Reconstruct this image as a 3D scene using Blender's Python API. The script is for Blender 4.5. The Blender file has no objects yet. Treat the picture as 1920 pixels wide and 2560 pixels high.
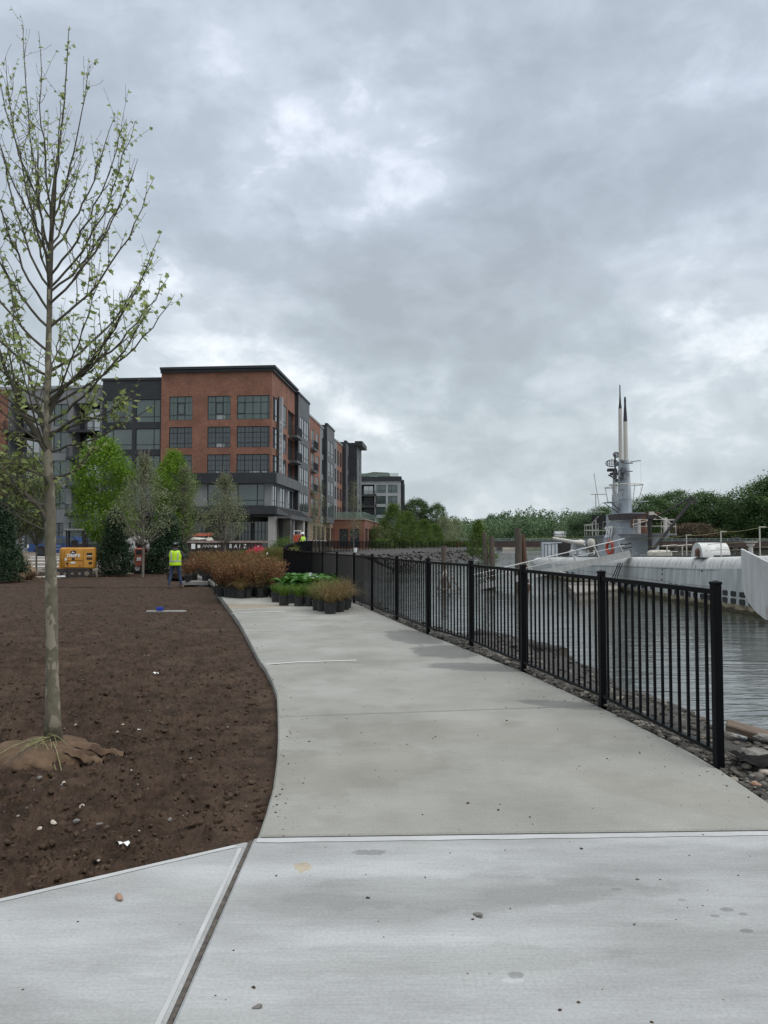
import bpy, math, random
import numpy as np
from mathutils import Vector, Matrix
rnd = random.Random(7)
scene = bpy.context.scene
COL = scene.collection
# ------------------------------------------------------------------ camera
F = 1848.0; CZ = 1.5; PITCH = math.atan(75.0/1848.0)
cam = bpy.data.cameras.new('camera'); co = bpy.data.objects.new('camera', cam); COL.objects.link(co)
cam.sensor_fit = 'VERTICAL'; cam.sensor_height = 36.0; cam.lens = 36.0*F/2560.0
cam.clip_start = 0.05; cam.clip_end = 20000
co.location = (0, 0, CZ); co.rotation_euler = (math.pi/2+PITCH, 0, 0)
scene.camera = co
def ray(u, v):
    dz = (1280-v)/F; c, s = math.cos(PITCH), math.sin(PITCH)
    return Vector(((u-960)/F, c-dz*s, s+dz*c))
def at(u, v, Y):
    d = ray(u, v); t = Y/d.y
    return Vector((d.x*t, Y, CZ+d.z*t))
def gp(u, v, z=0.0):
    d = ray(u, v); t = (z-CZ)/d.z
    return Vector((d.x*t, d.y*t, z))
def lerp(a, b, t): return a+(b-a)*t
def sstep(x, a, b):
    t = np.clip((np.asarray(x, float)-a)/(b-a), 0, 1); return t*t*(3-2*t)
# ------------------------------------------------------------------ numpy noise
def _h(ix, iy, seed):
    n = (ix.astype(np.int64)*374761393+iy.astype(np.int64)*668265263+seed*974634777) & 0x7fffffff
    n = ((n ^ (n >> 13))*1274126177) & 0x7fffffff
    return ((n ^ (n >> 16)) & 0xffff)/65535.0
def vnoise(x, y, seed=0):
    ix = np.floor(x); iy = np.floor(y); fx = x-ix; fy = y-iy
    fx = fx*fx*(3-2*fx); fy = fy*fy*(3-2*fy)
    a = _h(ix, iy, seed); b = _h(ix+1, iy, seed); c = _h(ix, iy+1, seed); d = _h(ix+1, iy+1, seed)
    return a+(b-a)*fx+(c-a)*fy+(a-b-c+d)*fx*fy
def fbm(x, y, oct=4, seed=0, gain=.5):
    x = np.asarray(x, float); y = np.asarray(y, float)
    s = 0; a = 1; t = 0
    for i in range(oct):
        s = s+a*vnoise(x*2**i+i*17.3, y*2**i-i*9.1, seed+i); t += a; a *= gain
    return s/t-.5
# ------------------------------------------------------------------ materials
MATS = {}
def mat(name, c1, c2=None, rough=.8, metal=0, scale=5, bump=0, bscale=None, ior=None, detail=6, space='Object',
        stretch=None, fac=(.35, .65), c3=None, s3=1.0, f3=(.55, .7), tint=None, bdist=.02, spec=None, transl=0, coat=0):
    m = bpy.data.materials.new(name); m.use_nodes = True
    nt = m.node_tree; N = nt.nodes; L = nt.links; b = N['Principled BSDF']
    b.inputs['Roughness'].default_value = rough; b.inputs['Metallic'].default_value = metal
    b.inputs['Base Color'].default_value = (*c1, 1)
    if ior: b.inputs['IOR'].default_value = ior
    if spec is not None: b.inputs['Specular IOR Level'].default_value = spec
    if coat: b.inputs['Coat Weight'].default_value = coat
    vec = None
    if c2 is not None or bump or c3 is not None:
        tc = N.new('ShaderNodeTexCoord'); vec = tc.outputs['Object']
        if space == 'World':
            g = N.new('ShaderNodeNewGeometry'); vec = g.outputs['Position']
        if stretch:
            mp = N.new('ShaderNodeMapping'); mp.inputs['Scale'].default_value = stretch; L.new(vec, mp.inputs['Vector']); vec = mp.outputs[0]
    col = None
    if c2 is not None:
        n = N.new('ShaderNodeTexNoise'); n.inputs['Scale'].default_value = scale; n.inputs['Detail'].default_value = detail
        n.inputs['Roughness'].default_value = .6
        L.new(vec, n.inputs['Vector'])
        mr = N.new('ShaderNodeMapRange'); mr.inputs[1].default_value = fac[0]; mr.inputs[2].default_value = fac[1]
        L.new(n.outputs[0], mr.inputs[0])
        mx = N.new('ShaderNodeMix'); mx.data_type = 'RGBA'; mx.inputs[6].default_value = (*c1, 1); mx.inputs[7].default_value = (*c2, 1)
        L.new(mr.outputs[0], mx.inputs[0]); col = mx.outputs[2]
    if tint is not None:   # per-leaf variation attribute
        at_ = N.new('ShaderNodeAttribute'); at_.attribute_name = 'tint'
        mx = N.new('ShaderNodeMix'); mx.data_type = 'RGBA'; mx.inputs[6].default_value = (*c1, 1); mx.inputs[7].default_value = (*tint, 1)
        if col is not None: L.new(col, mx.inputs[6])
        L.new(at_.outputs['Fac'], mx.inputs[0]); col = mx.outputs[2]
    if c3 is not None:
        n = N.new('ShaderNodeTexNoise'); n.inputs['Scale'].default_value = s3; n.inputs['Detail'].default_value = 5
        L.new(vec, n.inputs['Vector'])
        mr = N.new('ShaderNodeMapRange'); mr.inputs[1].default_value = f3[0]; mr.inputs[2].default_value = f3[1]
        L.new(n.outputs[0], mr.inputs[0])
        mx = N.new('ShaderNodeMix'); mx.data_type = 'RGBA'; mx.inputs[6].default_value = (*c1, 1); mx.inputs[7].default_value = (*c3, 1)
        if col is not None: L.new(col, mx.inputs[6])
        L.new(mr.outputs[0], mx.inputs[0]); col = mx.outputs[2]
    if col is not None: L.new(col, b.inputs['Base Color'])
    if bump:
        n = N.new('ShaderNodeTexNoise'); n.inputs['Scale'].default_value = bscale or scale*4; n.inputs['Detail'].default_value = 5
        L.new(vec, n.inputs['Vector'])
        bp = N.new('ShaderNodeBump'); bp.inputs['Strength'].default_value = bump; bp.inputs['Distance'].default_value = bdist
        L.new(n.outputs[0], bp.inputs['Height']); L.new(bp.outputs[0], b.inputs['Normal'])
    if transl:
        tr = N.new('ShaderNodeBsdfTranslucent'); ms = N.new('ShaderNodeMixShader'); ms.inputs[0].default_value = transl
        if col is not None: L.new(col, tr.inputs[0])
        else: tr.inputs[0].default_value = (*c1, 1)
        L.new(b.outputs[0], ms.inputs[1]); L.new(tr.outputs[0], ms.inputs[2]); L.new(ms.outputs[0], N['Material Output'].inputs[0])
    MATS[name] = m
    return m
# ------------------------------------------------------------------ mesh builder
W = {}   # world matrices of root empties
class MB:
    def __init__(s): s.v = []; s.f = []; s.m = []; s.cur = 0
    def add(s, vs, fs, M=None):
        o = len(s.v)
        if M is not None: vs = [M @ Vector(p) for p in vs]
        s.v += [tuple(p) for p in vs]; s.f += [tuple(i+o for i in f) for f in fs]; s.m += [s.cur]*len(fs)
        return s
    def box(s, x0, x1, y0, y1, z0, z1, M=None):
        v = [(x0,y0,z0),(x1,y0,z0),(x1,y1,z0),(x0,y1,z0),(x0,y0,z1),(x1,y0,z1),(x1,y1,z1),(x0,y1,z1)]
        return s.add(v, [(0,3,2,1),(4,5,6,7),(0,1,5,4),(1,2,6,5),(2,3,7,6),(3,0,4,7)], M)
    def cbox(s, c, d, M=None):
        return s.box(c[0]-d[0]/2, c[0]+d[0]/2, c[1]-d[1]/2, c[1]+d[1]/2, c[2]-d[2]/2, c[2]+d[2]/2, M)
    def rbox(s, x0, x1, y0, y1, z0, z1, r, M=None):   # chamfered box (top and vertical edges)
        p = [(x0+r,y0),(x1-r,y0),(x1,y0+r),(x1,y1-r),(x1-r,y1),(x0+r,y1),(x0,y1-r),(x0,y0+r)]
        q = [(x0+2*r,y0+r),(x1-2*r,y0+r),(x1-r,y0+2*r),(x1-r,y1-2*r),(x1-2*r,y1-r),(x0+2*r,y1-r),(x0+r,y1-2*r),(x0+r,y0+2*r)]
        v = [(a,b,z0) for a,b in p]+[(a,b,z1-r) for a,b in p]+[(a,b,z1) for a,b in q]
        f = [tuple(range(7,-1,-1)), tuple(range(16,24))]
        for k in (0, 8):
            for i in range(8): j = (i+1)%8; f.append((k+i,k+j,k+8+j,k+8+i))
        return s.add(v, f, M)
    def prism(s, poly, z0, z1, M=None):
        n = len(poly)
        v = [(a,b,z0) for a,b in poly]+[(a,b,z1) for a,b in poly]
        f = [tuple(range(n-1,-1,-1)), tuple(range(n,2*n))]+[(i,(i+1)%n,n+(i+1)%n,n+i) for i in range(n)]
        return s.add(v, f, M)
    def tube(s, pts, rad, n=8, cap=True, M=None):
        pts = [Vector(p) for p in pts]
        if not hasattr(rad, '__len__'): rad = [rad]*len(pts)
        vs = []; fs = []; prev = None
        for i, p in enumerate(pts):
            t = (pts[min(i+1, len(pts)-1)]-pts[max(i-1, 0)])
            if t.length < 1e-9: t = Vector((0,0,1))
            t.normalize()
            if prev is None:
                a = Vector((0,0,1)) if abs(t.z) < .9 else Vector((1,0,0))
                u = t.cross(a).normalized()
            else:
                u = (prev-t*prev.dot(t)); u = u.normalized() if u.length > 1e-6 else t.orthogonal().normalized()
            prev = u; w = t.cross(u)
            for k in range(n):
                a = 2*math.pi*k/n; vs.append(p+(u*math.cos(a)+w*math.sin(a))*rad[i])
        for i in range(len(pts)-1):
            for k in range(n):
                k2 = (k+1)%n; fs.append((i*n+k, i*n+k2, (i+1)*n+k2, (i+1)*n+k))
        if cap:
            fs.append(tuple(range(n-1,-1,-1))); o = (len(pts)-1)*n; fs.append(tuple(range(o, o+n)))
        return s.add(vs, fs, M)
    def bar(s, a, b, r, n=4, M=None): return s.tube([a, b], r, n, True, M)
    def lathe(s, prof, n=20, c=(0,0,0), M=None):
        vs = []; fs = []
        for r, z in prof:
            for k in range(n):
                a = 2*math.pi*k/n; vs.append((c[0]+r*math.cos(a), c[1]+r*math.sin(a), c[2]+z))
        for i in range(len(prof)-1):
            for k in range(n):
                k2 = (k+1)%n; fs.append((i*n+k, i*n+k2, (i+1)*n+k2, (i+1)*n+k))
        fs.append(tuple(range(n-1,-1,-1))); o = (len(prof)-1)*n; fs.append(tuple(range(o, o+n)))
        return s.add(vs, fs, M)
    def build(s, name, mats, parent=None, smooth=False, world=False, loc=None, bevel=0, auto=None):
        me = bpy.data.meshes.new(name)
        vs = s.v
        if world and parent is not None:
            Mi = W[parent.name].inverted(); vs = [Mi @ Vector(p) for p in vs]
        me.from_pydata(vs, [], s.f)
        if not isinstance(mats, (list, tuple)): mats = [mats]
        for m in mats: me.materials.append(m)
        if any(s.m): me.polygons.foreach_set('material_index', s.m)
        if smooth: me.polygons.foreach_set('use_smooth', [True]*len(me.polygons))
        if smooth and auto:
            me.set_sharp_from_angle(angle=math.radians(auto))
        me.update()
        return link(name, me, parent, loc, bevel)
def link(name, me, parent=None, loc=None, bevel=0):
    o = bpy.data.objects.new(name, me); COL.objects.link(o)
    if parent is not None: o.parent = parent
    if loc is not None: o.location = loc
    if bevel:
        b = o.modifiers.new('bevel', 'BEVEL'); b.width = bevel; b.segments = 2; b.limit_method = 'ANGLE'
    return o
def scatter_mesh(name, tv, tf, P, R, S, mats, tint=None, smooth=False, mi=None):
    """one mesh from template verts tv (k,3), faces tf; P (n,3) positions, R (n,3,3) rotations, S (n,) or (n,3) scales"""
    tv = np.asarray(tv, float); n = len(P); k = len(tv)
    S = np.asarray(S, float)
    if S.ndim == 1: S = np.repeat(S[:, None], 3, 1)
    V = np.einsum('nij,nkj->nki', R, tv[None]*S[:, None, :])+np.asarray(P)[:, None, :]
    V = V.reshape(-1, 3)
    lens = [len(f) for f in tf]; flat = np.concatenate([np.array(f) for f in tf])
    loops = (flat[None]+(np.arange(n)*k)[:, None]).reshape(-1)
    tot = np.tile(lens, n); start = np.concatenate([[0], np.cumsum(tot)[:-1]])
    me = bpy.data.meshes.new(name)
    me.vertices.add(len(V)); me.vertices.foreach_set('co', V.reshape(-1).astype(np.float32))
    me.loops.add(len(loops)); me.loops.foreach_set('vertex_index', loops.astype(np.int32))
    me.polygons.add(len(tot)); me.polygons.foreach_set('loop_start', start.astype(np.int32))
    me.update(calc_edges=True)
    if not isinstance(mats, (list, tuple)): mats = [mats]
    for m in mats: me.materials.append(m)
    if tint is not None:
        a = me.attributes.new('tint', 'FLOAT', 'POINT'); a.data.foreach_set('value', np.repeat(tint, k).astype(np.float32))
    if mi is not None: me.polygons.foreach_set('material_index', np.repeat(mi, len(lens)).astype(np.int32))
    if smooth: me.polygons.foreach_set('use_smooth', np.ones(len(tot), bool))
    me.validate(); me.update()
    return me
def rand_rot(n, rs, tilt=None):
    q = rs.normal(size=(n, 4)); q /= np.linalg.norm(q, axis=1)[:, None]
    if tilt is not None:   # rotation about z then tilt by up to 'tilt'
        a = rs.uniform(0, 2*np.pi, n); t = rs.normal(0, tilt, n); b = rs.uniform(0, 2*np.pi, n)
        ca, sa = np.cos(a), np.sin(a); Rz = np.zeros((n,3,3)); Rz[:,0,0]=ca; Rz[:,0,1]=-sa; Rz[:,1,0]=sa; Rz[:,1,1]=ca; Rz[:,2,2]=1
        ct, st = np.cos(t), np.sin(t); Rx = np.zeros((n,3,3)); Rx[:,0,0]=1; Rx[:,1,1]=ct; Rx[:,1,2]=-st; Rx[:,2,1]=st; Rx[:,2,2]=ct
        cb, sb = np.cos(b), np.sin(b); Rb = np.zeros((n,3,3)); Rb[:,0,0]=cb; Rb[:,0,1]=-sb; Rb[:,1,0]=sb; Rb[:,1,1]=cb; Rb[:,2,2]=1
        return Rb @ Rx @ Rz
    w, x, y, z = q.T
    return np.stack([np.stack([1-2*(y*y+z*z), 2*(x*y-z*w), 2*(x*z+y*w)], 1),
                     np.stack([2*(x*y+z*w), 1-2*(x*x+z*z), 2*(y*z-x*w)], 1),
                     np.stack([2*(x*z-y*w), 2*(y*z+x*w), 1-2*(x*x+y*y)], 1)], 1)
def empty(name, loc=(0,0,0), rz=0.0):
    o = bpy.data.objects.new(name, None); COL.objects.link(o)
    o.location = loc; o.rotation_euler = (0, 0, rz); o.empty_display_size = .2
    W[o.name] = Matrix.Translation(Vector(loc)) @ Matrix.Rotation(rz, 4, 'Z')
    return o
def tag(o, label=None, cat=None, group=None, kind=None):
    if label: o['label'] = label
    if cat: o['category'] = cat
    if group: o['group'] = group
    if kind: o['kind'] = kind
    return o
def thing(name, label, cat, loc=(0,0,0), rz=0.0, group=None):
    return tag(empty(name, loc, rz), label, cat, group, 'thing')
def struct(o, kind='structure'): o['kind'] = kind; return o
def copy_tree(o, loc=None, rz=None, scale=None, label=None, parent=None):
    c = o.copy(); COL.objects.link(c)
    if parent is not None: c.parent = parent
    if loc is not None: c.location = loc
    if rz is not None: c.rotation_euler = (0, 0, rz)
    if scale is not None: c.scale = (scale,)*3 if not hasattr(scale, '__len__') else scale
    if label: c['label'] = label
    for ch in list(o.children): copy_tree(ch, parent=c)
    return c
def text(name, body, size, m, parent, M, extrude=.004, align='CENTER', bold=0):
    cu = bpy.data.curves.new(name, 'FONT'); cu.body = body; cu.size = size; cu.extrude = extrude; cu.offset = bold
    cu.align_x = align; cu.align_y = 'CENTER'; cu.materials.append(m)
    o = bpy.data.objects.new(name, cu); COL.objects.link(o)
    bpy.context.view_layer.update()
    me = bpy.data.meshes.new_from_object(o.evaluated_get(bpy.context.evaluated_depsgraph_get()))
    bpy.data.objects.remove(o); bpy.data.curves.remove(cu); me.name = name
    o = link(name, me, parent); o.matrix_local = M
    return o
# stone template (deformed icosphere)
_t = (1+5**.5)/2
_iv = np.array([(-1,_t,0),(1,_t,0),(-1,-_t,0),(1,-_t,0),(0,-1,_t),(0,1,_t),(0,-1,-_t),(0,1,-_t),(_t,0,-1),(_t,0,1),(-_t,0,-1),(-_t,0,1)], float)
_iv /= np.linalg.norm(_iv[0])
_if = [(0,11,5),(0,5,1),(0,1,7),(0,7,10),(0,10,11),(1,5,9),(5,11,4),(11,10,2),(10,7,6),(7,1,8),(3,9,4),(3,4,2),(3,2,6),(3,6,8),(3,8,9),(4,9,5),(2,4,11),(6,2,10),(8,6,7),(9,8,1)]
def subdiv(v, f):
    v = [tuple(p) for p in v]; cache = {}; nf = []
    def mid(a, b):
        k = (min(a,b), max(a,b))
        if k not in cache:
            p = (np.array(v[a])+np.array(v[b]))/2; p /= np.linalg.norm(p); v.append(tuple(p)); cache[k] = len(v)-1
        return cache[k]
    for a, b, c in f:
        x, y, z = mid(a,b), mid(b,c), mid(c,a); nf += [(a,x,z),(b,y,x),(c,z,y),(x,y,z)]
    return np.array(v), nf
def stone_template(seed, sub=1, rough=.25):
    v, f = _iv.copy(), list(_if)
    for _ in range(sub): v, f = subdiv(v, f)
    rs = np.random.RandomState(seed)
    for _ in range(7):   # planar cuts make facets
        n = rs.normal(size=3); n /= np.linalg.norm(n); d = rs.uniform(.55, .9)
        k = v @ n; v = v-np.clip(k-d, 0, None)[:, None]*n[None]
    v = v*(1+rs.uniform(-rough*.25, rough*.25, (len(v), 1)))
    return v, f
# ------------------------------------------------------------------ palette
concrete = mat('concrete', (.205,.203,.180), (.282,.280,.256), rough=.85, scale=.9, space='World', bump=.06, bscale=160, bdist=.002, c3=(.20,.195,.175), s3=2.3, f3=(.55,.8))
concrete_new = mat('concrete_new', (.245,.25,.245), (.375,.385,.385), rough=.85, scale=.8, space='World', bump=.06, bscale=160, bdist=.002, stretch=(.5,1.7,1), fac=(.42,.60), c3=(.33,.34,.33), s3=1.7, f3=(.55,.75))
for m_ in (concrete, concrete_new):   # broom-finish streaks and pitting
    N = m_.node_tree.nodes; L = m_.node_tree.links; b = N['Principled BSDF']
    g = N.new('ShaderNodeNewGeometry')
    mp = N.new('ShaderNodeMapping'); mp.inputs['Scale'].default_value = (3.0, 90, 1); L.new(g.outputs['Position'], mp.inputs['Vector'])
    n1 = N.new('ShaderNodeTexNoise'); n1.inputs['Scale'].default_value = 1.5; n1.inputs['Detail'].default_value = 4; L.new(mp.outputs[0], n1.inputs['Vector'])
    n2 = N.new('ShaderNodeTexNoise'); n2.inputs['Scale'].default_value = 75; n2.inputs['Detail'].default_value = 3; L.new(g.outputs['Position'], n2.inputs['Vector'])
    n3 = N.new('ShaderNodeTexVoronoi'); n3.inputs['Scale'].default_value = 9; L.new(g.outputs['Position'], n3.inputs['Vector'])
    n4 = N.new('ShaderNodeTexNoise'); n4.inputs['Scale'].default_value = 1.1; L.new(g.outputs['Position'], n4.inputs['Vector'])
    r1 = N.new('ShaderNodeMapRange'); r1.inputs[1].default_value=.3; r1.inputs[2].default_value=.7; r1.inputs[3].default_value=.93; r1.inputs[4].default_value=1.06; L.new(n1.outputs[0], r1.inputs[0])
    r2 = N.new('ShaderNodeMapRange'); r2.inputs[1].default_value=.36; r2.inputs[2].default_value=.62; r2.inputs[3].default_value=.91; r2.inputs[4].default_value=1.04; L.new(n2.outputs[0], r2.inputs[0])
    # sparse dark spots: voronoi cells whose centre is close, only where low noise
    r3 = N.new('ShaderNodeMapRange'); r3.inputs[1].default_value=.04; r3.inputs[2].default_value=.085; r3.inputs[3].default_value=.55; r3.inputs[4].default_value=1; L.new(n3.outputs['Distance'], r3.inputs[0])
    r4 = N.new('ShaderNodeMapRange'); r4.inputs[1].default_value=.55; r4.inputs[2].default_value=.62; L.new(n4.outputs[0], r4.inputs[0])
    mxs = N.new('ShaderNodeMix'); mxs.inputs[2].default_value=1.0; L.new(r4.outputs[0], mxs.inputs[0]); L.new(r3.outputs[0], mxs.inputs[3])
    m1 = N.new('ShaderNodeMath'); m1.operation='MULTIPLY'; L.new(r1.outputs[0], m1.inputs[0]); L.new(r2.outputs[0], m1.inputs[1])
    m2 = N.new('ShaderNodeMath'); m2.operation='MULTIPLY'; L.new(m1.outputs[0], m2.inputs[0]); L.new(mxs.outputs[0], m2.inputs[1])
    src = b.inputs['Base Color'].links[0].from_socket
    vm = N.new('ShaderNodeVectorMath'); vm.operation='SCALE'; L.new(src, vm.inputs[0]); L.new(m2.outputs[0], vm.inputs['Scale']); L.new(vm.outputs[0], b.inputs['Base Color'])
concrete_edge = mat('concrete_edge', (.345,.35,.345), (.43,.44,.44), rough=.75, scale=3, space='World', bump=.15, bscale=90, bdist=.003)
def add_stains(m, L_):
    N = m.node_tree.nodes; K = m.node_tree.links; b = N['Principled BSDF']
    g = N.new('ShaderNodeNewGeometry'); nz = N.new('ShaderNodeTexNoise'); nz.inputs['Scale'].default_value = 3.5; nz.inputs['Detail'].default_value = 6; nz.inputs['Roughness'].default_value = .65; K.new(g.outputs['Position'], nz.inputs['Vector'])
    nf = N.new('ShaderNodeTexNoise'); nf.inputs['Scale'].default_value = 28; nf.inputs['Detail'].default_value = 5; K.new(g.outputs['Position'], nf.inputs['Vector'])
    col = b.inputs['Base Color'].links[0].from_socket; rg = None
    for (p, rx, ry, rot, c, k, ro, nzk) in L_:
        mp = N.new('ShaderNodeMapping'); mp.vector_type = 'TEXTURE'; mp.inputs['Location'].default_value = (p[0], p[1], 0); mp.inputs['Rotation'].default_value = (0,0,rot); mp.inputs['Scale'].default_value = (rx, ry, 1e3); K.new(g.outputs['Position'], mp.inputs['Vector'])
        ln = N.new('ShaderNodeVectorMath'); ln.operation = 'LENGTH'; K.new(mp.outputs[0], ln.inputs[0])
        ma = N.new('ShaderNodeMath'); ma.operation = 'MULTIPLY_ADD'; ma.inputs[1].default_value = nzk; K.new((nf if rx < .12 else nz).outputs[0], ma.inputs[0]); nzk = nzk*(1.8 if rx < .12 else 1); ma.inputs[1].default_value = nzk; K.new(ln.outputs['Value'], ma.inputs[2])
        mr = N.new('ShaderNodeMapRange'); mr.interpolation_type = 'SMOOTHSTEP'; mr.inputs[1].default_value = .86+nzk*.5; mr.inputs[2].default_value = 1.08+nzk*.5; mr.inputs[3].default_value = k; mr.inputs[4].default_value = 0; K.new(ma.outputs[0], mr.inputs[0])
        mx = N.new('ShaderNodeMix'); mx.data_type = 'RGBA'; mx.blend_type = 'MULTIPLY'; mx.inputs[7].default_value = (*c, 1); K.new(mr.outputs[0], mx.inputs[0]); K.new(col, mx.inputs[6]); col = mx.outputs[2]
        if ro:
            mf = N.new('ShaderNodeMix'); K.new(mr.outputs[0], mf.inputs[0]); mf.inputs[3].default_value = ro
            if rg is None: mf.inputs[2].default_value = .85
            else: K.new(rg, mf.inputs[2])
            rg = mf.outputs[0]
    K.new(col, b.inputs['Base Color'])
    if rg is not None: K.new(rg, b.inputs['Roughness'])
G_ = lambda u, v: tuple(gp(u, v))
wet = (.60,.60,.61)
add_stains(concrete, [(G_(1035,1592),.42,.95,.25,wet,1,.5,1.3),(G_(1120,1628),.50,.62,.2,wet,1,.5,1.2),(G_(1205,1668),.72,.30,-.2,wet,1,.5,1.0),(G_(1415,1762),.45,.16,-.4,wet,.9,.5,1.0),
  (G_(600,1515),1.1,.7,0,(.95,.78,.62),.8,None,1.6),(G_(1700,1985),.7,.25,-.6,(.88,.86,.80),.5,None,1.5),(G_(800,1925),.9,.5,.4,(.90,.88,.84),.8,None,1.8),(G_(1150,1830),1.3,.4,0,(.91,.89,.86),.8,None,1.8)])
sp = (.62,.62,.62)
add_stains(concrete_new, [(G_(925,2131),.085,.03,0,sp,.9,None,.9),(G_(1290,2438),.03,.022,0,sp,.9,None,.5),(G_(1283,2450),.04,.02,0,(1.3,1.3,1.3),.6,None,.5),(G_(1818,2274),.028,.018,0,sp,.9,None,.5),(G_(1786,2290),.02,.012,0,sp,.8,None,.5),(G_(1867,2327),.028,.016,0,sp,.9,None,.5),(G_(1540,2223),.025,.012,0,sp,.6,None,.5),(G_(1858,2285),.02,.013,0,sp,.8,None,.5),(G_(1705,2250),.018,.012,0,sp,.6,None,.5),
  (G_(757,2168),.045,.05,0,(1.0,.83,.58),.85,None,.9),(G_(1150,2230),.8,.16,.05,(.86,.86,.85),.8,None,1.8),(G_(900,2400),.9,.10,.03,(.88,.88,.87),.8,None,1.8),(G_(1600,2160),.9,.2,.05,(.88,.88,.88),.7,None,1.8)])
concrete_wet = mat('concrete_wet', (.20,.20,.18), (.26,.26,.24), rough=.45, scale=3, space='World', bump=.2, bscale=120, bdist=.003)
stain = mat('stain', (.27,.24,.18), (.36,.34,.29), rough=.85, scale=14, space='World')
col_conc = mat('column_concrete', (.30,.29,.27), (.40,.39,.36), rough=.85, scale=.6, stretch=(1,1,.4), space='World')
soil_m = mat('soil', (.029,.0185,.0125), (.066,.043,.029), rough=.95, scale=6, space='World', bump=.9, bscale=38, bdist=.03, c3=(.085,.058,.04), s3=1.3, f3=(.56,.78), spec=.2)
clod_m = mat('clod', (.031,.020,.013), (.068,.045,.030), rough=.95, scale=20, bump=.5, bscale=60, tint=(.10,.07,.05), spec=.2)
gravel_m = mat('bank_gravel', (.028,.026,.024), (.062,.058,.052), rough=.9, scale=9, space='World', bump=.8, bscale=30, bdist=.05, c3=(.10,.09,.075), s3=2, f3=(.6,.75))
stone_m = mat('stone', (.12,.11,.10), (.20,.19,.17), rough=.9, scale=14, bump=.3, tint=(.34,.31,.27))
pale_stone = mat('pale_stone', (.36,.31,.25), (.48,.43,.36), rough=.9, scale=12, bump=.3)
red_stone = mat('red_stone', (.25,.14,.09), (.36,.24,.17), rough=.9, scale=8, bump=.4)
mud = mat('mud', (.13,.11,.09), (.22,.19,.155), rough=.9, scale=.5, space='World', bump=.6, bscale=5, bdist=.1, c3=(.08,.065,.05), s3=.22, f3=(.5,.7))
land_m = mat('land', (.11,.095,.075), (.20,.18,.15), rough=.95, scale=.35, space='World', bump=.5, bscale=6, bdist=.1, c3=(.05,.08,.03), s3=.05, f3=(.5,.6))
pavement_m = mat('pavement', (.38,.36,.33), (.48,.46,.43), rough=.85, scale=.8, space='World')
asphalt = mat('asphalt', (.06,.06,.06), (.09,.09,.088), rough=.9, scale=.7, space='World')
black_paint = mat('black_paint', (.0025,.003,.004), (.004,.0045,.006), rough=.42, scale=3, spec=.10)
black_plastic = mat('black_plastic', (.012,.013,.014), (.022,.022,.022), rough=.5, scale=9)
rubber = mat('rubber', (.018,.018,.018), (.05,.045,.04), rough=.85, scale=6)
dark_metal = mat('dark_metal', (.015,.017,.021), (.024,.026,.031), rough=.5, scale=.7)
grey_panel = mat('grey_panel', (.075,.08,.085), (.105,.11,.115), rough=.6, scale=.5)
light_panel = mat('light_panel', (.26,.275,.285), (.32,.33,.34), rough=.65, scale=.4)
wing_panel = mat('wing_panel', (.17,.18,.187), (.215,.225,.232), rough=.7, scale=.4)
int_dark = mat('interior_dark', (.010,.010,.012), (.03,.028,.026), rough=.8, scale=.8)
int_brown = mat('interior_brown', (.12,.06,.03), (.17,.09,.05), rough=.7, scale=2)
def brick_mat(name, a, b_, mort):
    m = bpy.data.materials.new(name); m.use_nodes = True; N = m.node_tree.nodes; L = m.node_tree.links; b = N['Principled BSDF']
    tc = N.new('ShaderNodeTexCoord'); sx = N.new('ShaderNodeSeparateXYZ'); L.new(tc.outputs['Object'], sx.inputs[0])
    ad = N.new('ShaderNodeMath'); L.new(sx.outputs[0], ad.inputs[0]); L.new(sx.outputs[1], ad.inputs[1])
    cx = N.new('ShaderNodeCombineXYZ'); L.new(ad.outputs[0], cx.inputs[0]); L.new(sx.outputs[2], cx.inputs[1])
    br = N.new('ShaderNodeTexBrick'); L.new(cx.outputs[0], br.inputs['Vector']); br.inputs['Scale'].default_value = 1
    br.inputs['Brick Width'].default_value = .28; br.inputs['Row Height'].default_value = .11; br.inputs['Mortar Size'].default_value = .012
    br.inputs['Color1'].default_value = (*a, 1); br.inputs['Color2'].default_value = (*b_, 1); br.inputs['Mortar'].default_value = (*mort, 1)
    n = N.new('ShaderNodeTexNoise'); n.inputs['Scale'].default_value = .6; n.inputs['Detail'].default_value = 8; L.new(tc.outputs['Object'], n.inputs['Vector'])
    mr = N.new('ShaderNodeMapRange'); mr.inputs[1].default_value=.3; mr.inputs[2].default_value=.7; mr.inputs[3].default_value=.78; mr.inputs[4].default_value=1.2; L.new(n.outputs[0], mr.inputs[0])
    vm = N.new('ShaderNodeVectorMath'); vm.operation='SCALE'; L.new(br.outputs['Color'], vm.inputs[0]); L.new(mr.outputs[0], vm.inputs['Scale'])
    L.new(vm.outputs[0], b.inputs['Base Color']); b.inputs['Roughness'].default_value = .9
    return m
brick = brick_mat('brick', (.265,.108,.066), (.18,.074,.048), (.18,.125,.095))
brick_dull = brick_mat('brick_dull', (.22,.09,.055), (.16,.065,.04), (.15,.09,.07))
glass_green = mat('glass_green', (.035,.060,.052), (.06,.09,.08), rough=.07, scale=.35, ior=2.0)
glass_blue = mat('glass_blue', (.022,.030,.036), (.04,.05,.058), rough=.07, scale=.5, ior=1.9)
glass_side = mat('glass_side', (.05,.06,.065), (.08,.09,.1), rough=.04, scale=.5, ior=4.5)
white_paint = mat('white_paint', (.72,.73,.72), (.6,.6,.58), rough=.5, scale=6)
text_white = mat('text_white', (.75,.75,.73), rough=.6)
wood_old = mat('old_timber', (.055,.042,.033), (.13,.105,.085), rough=.95, scale=7, stretch=(6,6,.5), bump=.8, bscale=18)
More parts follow.
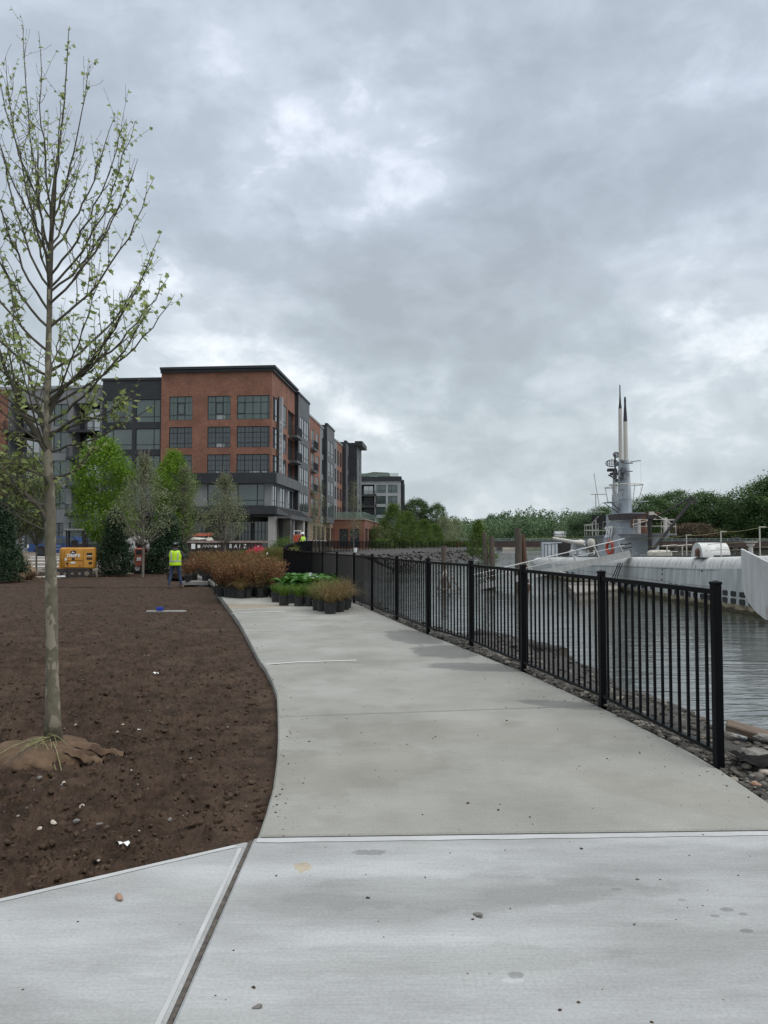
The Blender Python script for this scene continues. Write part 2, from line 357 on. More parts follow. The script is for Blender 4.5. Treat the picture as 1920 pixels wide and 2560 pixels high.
wood_pale = mat('weathered_timber', (.17,.155,.135), (.26,.24,.21), rough=.9, scale=5, stretch=(4,1,4), bump=.5)
bark = mat('bark', (.105,.093,.065), (.155,.138,.10), rough=.9, scale=22, stretch=(1,1,.6), bump=.6, bscale=60, bdist=.008, c3=(.25,.22,.165), s3=13, f3=(.53,.56))
twig = mat('twig', (.055,.045,.032), (.10,.085,.06), rough=.9, scale=12)
bark_grey = mat('bark_grey', (.12,.105,.085), (.20,.18,.15), rough=.9, scale=6)
def leafm(name, a, b_, c=None, tr=.25, rough=.55): return mat(name, a, None, rough=rough, tint=b_, transl=tr, spec=.3)
leaf_maple = leafm('leaf_spring', (.16,.205,.06), (.45,.53,.22), tr=.55)
leaf_bright = leafm('leaf_bright', (.07,.15,.010), (.22,.36,.03), tr=.35)
leaf_pale = leafm('leaf_pale', (.12,.14,.065), (.28,.31,.17), tr=.3)
leaf_dark = leafm('leaf_conifer', (.012,.032,.014), (.045,.085,.036), tr=.1)
leaf_olive = leafm('leaf_olive', (.045,.065,.018), (.13,.16,.045), tr=.2)
leaf_oak = leafm('leaf_oak', (.034,.072,.022), (.115,.19,.06), tr=.2)
leaf_far = leafm('leaf_far', (.05,.092,.042), (.135,.21,.095), tr=.2)
leaf_bank = leafm('leaf_bank', (.045,.085,.012), (.13,.20,.03), tr=.3)
leaf_brown = leafm('leaf_brown', (.075,.055,.035), (.15,.11,.07), tr=.2)
leaf_rust = leafm('leaf_rust', (.12,.046,.018), (.25,.12,.045), tr=.25)
leaf_grass = leafm('leaf_grass', (.05,.10,.012), (.15,.24,.04), tr=.25)
leaf_tan = leafm('leaf_tan', (.13,.085,.03), (.26,.20,.09), tr=.25)
leaf_hosta = leafm('leaf_hosta', (.025,.085,.010), (.09,.23,.03), tr=.25, rough=.4)
leaf_pink = leafm('leaf_pink', (.6,.03,.08), (.8,.12,.2), tr=.2)
burlap = mat('burlap', (.065,.040,.022), (.125,.078,.044), rough=.95, scale=9, bump=.8, bscale=70, bdist=.01, c3=(.06,.035,.02), s3=4, f3=(.58,.7))
rope_m = mat('rope', (.16,.17,.07), (.28,.26,.13), rough=.9, scale=30)
navy_grey = mat('ship_grey', (.30,.335,.365), (.39,.425,.45), rough=.6, scale=1.2, c3=(.20,.195,.19), s3=2.0, f3=(.6,.75))
hull_m = mat('hull_paint', (.30,.325,.33), (.44,.47,.47), rough=.55, scale=1.6, stretch=(1,1.5,.2), fac=(.38,.62), c3=(.17,.15,.12), s3=2.2, f3=(.60,.76), bump=.15, bscale=2, bdist=.03)
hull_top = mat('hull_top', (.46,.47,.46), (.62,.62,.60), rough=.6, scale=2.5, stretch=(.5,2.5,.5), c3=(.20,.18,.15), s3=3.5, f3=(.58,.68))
hull_low = mat('hull_waterline', (.30,.27,.19), (.17,.14,.08), rough=.8, scale=2.5, c3=(.07,.055,.03), s3=4, f3=(.5,.62))
weed_m = mat('waterline_weed', (.03,.025,.012), (.07,.06,.03), rough=.95, scale=6, bump=.8)
rust_m = mat('rust', (.14,.06,.03), (.07,.045,.035), rough=.9, scale=5)
scope_m = mat('periscope_paint', (.42,.40,.36), (.50,.48,.44), rough=.5, scale=3, stretch=(1,1,.1))
black_iron = mat('black_iron', (.010,.010,.012), (.028,.022,.02), rough=.6, scale=8)
orange_buoy = mat('buoy_red', (.48,.05,.015), (.36,.04,.02), rough=.5, scale=10)
tarp_m = mat('canvas', (.42,.40,.34), (.55,.53,.46), rough=.9, scale=5)
alu = mat('aluminium', (.42,.42,.40), (.52,.52,.50), rough=.45, metal=.3, scale=5)
yellow_paint = mat('yellow_paint', (.52,.25,.035), (.44,.20,.03), rough=.45, scale=1.5, c3=(.30,.13,.04), s3=4, f3=(.62,.75))
red_paint = mat('red_paint', (.42,.07,.03), (.34,.06,.03), rough=.5, scale=4)
blue_paint = mat('blue_paint', (.012,.045,.16), (.02,.055,.18), rough=.25, scale=2, coat=.5)
tyre_m = mat('tyre', (.015,.015,.015), (.03,.03,.028), rough=.85, scale=12)
hivis = mat('hivis_yellow', (.50,.78,.02), (.42,.68,.015), rough=.7, scale=7)
reflect_m = mat('reflective_tape', (.32,.33,.34), (.42,.43,.44), rough=.5, scale=10)
denim = mat('denim', (.025,.045,.095), (.045,.07,.13), rough=.9, scale=12)
hoodie = mat('hoodie', (.03,.031,.034), (.05,.05,.055), rough=.95, scale=14)
skin_m = mat('skin', (.35,.19,.13), (.40,.22,.15), rough=.6, scale=10)
boot_m = mat('boots', (.17,.11,.07), (.10,.07,.05), rough=.9, scale=12)
hair_m = mat('hair', (.015,.011,.009), (.03,.022,.018), rough=.8, scale=30)
girder_m = mat('girder', (.055,.045,.04), (.10,.06,.045), rough=.8, scale=.4, space='World')
deck_green = mat('bridge_rail', (.22,.30,.28), (.28,.35,.33), rough=.7, scale=.5)
# water ----------------------------------------------------------
water_m = bpy.data.materials.new('river_water'); water_m.use_nodes = True
N = water_m.node_tree.nodes; L = water_m.node_tree.links; b = N['Principled BSDF']
b.inputs['Base Color'].default_value = (.028,.034,.026,1); b.inputs['Roughness'].default_value = .03; b.inputs['IOR'].default_value = 3.3
g = N.new('ShaderNodeNewGeometry')
mp = N.new('ShaderNodeMapping'); mp.inputs['Scale'].default_value = (.42, 1.9, 1); mp.inputs['Rotation'].default_value = (0,0,.10); L.new(g.outputs['Position'], mp.inputs['Vector'])
n1 = N.new('ShaderNodeTexNoise'); n1.inputs['Scale'].default_value = 1.1; n1.inputs['Detail'].default_value = 3; n1.inputs['Distortion'].default_value = .8; L.new(mp.outputs[0], n1.inputs['Vector'])
n2 = N.new('ShaderNodeTexNoise'); n2.inputs['Scale'].default_value = 5.5; n2.inputs['Detail'].default_value = 2; n2.inputs['Distortion'].default_value = .5; L.new(mp.outputs[0], n2.inputs['Vector'])
n3 = N.new('ShaderNodeTexNoise'); n3.inputs['Scale'].default_value = .07; L.new(g.outputs['Position'], n3.inputs['Vector'])
r3 = N.new('ShaderNodeMapRange'); r3.inputs[1].default_value=.35; r3.inputs[2].default_value=.65; r3.inputs[3].default_value=.35; r3.inputs[4].default_value=1; L.new(n3.outputs[0], r3.inputs[0])
ml = N.new('ShaderNodeMath'); ml.operation='MULTIPLY'; ml.inputs[1].default_value=.10; L.new(n2.outputs[0], ml.inputs[0])
ad = N.new('ShaderNodeMath'); L.new(n1.outputs[0], ad.inputs[0]); L.new(ml.outputs[0], ad.inputs[1])
mm = N.new('ShaderNodeMath'); mm.operation='MULTIPLY'; L.new(ad.outputs[0], mm.inputs[0]); L.new(r3.outputs[0], mm.inputs[1])
bp = N.new('ShaderNodeBump'); bp.inputs['Strength'].default_value = 1.0; bp.inputs['Distance'].default_value = .075
L.new(mm.outputs[0], bp.inputs['Height']); L.new(bp.outputs[0], b.inputs['Normal'])
# ------------------------------------------------------------------ sky
SUN_EL = math.radians(52); SUN_AZ = math.radians(120)   # azimuth clockwise from +Y
w = bpy.data.worlds.new('World'); scene.world = w; w.use_nodes = True
N = w.node_tree.nodes; L = w.node_tree.links; bg = N['Background']
sky = N.new('ShaderNodeTexSky'); sky.sky_type = 'NISHITA'; sky.sun_disc = False; sky.sun_elevation = SUN_EL; sky.sun_rotation = SUN_AZ
sky.air_density = 1; sky.dust_density = 3
tc = N.new('ShaderNodeTexCoord'); dirv = tc.outputs['Generated']
def vmath(op, a, b_=None, sc=None):
    n = N.new('ShaderNodeVectorMath'); n.operation = op
    if hasattr(a, 'is_output'): L.new(a, n.inputs[0])
    else: n.inputs[0].default_value = a
    if b_ is not None:
        if hasattr(b_, 'is_output'): L.new(b_, n.inputs[1])
        else: n.inputs[1].default_value = b_
    if sc is not None: n.inputs['Scale'].default_value = sc
    return n
def fmath(op, a, b_):
    n = N.new('ShaderNodeMath'); n.operation = op
    for i, x in enumerate((a, b_)):
        if hasattr(x, 'is_output'): L.new(x, n.inputs[i])
        else: n.inputs[i].default_value = x
    return n.outputs[0]
def mrange(x, a, b_, c, d, smooth=True):
    n = N.new('ShaderNodeMapRange'); L.new(x, n.inputs[0])
    if smooth: n.interpolation_type = 'SMOOTHSTEP'
    for i, q in enumerate((a, b_, c, d)): n.inputs[i+1].default_value = q
    return n.outputs[0]
# cloud layer coordinates: direction projected on a plane overhead
sep = N.new('ShaderNodeSeparateXYZ'); L.new(dirv, sep.inputs[0])
zz = fmath('ADD', fmath('MAXIMUM', sep.outputs[2], 0.0), .22)
cx = N.new('ShaderNodeCombineXYZ'); L.new(fmath('DIVIDE', sep.outputs[0], zz), cx.inputs[0]); L.new(fmath('DIVIDE', sep.outputs[1], zz), cx.inputs[1])
def noise(vec, sc, det=6, dist=0.0, ro=.55):
    n = N.new('ShaderNodeTexNoise'); n.inputs['Scale'].default_value = sc; n.inputs['Detail'].default_value = det
    n.inputs['Distortion'].default_value = dist; n.inputs['Roughness'].default_value = ro; L.new(vec, n.inputs['Vector']); return n
dq = vmath('MULTIPLY', dirv, (1,1,1.7))
nA = noise(dq.outputs[0], 3.8, 8, .35, .52); nB = noise(dq.outputs[0], 10.5, 8, .3, .58)
nW = noise(dq.outputs[0], 4.5, 5)
# warped direction for the large patches
wo = vmath('SUBTRACT', nW.outputs['Color'], (.5,.5,.5)); ws = vmath('SCALE', wo.outputs[0], sc=.30)
dw = vmath('ADD', dirv, ws.outputs[0]); dm = vmath('MULTIPLY', dw.outputs[0], (1,1,1.7)); dn = vmath('NORMALIZE', dm.outputs[0])
acc = None
blobs = [  # photo x, y (full px), radius deg, amount
 (850,450,6,.46),(1080,520,6,.22),(1750,420,8,.30),(1850,760,8,.30),(640,860,7,.30),(1350,730,6,.18),(60,120,14,.06),
 (400,900,10,.24),(1000,1180,12,.28),(900,1010,8,.12),(1650,1010,8,.22),(1200,60,14,.10),(700,170,8,.12),(250,600,10,.06),(1300,1230,14,.16),
 (1100,860,10,-.16),(1000,690,11,-.15),(1500,620,11,-.14),(560,700,8,-.14),(1450,230,13,-.08),(560,450,8,-.10),(1150,330,9,-.10),(1800,590,8,-.14),(1400,1060,9,-.12),(900,850,7,-.12),(760,560,7,-.10)]
for (u, v, r, a) in blobs:
    d = ray(u, v).normalized(); d = Vector((d.x, d.y, d.z*1.7)).normalized()
    dp = vmath('DOT_PRODUCT', dn.outputs[0], tuple(d))
    k = mrange(dp.outputs['Value'], math.cos(math.radians(r*1.4)), 1.0, 0, a*.85)
    acc = k if acc is None else fmath('ADD', acc, k)
base = fmath('ADD', mrange(nA.outputs[0], .3, .7, -.21, .21), mrange(nB.outputs[0], .3, .7, -.17, .17))
fac = fmath('ADD', fmath('ADD', base, acc), .36)
cr = N.new('ShaderNodeValToRGB'); L.new(fac, cr.inputs[0])
e = cr.color_ramp.elements; e[0].position = 0.0; e[0].color = (.37,.42,.45,1); e[1].position = 1.15 if False else 1.0; e[1].color = (.86,.905,.93,1)
e2 = cr.color_ramp.elements.new(.4); e2.color = (.45,.51,.545,1)
e3 = cr.color_ramp.elements.new(.7); e3.color = (.56,.625,.665,1)
# brighter zenith above the picture, dim below horizon
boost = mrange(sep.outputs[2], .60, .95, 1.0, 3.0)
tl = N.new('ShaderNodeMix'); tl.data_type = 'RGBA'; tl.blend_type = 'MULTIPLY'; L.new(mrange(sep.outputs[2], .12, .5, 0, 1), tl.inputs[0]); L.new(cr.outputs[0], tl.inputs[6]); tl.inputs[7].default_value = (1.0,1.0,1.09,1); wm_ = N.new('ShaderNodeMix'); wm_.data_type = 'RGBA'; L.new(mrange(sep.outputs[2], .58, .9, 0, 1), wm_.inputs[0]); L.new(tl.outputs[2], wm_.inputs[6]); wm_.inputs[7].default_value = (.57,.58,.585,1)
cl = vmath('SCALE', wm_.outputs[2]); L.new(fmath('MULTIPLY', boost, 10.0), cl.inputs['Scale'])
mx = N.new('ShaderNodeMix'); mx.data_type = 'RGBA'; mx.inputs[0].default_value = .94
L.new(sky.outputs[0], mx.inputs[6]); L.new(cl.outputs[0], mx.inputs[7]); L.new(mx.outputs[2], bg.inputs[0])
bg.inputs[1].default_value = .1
sun = bpy.data.lights.new('sun', 'SUN'); sun.energy = 1.3; sun.angle = math.radians(50); sun.color = (1, .97, .93)
so = bpy.data.objects.new('sun', sun); COL.objects.link(so)
d = Vector((math.sin(SUN_AZ)*math.cos(SUN_EL), math.cos(SUN_AZ)*math.cos(SUN_EL), math.sin(SUN_EL)))
so.rotation_euler = (-d).to_track_quat('-Z', 'Y').to_euler(); so.location = d*60
scene.view_settings.view_transform = 'Standard'; scene.view_settings.look = 'None'; scene.view_settings.exposure = .25; scene.view_settings.gamma = 1
scene.cycles.use_denoising = True
scene.cycles.max_bounces = 6
scene.cycles.transparent_max_bounces = 8
WZ = -1.6
LAND = np.array([(9,-60),(8,0),(7.2,8),(6.5,13.4),(5.2,15),(4.2,19.5),(2.8,26.5),(1.2,34),(-.5,42),(-2,52),(-1,62),(2.3,83),(9,108),(18.6,136),(24,150),
 (26,170),(25,240),(27,320),(60,332),(200,328),(500,330),(4000,350),(4000,5500),(-5500,5500),(-5500,-5000),(9,-5000)], float)
def sdist(X, Y):
    P = np.stack([X.ravel(), Y.ravel()], 1); n = len(LAND); d = np.full(len(P), 1e18); ins = np.zeros(len(P), bool)
    for i in range(n):
        a = LAND[i]; b = LAND[(i+1)%n]; ab = b-a
        t = np.clip(((P-a) @ ab)/(ab @ ab), 0, 1); q = a+t[:, None]*ab
        d = np.minimum(d, ((P-q)**2).sum(1))
        c = ((a[1] > P[:,1]) != (b[1] > P[:,1])); xx = a[0]+(P[:,1]-a[1])*(ab[0])/(ab[1] if ab[1] else 1e-9)
        ins ^= c & (P[:,0] < xx)
    d = np.sqrt(d); return np.where(ins, d, -d).reshape(X.shape)
def gxy(u, v, z=0.): p = gp(u, v, z); return (p.x, p.y)
LEFT = [gxy(u, v) for u, v in [(648,2080),(665,2031),(683,1967),(692,1898),(695,1850),(695,1805),(692,1736),(680,1701),(662,1666),(648,1649),(625,1603),(596,1551),(567,1510),(544,1481),(531,1455)]]
LEFT += [(-7.9,31.5),(-9.4,36),(-10.4,40)]
RIGHT = [(2.22,-3),(2.22,3.9),(2.22,4.9)]+[gxy(u, v) for u, v in [(1737,1886),(1666,1849),(1586,1809),(1522,1777),(1479,1757),(1313,1681),(1150,1617),(1040,1574),(975,1546),(915,1520),(868,1500)]]+[(-1.6,21.0),(-2.7,24.8),(-3.5,27.6),(-5.0,33),(-6.2,38),(-6.6,40)]
def curve(pts, y):
    xs = [p[0] for p in pts]; ys = [p[1] for p in pts]; return np.interp(y, ys, xs)
def Hpath(Y): return .42*sstep(Y, 29, 60)
def Hsoil(Y): return -.055-.12*sstep(Y, 6, 27)-.16*sstep(Y, 24, 42)
def Hland(X, Y):
    hs = np.where(Y < 44, Hsoil(Y), -.335+.52*sstep(Y, 45, 64)+.35*sstep(Y, 66, 80))
    w = sstep(X, -11, -7)*sstep(Y, 28, 34)+np.where(Y < 28, (X > curve(LEFT, np.clip(Y, 4, 40))).astype(float), 0)*(1-sstep(Y, 28, 34))
    return hs*(1-w)+Hpath(Y)*w
# ---- one sheet out to the horizon
ang = np.concatenate([np.linspace(-180, -52, 40)[:-1], np.linspace(-52, 52, 420), np.linspace(52, 180, 40)[1:]])
ang = np.radians(ang)
rr = np.concatenate([[.4, .8, 1.2], 1.6*(5200/1.6)**(np.linspace(0, 1, 330))])
A, R_ = np.meshgrid(ang, rr); X = R_*np.sin(A); Y = R_*np.cos(A)
D = sdist(X, Y)
Hh = Hland(X, Y)
bexp = lambda Y: 1+1.6*(1-sstep(Y, 26, 40))
wid = 5.0+2*sstep(Y, 50, 90)
bank = WZ-.35+(Hh-WZ+.35)*sstep(D+1.0, 0, wid+1.0)**bexp(Y)
Z = np.where(D > -1.0, bank, WZ-.35-np.clip((-D-1)*.4, 0, 3))
rough_zone = sstep(X, 1.5, 3)*(Y < 22)+(np.abs(D) < 9)
Z = Z+fbm(X*1.3, Y*1.3, 5, 3)*.34*np.clip(rough_zone, 0, 1)*sstep(D, -1, 1)*(1-.75*sstep(D, 4.2, 5.6))
pathz = (X > curve(LEFT, np.clip(Y, 0, 40))-.3) & (X < curve(RIGHT, np.clip(Y, -3, 40))+.05) & (Y < 41) & (Y > -4)
Z = np.where(pathz, np.minimum(Z, -.10+Hpath(Y)*.8), Z)
Z = np.where((X <= curve(LEFT, np.clip(Y, 0, 40))+.12) & (Y < 46) & (X > -40) & (Y > -5), np.minimum(Z, Hsoil(Y)-.12), Z)
far = sstep(R_, 400, 1500)
nr, na = X.shape
idx = np.arange(nr*na).reshape(nr, na)
me = bpy.data.meshes.new('ground')
q = np.stack([idx[:-1,:-1], idx[:-1,1:], idx[1:,1:], idx[1:,:-1]], -1).reshape(-1, 4)
me.from_pydata(np.stack([X.ravel(), Y.ravel(), Z.ravel()], 1).tolist(), [], q[:, ::-1].tolist())
me.materials.append(gravel_m); me.materials.append(mud); me.materials.append(land_m)
cx_ = X[:-1,:-1].ravel(); cy_ = Y[:-1,:-1].ravel(); cd = D[:-1,:-1].ravel()
mi = np.where((cy_ > 42) & (cy_ < 75) & (cx_ < -8.5), 1, np.where((np.abs(cd) < 10) & (cy_ < 180), 0, 2)); mi = np.where((cy_ < 42) & (cx_ > -5), 0, mi)
me.polygons.foreach_set('material_index', mi.astype(np.int32)); me.polygons.foreach_set('use_smooth', np.ones(len(q), bool)); me.update()
ground = struct(link('ground', me))
# ---- water
wm = MB(); wm.add([(-600,-60,WZ),(6000,-60,WZ),(6000,5600,WZ),(-600,5600,WZ)], [(0,1,2,3)])
struct(wm.build('water', water_m))
# ---- soil bed (fine clods modelled)
ny, nx = 520, 560
Yr = 2.6*(52/2.6)**np.linspace(0, 1, ny)
Xe = np.where(Yr < 3.8, -.60, curve(LEFT, np.clip(Yr, 3.8, 40)))+.02
Xe = np.where(Yr > 28.2, np.minimum(Xe, -7.85+0*Yr), Xe)
Xl = -.75*Yr-2.5
s = np.linspace(0, 1, nx)[None]**.85
X = Xl[:, None]+(Xe-Xl)[:, None]*s; Y = np.repeat(Yr[:, None], nx, 1)
h = Hsoil(Y)
am = .6+.8*vnoise(X*.35, Y*.35, 40)
n1 = fbm(X*.55, Y*.55, 3, 5)*.10
n2 = np.abs(fbm(X*5.5, Y*5.5, 4, 11, .65))*.15
n3 = np.abs(fbm(X*19, Y*19, 4, 21, .75))*.10
edge = sstep(Xe[:, None]-X, 0, .5)
Z = h+n1*edge+(n2+n3-.05)*am*(.35+.65*edge)
# keep under the slab tops near the borders
apr = (-.66+(Y-3.8)/.636)   # x of apron line at this y
near_edge = np.minimum(edge, 1)
Z = np.where(Xe[:, None]-X < .25, np.minimum(Z, -.02), Z)
dap = (Y-(3.8+(X+.66)*.636))   # >0 beyond the apron
Z = np.where(dap < .05, np.minimum(Z, -.07), np.where(dap < .35, np.minimum(Z, -.015), Z))
# heap round the root ball
me = bpy.data.meshes.new('soil')
idx = np.arange(ny*nx).reshape(ny, nx); q = np.stack([idx[:-1,:-1], idx[:-1,1:], idx[1:,1:], idx[1:,:-1]], -1).reshape(-1, 4)
me.from_pydata(np.stack([X.ravel(), Y.ravel(), Z.ravel()], 1).tolist(), [], q.tolist()); me.materials.append(soil_m)
me.polygons.foreach_set('use_smooth', np.ones(len(q), bool)); me.update(); struct(link('soil', me))
SX, SY, SZ = X, Y, Z
def soil_z(x, y):
    j = int(np.clip(np.searchsorted(Yr, y), 0, ny-1)); i = int(np.argmin(np.abs(SX[j]-x))); return float(SZ[j, i])
# ---- concrete path
def ring(pts): return pts
def slab(mb, poly, top=0.0, th=.14, edges=True):
    n = len(poly); c = np.mean(poly, 0)
    P = [Vector((p[0], p[1], 0)) for p in poly]
    # inward offset 12 mm for a tooled edge
    area = sum(P[i].x*P[(i+1)%n].y-P[(i+1)%n].x*P[i].y for i in range(n)); sg = 1 if area > 0 else -1
    def off(d):
        out = []
        for i in range(n):
            a = (P[i]-P[i-1]).normalized(); b = (P[(i+1)%n]-P[i]).normalized()
            na_ = Vector((-a.y, a.x, 0))*sg; nb = Vector((-b.y, b.x, 0))*sg
            m = (na_+nb); m = m/max(m.length_squared/2, .4) if m.length > 1e-6 else na_
            out.append(P[i]+m*d)
        return out
    inn = off(.012)
    zf = [float(Hpath(np.array(p.y))) for p in P]
    v = [(p.x, p.y, -th+z) for p, z in zip(P, zf)]+[(p.x, p.y, top-.010+z) for p, z in zip(P, zf)]+[(p.x, p.y, top+z) for p, z in zip(inn, zf)]
    f = [tuple(range(2*n, 3*n))] if sg > 0 else [tuple(range(3*n-1, 2*n-1, -1))]
    for k in (0, n):
        for i in range(n):
            j = (i+1)%n; f.append((k+i, k+j, k+n+j, k+n+i) if sg > 0 else (k+n+i, k+n+j, k+j, k+i))
    mb.add(v, f)
def between(pts, y0, y1): return [p for p in pts if y0+.03 < p[1] < y1-.03]
joints = [(3.83, 3.93),(6.42, 6.86),(9.12, 9.55),(12.4, 12.85),(15.6, 16.0),(18.8, 19.2),(22, 22.4),(25, 25.4),(28, 28.3),(31,31.3),(34,34.3),(37,37.3),(40,40)]
g_ = .011
mb = MB()
for (l0, r0), (l1, r1) in zip(joints[:-1], joints[1:]):
    lp = [(float(curve(LEFT, l0)), l0+g_)]+between(LEFT, l0, l1)+[(float(curve(LEFT, l1)), l1-g_)]
    rp = [(float(curve(RIGHT, r0)), r0+g_)]+between(RIGHT, r0, r1)+[(float(curve(RIGHT, r1)), r1-g_)]
    slab(mb, rp+lp[::-1])
struct(mb.build('path', concrete))
mb = MB()
for l_, r_ in joints[:8]:
    a_ = Vector((float(curve(LEFT, l_))+.02, l_, 0)); b_ = Vector((float(curve(RIGHT, r_))-.02, r_, 0)); dd = (b_-a_).normalized(); nn = Vector((-dd.y, dd.x, 0))*.010
    mb.add([a_+nn+Vector((0,0,-.006)), b_+nn+Vector((0,0,-.006)), b_-nn+Vector((0,0,-.006)), a_-nn+Vector((0,0,-.006))], [(0,3,2,1)])
struct(mb.build('joint_sealant', mat('sealant', (.02,.019,.017), (.035,.033,.03), rough=.9, scale=20)))
mb = MB()
slab(mb, [(-.662,-4),(2.22,-4),(2.22,3.93-g_),(-.662,3.83-g_)])
struct(mb.build('near_path', concrete_new))
mb = MB()
slab(mb, [(-9,-4),(-.683,-4),(-.683,3.78),(-1.65,3.17),(-9,-1.50)])
struct(mb.build('side_path', concrete_new))
mb = MB(); slab(mb, [(-7.75,28.35),(-6.72,28.35),(-6.95,29.1),(-7.75,29.1)], top=-.004); struct(mb.build('branch_path', concrete))
# joint filler strip
mb = MB(); mb.box(-.681, -.664, -4, 3.80, -.12, -.008)
ex = mb.build('expansion_joint', mat('joint_fibre', (.045,.04,.035), (.10,.085,.07), rough=.95, scale=40, bump=.6, bscale=90, bdist=.006)); struct(ex)
# trowelled lighter margins
mb = MB()
def strip(a, b, w, z=.0025):
    a = Vector((*a, z)); b = Vector((*b, z)); d = (b-a).normalized(); n_ = Vector((-d.y, d.x, 0))*w
    k = max(2, int((b-a).length/.12)); prev = None; vs = []; fs = []
    for i in range(k+1):
        p = a.lerp(b, i/k); wob = 1+.06*math.sin(i*2.1)+.05*rnd.uniform(-1,1)
        vs += [tuple(p), tuple(p+n_*wob)]
    fs = [(2*i, 2*i+2, 2*i+3, 2*i+1) for i in range(k)]
    mb.add(vs, fs)
strip((2.2, 3.905), (-.64, 3.805), .055)
strip((-.64, 3.7), (-.64, -3.9), .06) if False else None
strip((-.695, -3.9), (-.695, 3.68), .018)
strip((-1.66, 3.14), (-.74, 3.722), -.03)
strip((-9, -1.53), (-1.68, 3.13), -.03)
struct(mb.build('trowelled_margin', concrete_edge))
mb = MB()
for pts in ([(575,1436),(640,1431),(700,1429),(770,1427)],):
    P = [gp(u*1.157, v*1.157, .005) for u, v in pts]
    for a, b in zip(P[:-1], P[1:]):
        mb.add([a, b, b+Vector((0,.05,0)), a+Vector((0,.05,0))], [(0,1,2,3)])
P = [gp(u, v, .005) for u, v in [(578,1534),(650,1530),(715,1529)]]
for a, b in zip(P[:-1], P[1:]): mb.add([a, b, b+Vector((0,.07,0)), a+Vector((0,.07,0))], [(0,1,2,3)])
struct(mb.build('chalky_joint_line', mat('efflorescence', (.62,.62,.60), (.5,.5,.48), rough=.9, scale=20, space='World')))
# damp patches with irregular outline, traced on the slab
def blob_patch(name, pts, m, z=.0045, sub=4, jit=.035):
    P = [gp(u, v, 0) for u, v in pts]; out = []
    n = len(P)
    for i in range(n):
        a = P[i]; b = P[(i+1)%n]
        for k in range(sub):
            p = a.lerp(b, k/sub); L_ = (b-a).length
            j = min(jit, L_*.15); out.append((p.x+rnd.uniform(-j, j), p.y+rnd.uniform(-j, j)*2, z))
    mb = MB(); mb.add(out, [tuple(range(len(out)))])
    return struct(mb.build(name, m))
riprap_m = mat('riprap_stone', (.012,.012,.012), (.024,.0235,.023), rough=.95, scale=5, tint=(.035,.034,.033), spec=.1)
bank_m = mat('bank_stone', (.035,.033,.03), (.08,.075,.065), rough=.95, scale=14, tint=(.30,.27,.23), spec=.2)
# ---- stones: loose stones (uncountable) in the soil, bank, path crumbs
rs = np.random.RandomState(3)
def scatter_stones(name, n, region, smin, smax, m, seed, flat=.7, zf=None, light=.3, sink=.3, rough=.6):
    tv, tf = stone_template(seed, 1, rough); P = []; S = []
    while len(P) < n:
        p = region()
        if p is None: continue
        P.append(p)
    P = np.array(P); sc = smin*(smax/smin)**(rs.uniform(0, 1, n)**2.2)
    S = np.stack([sc*rs.uniform(.8, 1.4, n), sc*rs.uniform(.7, 1.1, n), sc*flat*rs.uniform(.6, 1, n)], 1)
    P[:, 2] += S[:, 2]*(1-2*sink)*.35
    R = rand_rot(n, rs, .35)
    t = np.clip(rs.normal(light, .3, n), 0, 1)
    o = link(name, scatter_mesh(name, tv, tf, P, R, S, m, tint=t)); return tag(o, kind='stuff')
def reg_soil():
    y = 3.2*(30/3.2)**rs.uniform(0, 1); x = rs.uniform(-.6*y-.6, float(curve(LEFT, max(y, 3.8)))-.03)
    if y-(3.8+(x+.66)*.636) < .06: return None
    return (x, y, soil_z(x, y))
scatter_stones('soil_clods', 11000, reg_soil, .004, .024, clod_m, 5, .8, light=.12, rough=1.6)
scatter_stones('soil_gravel', 420, reg_soil, .004, .014, stone_m, 6, .6, light=.55)
_gz = {}
def ground_z(x, y):
    D_ = float(sdist(np.array([[x]]), np.array([[y]]))[0,0]); H_ = float(Hland(np.array(x), np.array(y)))
    z = WZ-.35+(H_-WZ+.35)*float(sstep(D_+1, 0, (5+2*float(sstep(y, 50, 90)))+1))**float(bexp(y)) if D_ > -1 else WZ-.5
    rz_ = min(1, float(sstep(x, 1.5, 3))*(y < 22)+(abs(D_) < 9))
    return z+float(fbm(np.array(x*1.3), np.array(y*1.3), 5, 3))*.34*rz_*float(sstep(D_, -1, 1))*(1-.75*float(sstep(D_, 4.2, 5.6)))
def reg_bank():
    y = 2.6*(30/2.6)**rs.uniform(0, 1); e = float(curve(RIGHT, y)); x = e+abs(rs.normal(0, 1))*1.8+.02
    if x > e+5.2: return None
    return (x, y, max(ground_z(x, y), -1.62))
scatter_stones('bank_stones', 6500, reg_bank, .008, .055, bank_m, 8, .65, light=.12)
def reg_edge():
    y = 3.4*(26/3.4)**rs.uniform(0, 1); e = float(curve(RIGHT, y)); x = e+rs.uniform(-.01, .3)
    return (x, y, max(ground_z(x, y), -.05))
scatter_stones('edge_gravel', 2600, reg_edge, .008, .035, bank_m, 9, .7, light=.02)
def reg_far_bank():
    k = rs.uniform(0, 1); a = [(2.0,80),(2.3,83),(9,108),(18.6,136),(24,150)]; i = rs.randint(0, 4); t = rs.uniform(0, 1)
    x = lerp(a[i][0], a[i+1][0], t); y = lerp(a[i][1], a[i+1][1], t)-0
    off = rs.uniform(-.3, 5); x -= off*.93; y += off*.2
    return (x, y, ground_z(x, y))
scatter_stones('riprap', 2200, reg_far_bank, .08, .28, riprap_m, 10, .6, light=.0)
